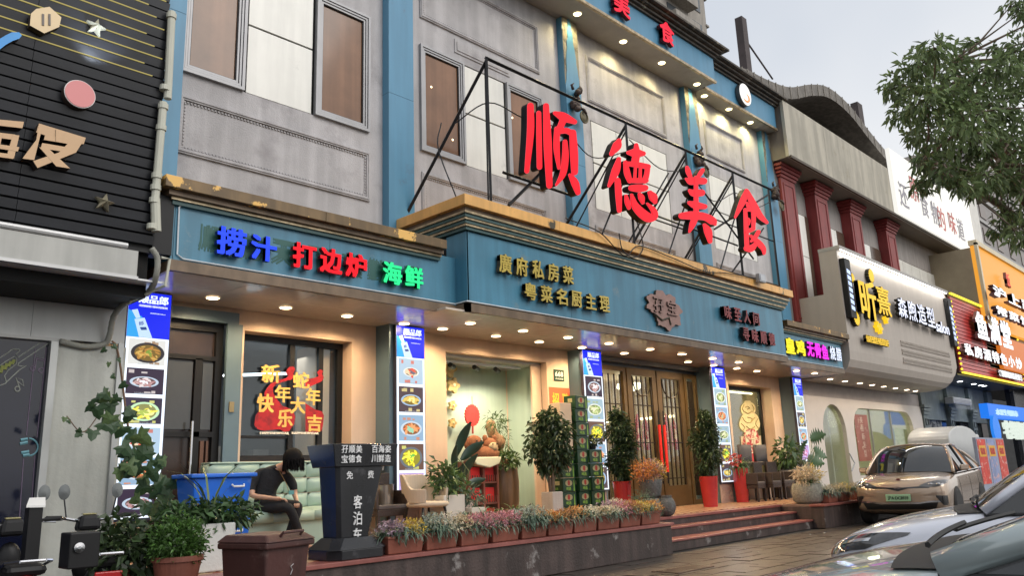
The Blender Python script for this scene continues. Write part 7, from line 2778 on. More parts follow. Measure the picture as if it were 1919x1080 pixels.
vl = [(193, 735, 20), (205, 755, 24), (182, 762, 24), (210, 780, 26), (190, 792, 24), (222, 745, 16), (245, 775, 22), (232, 800, 24), (258, 815, 30), (228, 835, 26), (245, 850, 30), (275, 845, 30), (290, 862, 22), (240, 868, 26), (262, 880, 30),
      (285, 885, 22), (300, 905, 28), (275, 910, 26), (310, 930, 30), (288, 945, 28), (312, 960, 24), (262, 935, 20), (150, 812, 12), (122, 783, 9), (128, 788, 8), (146, 806, 9), (236, 720, 14), (318, 905, 20), (225, 880, 22), (300, 985, 30), (270, 1000, 26), (240, 1010, 30), (215, 1030, 26), (250, 1040, 26), (228, 1060, 24), (205, 1010, 20), (330, 1000, 24), (215, 705, 10), (205, 680, 9), (222, 672, 9), (198, 655, 10), (212, 648, 9)]
vl += [(x + random.uniform(-16, 16), y + random.uniform(-16, 16), s_ * .8) for x, y, s_ in vl if s_ > 18]
for i, (x, y, s_) in enumerate(vl):
    Y = 9.15 + random.uniform(-.12, .12) if y < 990 else 8.6
    c = at(x, y, Y)
    o = link('leaf', lmesh[1 if (i % 5 == 3 or y > 920 and i % 2) else 0], VN)
    o.location = Vector(c)
    k = mpp(c) * s_ * 1.2
    o.scale = (k, k, k)
    o.rotation_euler = (R(100 + random.uniform(-30, 25)), R(random.uniform(-15, 15)), R(random.uniform(-40, 25)))
    rot = Matrix.Rotation(random.choice([PI, PI + .7, PI - .7, 2.2, -2.4]), 4, 'Z')
    o.rotation_euler = (o.rotation_euler.to_matrix().to_4x4() @ rot).to_euler()
# green shrub in terracotta pot on a block
c = at(333, 1040, 6.9)
T = thing('leafy_potted_shrub', 'bushy bright green shrub in a terracotta pot left of the brown bin', 'potted plant', (c.x, 6.9, 0))
k = mpp(c)
zr = at(333, 1042, 6.9).z
MB().lathe((c.x, 6.9, zr - .34), [(30 * k, 0), (43 * k, .30), (46 * k, .30), (46 * k, .34), (40 * k, .34), (.01, .30)], 28).build('pot', TERRA, T)
v_, f_ = merge([cloud((c.x, 6.9, zr + .10), (52 * k, 44 * k, .20), 2600, .045, .022, -.1, .3)])
leaves('foliage', v_, f_, mat('fresh_green', (.075, .16, .035), .45, island=.5, transl=.25), T)
o = MB().box(c.x - .3, 6.6, 0, c.x + .3, 7.2, zr - .34).build('concrete_block', CONC)
tag(o, 'stained concrete block carrying the terracotta shrub pot', 'block')
c = at(260, 1060, 6.9)
T = thing('dark_leafy_plant', 'dark green leafy plant spilling from a small pot at the foot of the vine', 'potted plant', (c.x, 7.2, 0))
MB().lathe((c.x, 7.3, 0), [(.12, 0), (.17, c.z - .05)], 18).build('pot', TERRA, T)
v_, f_ = cloud((c.x + .02, 7.2, c.z + .12), (.28, .25, .28), 420, .10, .06, .3, .2)
leaves('foliage', v_, f_, LEAFD, T)
# white planter with broad leaves in front of blue boxes
c = at(398, 1010, 8.0)
T = thing('foam_planter', 'white foam trough with dense green leaves in front of the blue boxes', 'planter', (c.x, 8.0, PZ))
a_, c_ = at(358, 985, 7.9), at(438, 985, 7.9)
MB().box(a_.x, 7.85, PZ - .0 + .004, c_.x, 8.3, a_.z).build('trough', mat('foam_white', (.60, .60, .57), .8, var=.06, bump=.3), T, bevel=.015)
v_, f_ = merge([cloud(((a_.x + c_.x) / 2 + dx, 8.05, a_.z + .08), (.26, .22, .14), 330, .10, .05, .35, .2) for dx in (-.22, .02, .26)])
leaves('foliage', v_, f_, mat('planter_green', (.05, .10, .035), .4, island=.5, transl=.15), T)
v_, f_ = blades(((a_.x + c_.x) / 2 + .03, 8.05, a_.z + .05), 11, .95, .022, .35, .42, .04)
leaves('tall_grass', v_, f_, mat('yellow_green_blade', (.13, .18, .06), .5), T)


def scooter(name, label, body_m, seat_m, loc, rotz):
    """front faces -x, local metres"""
    T = thing(name, label, 'scooter', (0, 0, 0), 0, 'scooters parked at the left', local=True)
    for x in (0, 1.25):
        w = MB().lathe((0, 0, 0), [(.14, -.045), (.21, -.05), (.235, 0), (.21, .05), (.14, .045)], 28).tf(Matrix.Translation((x, 0, .235)) @ Matrix.Rotation(PI / 2, 4, 'X')).build('wheel', RUBBER, T, smooth=True)
        MB().lathe((0, 0, 0), [(.02, -.06), (.14, -.03), (.14, .03), (.02, .06)], 20).tf(Matrix.Translation((x, 0, .235)) @ Matrix.Rotation(PI / 2, 4, 'X')).build('hub', CHROME, w)
    for s_ in (-1, 1):
        MB().tube([(0, s_ * .07, .235), (.10, s_ * .07, .55), (.16, s_ * .05, .72)], .018, 8).build('fork_leg', CHROME, T)
    b = MB()
    b.add([(-.06, -.08, .42), (-.06, .08, .42), (.22, .19, .40), (.22, -.19, .40), (.10, -.10, .95), (.10, .10, .95), (.27, .15, .92), (.27, -.15, .92)],
          [(0, 3, 2, 1), (4, 5, 6, 7), (0, 1, 5, 4), (1, 2, 6, 5), (2, 3, 7, 6), (3, 0, 4, 7)])
    b.build('front_shield', body_m, T, sub=2, smooth=True)
    MB().add([(-.16, -.08, .49), (-.16, .08, .49), (.16, .09, .50), (.16, -.09, .50), (-.1, -.05, .54), (-.1, .05, .54), (.1, .05, .56), (.1, -.05, .56)], [(0, 3, 2, 1), (4, 5, 6, 7), (0, 1, 5, 4), (1, 2, 6, 5), (2, 3, 7, 6), (3, 0, 4, 7)]).build('front_mudguard', body_m, T, bevel=.02)
    MB().box(.25, -.16, .30, .80, .16, .37).build('footboard', BLACK, T, bevel=.02)
    b = MB().add([(.70, -.15, .35), (.70, .15, .35), (1.55, .13, .52), (1.55, -.13, .52), (.72, -.15, .68), (.72, .15, .68), (1.60, .12, .76), (1.60, -.12, .76)],
                 [(0, 3, 2, 1), (4, 5, 6, 7), (0, 1, 5, 4), (1, 2, 6, 5), (2, 3, 7, 6), (3, 0, 4, 7)])
    b.build('rear_body', body_m, T, sub=2, smooth=True)
    MB().box(.68, -.14, .69, 1.42, .14, .77).build('seat', seat_m, T, bevel=.04)
    for s_ in (-1, 1):
        MB().tube([(1.1, s_ * .15, .74), (1.5, s_ * .15, .80), (1.72, s_ * .08, .82)], .012, 6).build('grab_rail', CHROME, T)
    MB().tube([(1.72, -.08, .82), (1.72, .08, .82)], .012, 6).build('grab_rail', CHROME, T)
    MB().box(1.60, -.10, .60, 1.64, .10, .68).build('tail_light', mat('tail_red', (.4, .01, .01), .2), T, bevel=.01)
    # head, bars, mirrors
    MB().add([(.04, -.11, .93), (.04, .11, .93), (.30, .10, .95), (.30, -.10, .95), (.06, -.09, 1.07), (.06, .09, 1.07), (.28, .08, 1.09), (.28, -.08, 1.09)], [(0, 3, 2, 1), (4, 5, 6, 7), (0, 1, 5, 4), (1, 2, 6, 5), (2, 3, 7, 6), (3, 0, 4, 7)]).build('headstock', body_m, T, bevel=.035)
    MB().box(.10, -.06, 1.085, .24, .06, 1.10).build('instrument_panel', mat('amber_glass', (.25, .22, .08), .15), T, bevel=.008)
    MB().ball((.03, 0, .99), (.03, .07, .05), 12).build('headlight', CHROME, T, smooth=True)
    for s_ in (-1, 1):
        MB().tube([(.18, s_ * .08, 1.03), (.22, s_ * .20, 1.06), (.27, s_ * .25, 1.07)], .014, 8).build('handlebar', CHROME, T)
        MB().tube([(.27, s_ * .24, 1.07), (.33, s_ * .36, 1.075)], .021, 10).build('grip', RUBBER, T)
        MB().tube([(.22, s_ * .22, 1.05), (.18, s_ * .34, 1.04)], .006, 5).build('brake_lever', CHROME, T)
        MB().tube([(.20, s_ * .19, 1.06), (.19, s_ * .22, 1.24)], .007, 6).build('mirror_stalk', BLACKM, T)
        MB().lathe((0, 0, 0), [(.01, -.012), (.05, -.01), (.055, .01), (.01, .012)], 16).tf(Matrix.Translation((.19, s_ * .225, 1.30)) @ Matrix.Rotation(PI / 2, 4, 'Y') @ Matrix.Diagonal((1.3, .9, 1, 1))).build('mirror', mat('mirror_back', (.16, .17, .17), .15, metal=.7), T)
    MB().box(.86, -.16, .37, 1.05, -.15, .60).build('side_badge', CHROME, T, bevel=.01)
    T.location = loc
    T.rotation_euler = (0, 0, rotz)
    return T


sc1 = scooter('scooter', 'black scooter with round mirror at the bottom left', BLACK, RUBBER, (2.88, 8.55, 0), R(-102))
sc2 = scooter('scooter', 'black scooter with a red tail cut off by the left edge of the photo', BLACK, BLACK, (2.22, 8.5, 0), R(-99))
for ch_ in sc2.children:
    if ch_.name.startswith('rear_body'):
        ch_.data.materials[0] = mat('scooter_red', (.30, .012, .012), .2, coat=.8)
T = thing('crate_box', 'dark box on the scooter with a round silver badge', 'box', (0, 0, 0))
c = at(150, 1020, 6.3)
MB().box(c.x - .10, 6.2, c.z - .16, c.x + .10, 6.4, c.z + .08).build('case', BLACK, T, bevel=.01)
MB().lathe((0, 0, 0), [(.035, 0), (.035, .008), (.01, .01)], 16).tf(Matrix.Translation((c.x - .04, 6.19, c.z - .02)) @ Matrix.Rotation(PI / 2, 4, 'X')).build('badge', CHROME, T)
T = thing('white_box', 'white electrical meter box on a dark post behind the scooters', 'meter box', tuple(at(67, 940, 8)))
a_ = at(66, 944, 7.6)
q_ = [(-.09, 7.5, -.03), (.05, 7.5, -.035), (.09, 7.66, .03), (-.03, 7.66, .03)]
MB().add([(a_.x + x, y, a_.z + z) for x, y, z in q_] + [(a_.x + x, y, a_.z + z + .015) for x, y, z in q_], [(0, 3, 2, 1), (4, 5, 6, 7), (0, 1, 5, 4), (1, 2, 6, 5), (2, 3, 7, 6), (3, 0, 4, 7)]).build('lid', WHITEP, T)
MB().box(a_.x - .06, 7.52, 0, a_.x + .04, 7.64, a_.z - .035).build('post', BLACK, T)
# ================================================================== VEHICLES
from mathutils.bvhtree import BVHTree


def paint(name, col, met=.5, rough=.28):
    return mat(name, col, rough, metal=met, var=.03, coat=1.0, spec=.6, bump=0.0)


def car(name, label, cat, P, paintm, loc, rotz, plate=None, group=None):
    """front at x=0 looking along -x, left side -y"""
    T = thing(name, label, cat, (0, 0, 0), 0, group, local=True)
    ring = []
    for (x, w, zb, zs, zt) in P['st']:
        half = [(0, zb), (.6 * w, zb), (.92 * w, zb + .02), (.99 * w, zb + .12), (w, zb + (zs - zb) * .45), (w * .985, zs - .16 * (zs - zb)), (w * .955, zs - .03), (w * .86, zs + (zt - zs) * .45), (w * .5, zs + (zt - zs) * .9), (0, zt)]
        r = [(x, y, z) for y, z in half] + [(x, -y, z) for y, z in half[-2:0:-1]]
        ring.append(r)
    n = len(ring[0])
    b = MB()
    for r in ring:
        b.v += r
    for i in range(len(ring) - 1):
        for k in range(n):
            k2 = (k + 1) % n
            b.f.append((i * n + k, (i + 1) * n + k, (i + 1) * n + k2, i * n + k2))
    b.f += [tuple(range(n)), tuple((len(ring) - 1) * n + k for k in range(n - 1, -1, -1))]
    b.mi = [0] * len(b.f)
    body = b.build('body', paintm, T, smooth=True, sub=2)
    dg = bpy.context.evaluated_depsgraph_get()
    dg.update()
    bv = BVHTree.FromObject(body, dg)

    def hit(p, d, off=.004):
        h = bv.ray_cast(Vector(p), Vector(d), 6)
        if h[0] is None:
            return None
        return h[0] - Vector(d).normalized() * off

    def decal(pname, top, bot, d, m_, off=.004, nu=14, nv=4, par=T):
        """strip between two polylines given as points outside the body, thrown onto it along d"""
        def samp(L_, u):
            q = u * (len(L_) - 1)
            i = min(int(q), len(L_) - 2)
            return Vector(L_[i]).lerp(Vector(L_[i + 1]), q - i)
        vs_ = []
        for i in range(nu + 1):
            a, c = samp(top, i / nu), samp(bot, i / nu)
            for j in range(nv + 1):
                h = hit(a.lerp(c, j / nv), d, off)
                if h is None:
                    h = vs_[-1] if vs_ else a
                vs_.append(Vector(h))
        fs_ = []
        for i in range(nu):
            for j in range(nv):
                q = i * (nv + 1) + j
                fs_.append((q, q + 1, q + nv + 2, q + nv + 1))
        return MB().add(vs_, fs_).build(pname, m_, par, smooth=True)
    # glasshouse
    g = P['gh']
    wb, wr, z0, zr = g['wb'], g['wr'], g['z0'], g['zr']
    ax, rx0, rx1, dx = g['ax'], g['rx0'], g['rx1'], g['dx']
    bow = g.get('bow', .22)
    n = 12

    def wrow(x, w, z, bx, crown):
        return [Vector((x - bx * (1 - (2 * i / n - 1) ** 2), w * (2 * i / n - 1), z + crown * (1 - (2 * i / n - 1) ** 2))) for i in range(n + 1)]
    rows = []
    for k in range(7):
        t = k / 6
        rows.append(wrow(ax + (rx0 - ax) * t, wb + (wr - wb) * t ** 1.2, z0 + (zr - z0) * math.sin(t * PI / 2 * .92) / math.sin(PI / 2 * .92), bow * (1 - t * .55), .035 + .01 * t))

    def sheet(rows, name_, m_, th=None):
        b = MB()
        c = len(rows[0])
        for r in rows:
            b.v += [tuple(p) for p in r]
        for i in range(len(rows) - 1):
            for j in range(c - 1):
                q = i * c + j
                b.f.append((q, q + 1, q + c + 1, q + c))
        b.mi = [0] * len(b.f)
        return b.build(name_, m_, T, smooth=True)
    CG = mat('car_glass', (.015, .018, .022), .03, var=.1, spec=.9)
    sheet(rows, 'windscreen', CG)
    roof = []
    for k in range(9):
        t = k / 8
        x = rx0 + (rx1 - rx0) * t
        z = zr + .045 * math.sin(t * PI) * 1 - (g.get('drop', .04)) * t ** 2
        roof.append(wrow(x, wr * (1 - .06 * t * t), z, bow * .45 * (1 - t) - .12 * t, .045))
    rf = sheet(roof, 'roof', paintm)
    rf.modifiers.new('s', 'SOLIDIFY').thickness = .02
    rear = []
    for k in range(6):
        t = k / 5
        rear.append(wrow(rx1 + (dx - rx1) * t, wr * .94 + (wb * .95 - wr * .94) * t, zr - g.get('drop', .04) + (g.get('zd', z0) - zr + g.get('drop', .04)) * t ** 1.3, -.12, .045 - .01 * t))
    sheet(rear, 'rear_window', CG)
    for s_ in (-1, 1):
        topc = [rows[k][0 if s_ < 0 else -1] for k in range(7)] + [roof[k][0 if s_ < 0 else -1] for k in range(1, 9)] + [rear[k][0 if s_ < 0 else -1] for k in range(1, 6)]
        basec = [Vector((p.x, s_ * (wb + .012), z0 - .02 + (g.get('zd', z0) - z0) * max(0, (p.x - ax) / (dx - ax)))) for p in topc]
        b = MB()
        b.v = [tuple(p) for p in topc] + [tuple(p) for p in basec]
        m2 = len(topc)
        b.f = [(i, i + 1, m2 + i + 1, m2 + i) for i in range(m2 - 1)]
        b.mi = [0] * len(b.f)
        b.build('side_window', CG, T, smooth=True)
        MB().tube(topc, [P.get('pr', .035)] * 7 + [P.get('pr', .035) * .7] * 8 + [.04] * (m2 - 15), 8).build('roof_pillar', paintm, T, smooth=True)
        MB().tube([Vector((p.x, p.y * 1.004, p.z)) for p in basec], .012, 6).build('window_trim', CHROME if P.get('chrome') else BLACKM, T)
        for bx in P.get('pillars', ()):
            q = min(topc[7:], key=lambda p: abs(p.x - bx))
            MB().tube([(bx - .08, s_ * (wb + .015), z0), q + Vector((0, s_ * .006, 0))], .03, 6).build('door_pillar', BLACK, T)
        # mirror
        mx = ax + .28
        f = MB().add([(mx, s_ * (wb + .08), z0 + .02), (mx, s_ * (wb + .24), z0 + .03), (mx + .14, s_ * (wb + .23), z0 + .03), (mx + .12, s_ * (wb + .07), z0 + .02),
                      (mx + .02, s_ * (wb + .07), z0 + .15), (mx + .02, s_ * (wb + .25), z0 + .15), (mx + .14, s_ * (wb + .24), z0 + .15), (mx + .12, s_ * (wb + .07), z0 + .15)],
                     [(0, 3, 2, 1), (4, 5, 6, 7), (0, 1, 5, 4), (1, 2, 6, 5), (2, 3, 7, 6), (3, 0, 4, 7)]).build('door_mirror', paintm, T, bevel=.03)
        MB().tube([(mx + .06, s_ * (wb - .02), z0 + .02), (mx + .07, s_ * (wb + .12), z0 + .04)], .02, 6).build('mirror_arm', BLACK, f)
        # wheels and arches
        for wx in P['wheels']:
            pts = [(wx + .40 * math.cos(t), s_ * 2, .36 + .40 * math.sin(t)) for t in np.linspace(-.35, PI + .35, 18)]
            low = [(x, y, max(z - .8, .2)) for x, y, z in pts]
            decal('wheel_arch', pts, [(p[0] * .0 + wx + (p[0] - wx) * .98, s_ * 2, .22) for p in pts], (0, -s_, 0), BLACK, .006, 20, 6)
            w = MB().lathe((0, 0, 0), [(.20, -.11), (.33, -.11), (.352, -.07), (.352, .07), (.33, .11), (.20, .11)], 36).tf(Matrix.Translation((wx, s_ * (P['st'][4][1] - .085), .35)) @ Matrix.Rotation(PI / 2, 4, 'X')).build('tyre', RUBBER, T, smooth=False)
            b = MB().lathe((0, 0, 0), [(.20, -.06), (.235, .098), (.22, .105), (.205, .07)], 30, cap=False)
            b.lathe((0, 0, 0), [(.055, .02), (.05, .10), (.001, .102)], 12)
            for q in range(10):
                a = q * PI / 5
                b.tube([(.04 * math.cos(a), .04 * math.sin(a), .085), (.215 * math.cos(a + .08), .215 * math.sin(a + .08), .095)], [.018, .012], 5)
            b.tf(Matrix.Translation((wx, s_ * (P['st'][4][1] - .085), .35)) @ Matrix.Rotation(PI / 2 * s_ * 1.0, 4, 'X'))
            b.build('rim', mat('alloy', (.42, .42, .43), .25, metal=.8), w)
    # door seams and handle
    for s_ in (-1, 1):
        for sx in P.get('seams', ()):
            pts = [hit((sx + .03 * math.sin(t * 3), s_ * 2, z0 - .02 - t * (z0 - .32)), (0, -s_, 0), .001) for t in np.linspace(0, 1, 10)]
            pts = [p for p in pts if p]
            if len(pts) > 3:
                MB().tube(pts, .004, 4).build('door_seam', BLACK, T)
        for hx in P.get('handles', ()):
            a = hit((hx, s_ * 2, z0 - .13), (0, -s_, 0), -.0)
            if a:
                MB().box(a.x - .09, a.y - .012, a.z - .014, a.x + .09, a.y + .012, a.z + .014).build('door_handle', paintm, T, bevel=.008)
        pts = [hit((x, s_ * 2, P.get('sill', .34)), (0, -s_, 0), .0) for x in np.linspace(P['wheels'][0] + .48, P['wheels'][1] - .48, 12)]
        pts = [p for p in pts if p]
        if len(pts) > 3:
            MB().tube(pts, .02, 6).build('sill_trim', BLACK, T)
    return T, hit, decal


SUVP = dict(st=[(0.0, .50, .42, .70, .76), (.05, .80, .32, .80, .86), (.22, .915, .24, .90, .955), (.6, .935, .20, .96, 1.03), (1.0, .94, .20, 1.0, 1.08), (1.3, .94, .20, 1.02, 1.10), (2.4, .94, .20, 1.05, 1.08),
                (3.5, .94, .20, 1.08, 1.10), (4.1, .93, .24, 1.10, 1.12), (4.42, .88, .34, 1.06, 1.08), (4.52, .70, .45, .95, .97)],
            gh=dict(wb=.875, wr=.60, z0=1.04, zr=1.60, ax=1.12, rx0=1.95, rx1=3.55, dx=4.32, bow=.22, drop=.08, zd=1.12), wheels=(.88, 3.62), chrome=True, pillars=(2.55, 3.55), seams=(1.32, 2.45, 3.45), handles=(2.25, 3.25))
BRZ = paint('champagne_bronze_paint', (.40, .30, .22), .55, .25)
T, hit, decal = car('parked_suv', 'champagne bronze car with green number plate parked facing the camera beside the terrace', 'car', SUVP, BRZ, (18, 6.3, 0), 0)
DX = (1, 0, 0)
BLKG = mat('gloss_black_trim', (.012, .012, .013), .12, coat=.8)
GBX = -2
decal('grille_bar', [(GBX, y, .80 - .03 * (1 - abs(y) / .6)) for y in np.linspace(-.60, .60, 13)], [(GBX, y, .755 - .055 * max(0, 1 - abs(y) / .22)) for y in np.linspace(-.60, .60, 13)], DX, BLKG, .006, 24, 3)
for s_ in (-1, 1):
    top = [(GBX, s_ * y, z) for y, z in ((.42, .81), (.55, .865), (.70, .90), (.82, .91), (.905, .90))]
    bot = [(GBX, s_ * y, z) for y, z in ((.42, .79), (.55, .775), (.70, .775), (.82, .80), (.905, .86))]
    decal('headlight', top, bot, DX, mat('headlight_glass', (.08, .08, .085), .06, metal=.3, coat=1, var=.5, scale=14), .008, 14, 4)
    for q in range(2):
        h = hit((GBX, s_ * (.62 + q * .13), .835), DX, .012)
        MB().ball(h, (.012, .04, .02), 10).build('lamp_lens', CHROME, T, smooth=True)
    decal('air_slot', [(GBX, s_ * .70, .62), (GBX, s_ * .80, .60), (GBX, s_ * .88, .60)], [(GBX, s_ * .70, .58), (GBX, s_ * .80, .42), (GBX, s_ * .88, .40)], DX, BLKG, .008, 6, 4)
    decal('bumper_vane', [(GBX, s_ * .45, .61), (GBX, s_ * .70, .66), (GBX, s_ * .85, .68)], [(GBX, s_ * .45, .60), (GBX, s_ * .70, .61), (GBX, s_ * .85, .60)], DX, mat('dark_bronze_trim', (.24, .17, .12), .3, metal=.4, coat=.8), .012, 8, 2)  # vane bronze darker than the body paint
decal('lower_intake', [(GBX, y, .44 + .03 * (abs(y) > .5)) for y in np.linspace(-.72, .72, 9)], [(GBX, y, .335) for y in np.linspace(-.66, .66, 9)], DX, BLACK, .006, 20, 4)
decal('chin_trim', [(GBX, y, .475 + .03 * (abs(y) > .5)) for y in np.linspace(-.78, .78, 9)], [(GBX, y, .445 + .03 * (abs(y) > .5)) for y in np.linspace(-.76, .76, 9)], DX, CHROME, .008, 20, 2)
h = hit((GBX, 0, .55), DX, .02)
f = MB().box(h.x - .02, -.24, .50, h.x + .0, .24, .64).build('number_plate', mat('plate_green', (.28, .50, .32), .45), T, bevel=.008)
FRONTM = Matrix(((0, 0, -1, 0), (-1, 0, 0, 0), (0, 1, 0, 0), (0, 0, 0, 1)))
letters('沪A·DC8939', (h.x - .021, 0, .57), .40, .085, mat('plate_black', (.02, .05, .03), .5), f, .003, .01, M=FRONTM)
h = hit((GBX, 0, .775), DX, .01)
b = MB()
for q in range(5):
    y = (q - 2) * .026
    b.box(h.x - .012, y - .006, .745, h.x, y + .006, .745 + (.035, .05, .058, .05, .035)[q])
b.build('emblem', CHROME, T, kind='stuff')
h = hit((.18, 0, 2), (0, 0, -1), 0)
MB().box(h.x - .03, -.035, h.z - .01, h.x + .03, .035, h.z + .03).build('bonnet_mark', mat('dark_red_mark', (.12, .02, .02), .4), T, bevel=.01)
for s_ in (-1, 1):
    pts = [hit((x, s_ * y, 3), (0, 0, -1), .0) for x, y in ((.25, .42), (.6, .55), (1.0, .62))]
    MB().tube([p for p in pts if p], .006, 5).build('bonnet_crease', BRZ, T)
    MB().tube([(2.1, s_ * .58, 1.63), (2.6, s_ * .59, 1.655), (3.3, s_ * .57, 1.61)], .014, 6).build('roof_rail', CHROME, T)
T.location = (17.75, 6.28, 0)
T.rotation_euler = (0, 0, R(5.5))

# car 2 pale, nose-in
SEDP = dict(st=[(0.0, .45, .40, .58, .62), (.06, .74, .30, .66, .71), (.25, .87, .22, .76, .80), (.55, .905, .18, .83, .88), (.95, .91, .18, .88, .94), (1.25, .91, .18, .91, .97), (2.4, .91, .18, .93, .95),
                (3.6, .90, .2, .95, .98), (4.3, .88, .26, .98, 1.0), (4.6, .82, .34, .94, .96), (4.7, .66, .45, .85, .87)],
            gh=dict(wb=.80, wr=.56, z0=.93, zr=1.42, ax=1.12, rx0=2.05, rx1=3.1, dx=4.15, bow=.12, drop=.05, zd=.98), wheels=(.85, 3.7), pillars=(2.6,), seams=(1.3, 2.5, 3.4), handles=(2.3, 3.2))


def front_bits(T, hit, decal, hl, cow):
    for s_ in (-1, 1):
        # headlight wrapping onto the wing, thrown on from the upper front corner
        d = Vector((.62, -s_ * .55, -.35))
        top = [(x - 1.5 * d.x, s_ * y - 1.5 * d.y, z - 1.5 * d.z) for x, y, z in hl[0]]
        bot = [(x - 1.5 * d.x, s_ * y - 1.5 * d.y, z - 1.5 * d.z) for x, y, z in hl[1]]
        decal('headlight', top, bot, tuple(d), mat('headlight_glass', (.08, .08, .085), .06, metal=.3, coat=1, var=.5, scale=14), .006, 18, 5)
        top2 = [tuple(Vector(a).lerp(Vector(b_), .35)) for a, b_ in zip(top, bot)]
        bot2 = [tuple(Vector(a).lerp(Vector(b_), .55)) for a, b_ in zip(top, bot)]
        decal('light_blade', top2[1:-1], bot2[1:-1], tuple(d), CHROME, .010, 10, 2)
    # cowl: a dark slot below the windscreen with wipers
    top = [(x, y, 3) for x, y in cow[0]]
    bot = [(x, y, 3) for x, y in cow[1]]
    decal('cowl', top, bot, (0, 0, -1), mat('matt_black_cowl', (.012, .012, .013), .6), .008, 24, 5)


hl = ([(.10, .55, .70), (.22, .72, .77), (.42, .83, .80), (.62, .90, .82)], [(.06, .58, .60), (.14, .74, .62), (.34, .86, .68), (.60, .905, .80)])
cow = ([(.98 - .10 * (1 - (y / .82) ** 2), y) for y in np.linspace(-.70, .70, 13)], [(1.20 - .12 * (1 - (y / .82) ** 2), y) for y in np.linspace(-.76, .76, 13)])


def wipers(T, hit, par_z):
    for y0, y1 in ((-.62, -.02), (.05, .62)):
        P = []
        for t in np.linspace(0, 1, 8):
            y = y0 + (y1 - y0) * t
            x = 1.08 - .11 * (1 - (y / .82) ** 2) + .02 + .05 * t
            P.append((x, y, par_z + .03 + .03 * t))
        MB().tube(P, .010, 5).build('wiper', RUBBER, T)


PALE = paint('pale_silver_paint', (.66, .68, .76), .12, .25)
T, hit, decal = car('parked_car', 'pale silver white car parked nose in, its bonnet and headlight showing at lower right', 'car', SEDP, PALE, (0, 0, 0), 0)
front_bits(T, hit, decal, hl, cow)
wipers(T, hit, .95)
T.location = (6.94, 2.97, 0)
T.rotation_euler = (0, 0, R(-78.7))
T.scale = (1.01, 1.01, 1.01)
TEAL = paint('grey_teal_paint', (.40, .47, .48), .12, .22)
SEDP = dict(SEDP, pr=.05, gh=dict(SEDP['gh'], zr=1.30, rx0=2.6, bow=.08))
T, hit, decal = car('parked_car', 'grey teal car nearest the camera, bonnet and windscreen filling the lower right corner', 'car', SEDP, TEAL, (0, 0, 0), 0)
front_bits(T, hit, decal, hl, cow)
wipers(T, hit, .95)
T.location = (3.55, 2.12, -.02)
T.rotation_euler = (0, 0, R(-86))
T.scale = (1.04, 1.04, 1.065)

# drain grate in the paving
c = at(1275, 1052, 6.6)
DGt = thing('drain_grate', 'worn iron drain grate set in the paving before the steps', 'grate', (9.6, 6.3, 0))
b = MB()
frame2 = [(9.2, 6.1, .004), (10.0, 6.1, .004), (10.0, 6.45, .004), (9.2, 6.45, .004)]
for i in range(14):
    x = 9.22 + i * .058
    b.box(x, 6.12, .004, x + .03, 6.43, .016)
b.build('bars', mat('rusty_iron', (.08, .05, .035), .6, var=.4), DGt, kind='stuff')
MB().box(9.17, 6.07, .002, 10.05, 6.12, .018).box(9.17, 6.43, .002, 10.05, 6.48, .018).build('edge', MATS['rusty_iron'], DGt)
# small litter
for i, (px, py) in enumerate(((1518, 1003), (1545, 1000), (1420, 1036), (1395, 1030))):
    c = atz(px, py, .006)
    o = MB().ball((c.x, c.y, .012), (.03, .02, .01), 6).build('litter_scrap', mat('white_scrap', (.6, .58, .55), .7))
    tag(o, ('tiny white scrap on the paving nearest the pale car', 'tiny white scrap behind the nearest one', 'small pale scrap on the paving before the steps', 'small pale scrap just left of its neighbour')[i], 'litter', 'scraps on the paving')

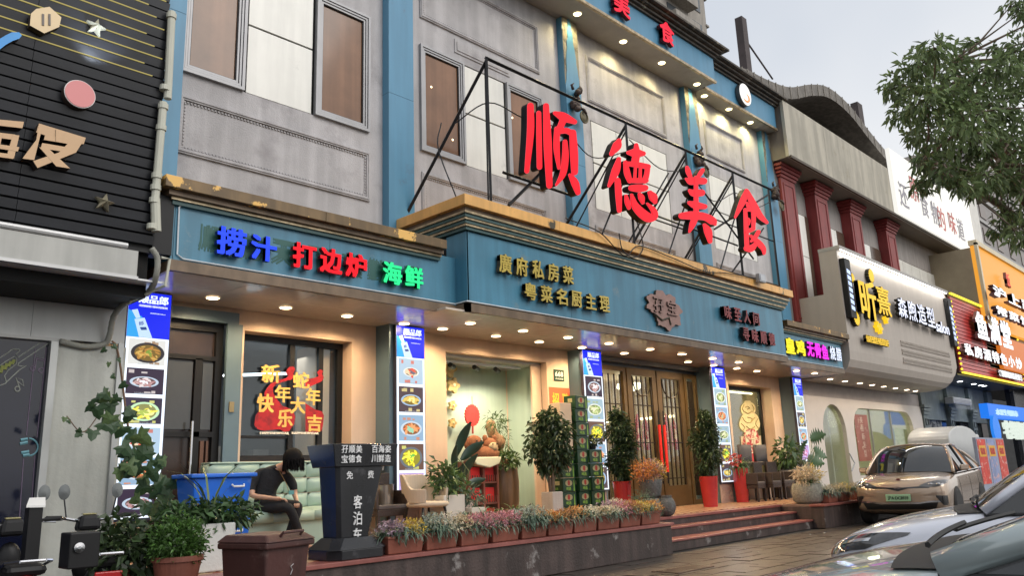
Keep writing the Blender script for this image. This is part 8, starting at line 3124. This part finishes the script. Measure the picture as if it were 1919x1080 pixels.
# ================================================================== STREET TREE
TRE = thing('street_tree', 'leafy street tree reaching in from the right edge over the shops', 'tree', (17.0, 2.4, 0))
clumps = [(1690, 158, 32), (1672, 165, 18), (1722, 120, 36), (1752, 88, 26), (1775, 125, 40), (1700, 212, 32), (1738, 190, 46), (1790, 178, 44), (1828, 158, 34), (1760, 248, 48), (1812, 235, 52), (1862, 200, 46), (1900, 150, 46), (1908, 92, 26), (1880, 118, 28),
          (1850, 268, 46), (1902, 250, 52), (1735, 300, 28), (1765, 325, 34), (1728, 345, 18), (1800, 305, 36), (1852, 330, 28), (1882, 338, 26), (1908, 305, 44), (1892, 402, 26), (1912, 438, 26), (1872, 432, 18), (1902, 2, 20), (1915, 22, 16), (1842, 128, 16), (1868, 90, 10), (1818, 78, 9), (1795, 345, 18), (1822, 355, 16), (1712, 255, 20),
          (1945, 100, 60), (1960, 200, 70), (1950, 320, 70), (1990, 60, 70), (2040, 180, 110), (2030, 330, 110), (1960, 420, 60), (2130, 120, 120), (2150, 300, 130), (2060, -20, 100), (2200, 200, 140)]
parts = []
cents = []
for i, (x, y, r) in enumerate(clumps):
    # distance along the ray: crown is a lump about three metres deep
    d = ray(x, y)
    dist = 12.6 + 1.3 * math.sin(i * 1.7) + (.8 if x > 1850 else 0)
    c = Vector((0, 0, CAMZ)) + d * dist
    rr = r * dist / FOC
    cents.append((c, rr))
    nn = int(24 + 620 * min(rr, 1.0) ** 2 * 2.5)
    if x > 1935:
        nn = int(nn * .35)
    parts.append(cloud(tuple(c), (rr * 1.08, rr * 1.1, rr), nn, .15, .06, .7, .15))
v_, f_ = merge(parts)
leaves('crown', v_, f_, LEAFT, TRE)
trunk_top = Vector((17.0, 2.5, 4.6))
MB().tube([(17.0, 2.4, 0), (17.02, 2.42, 1.2), (16.95, 2.5, 3.0), tuple(trunk_top)], [.24, .18, .16, .13], 12).build('trunk', BARK, TRE, smooth=True)
b = MB()
main = [Vector((15.2, 3.0, 6.2)), Vector((14.2, 3.4, 7.4)), Vector((13.6, 3.2, 6.6)), Vector((15.2, 3.4, 8.3)), Vector((13.2, 3.6, 5.9))]
for mpt in main:
    b.tube([trunk_top, trunk_top.lerp(mpt, .5) + Vector((0, 0, .25)), mpt], [.10, .06, .035], 7)
b.build('limbs', BARK, TRE, smooth=True)
b = MB()
for c, rr in cents:
    q = min(main + [trunk_top], key=lambda m_: (m_ - c).length)
    mid = q.lerp(c, .5) + Vector((random.uniform(-.15, .15), random.uniform(-.15, .15), random.uniform(-.1, .15)))
    b.tube([q, mid, c], [.03, .018, .008], 5)
    for e in range(4):
        dd = Vector((random.gauss(0, 1), random.gauss(0, 1), random.gauss(0, .8))).normalized() * rr * .8
        b.tube([c.lerp(mid, .2), c + dd * .5, c + dd], [.010, .006, .003], 4)
b.build('twigs', BARK, TRE, kind='stuff')
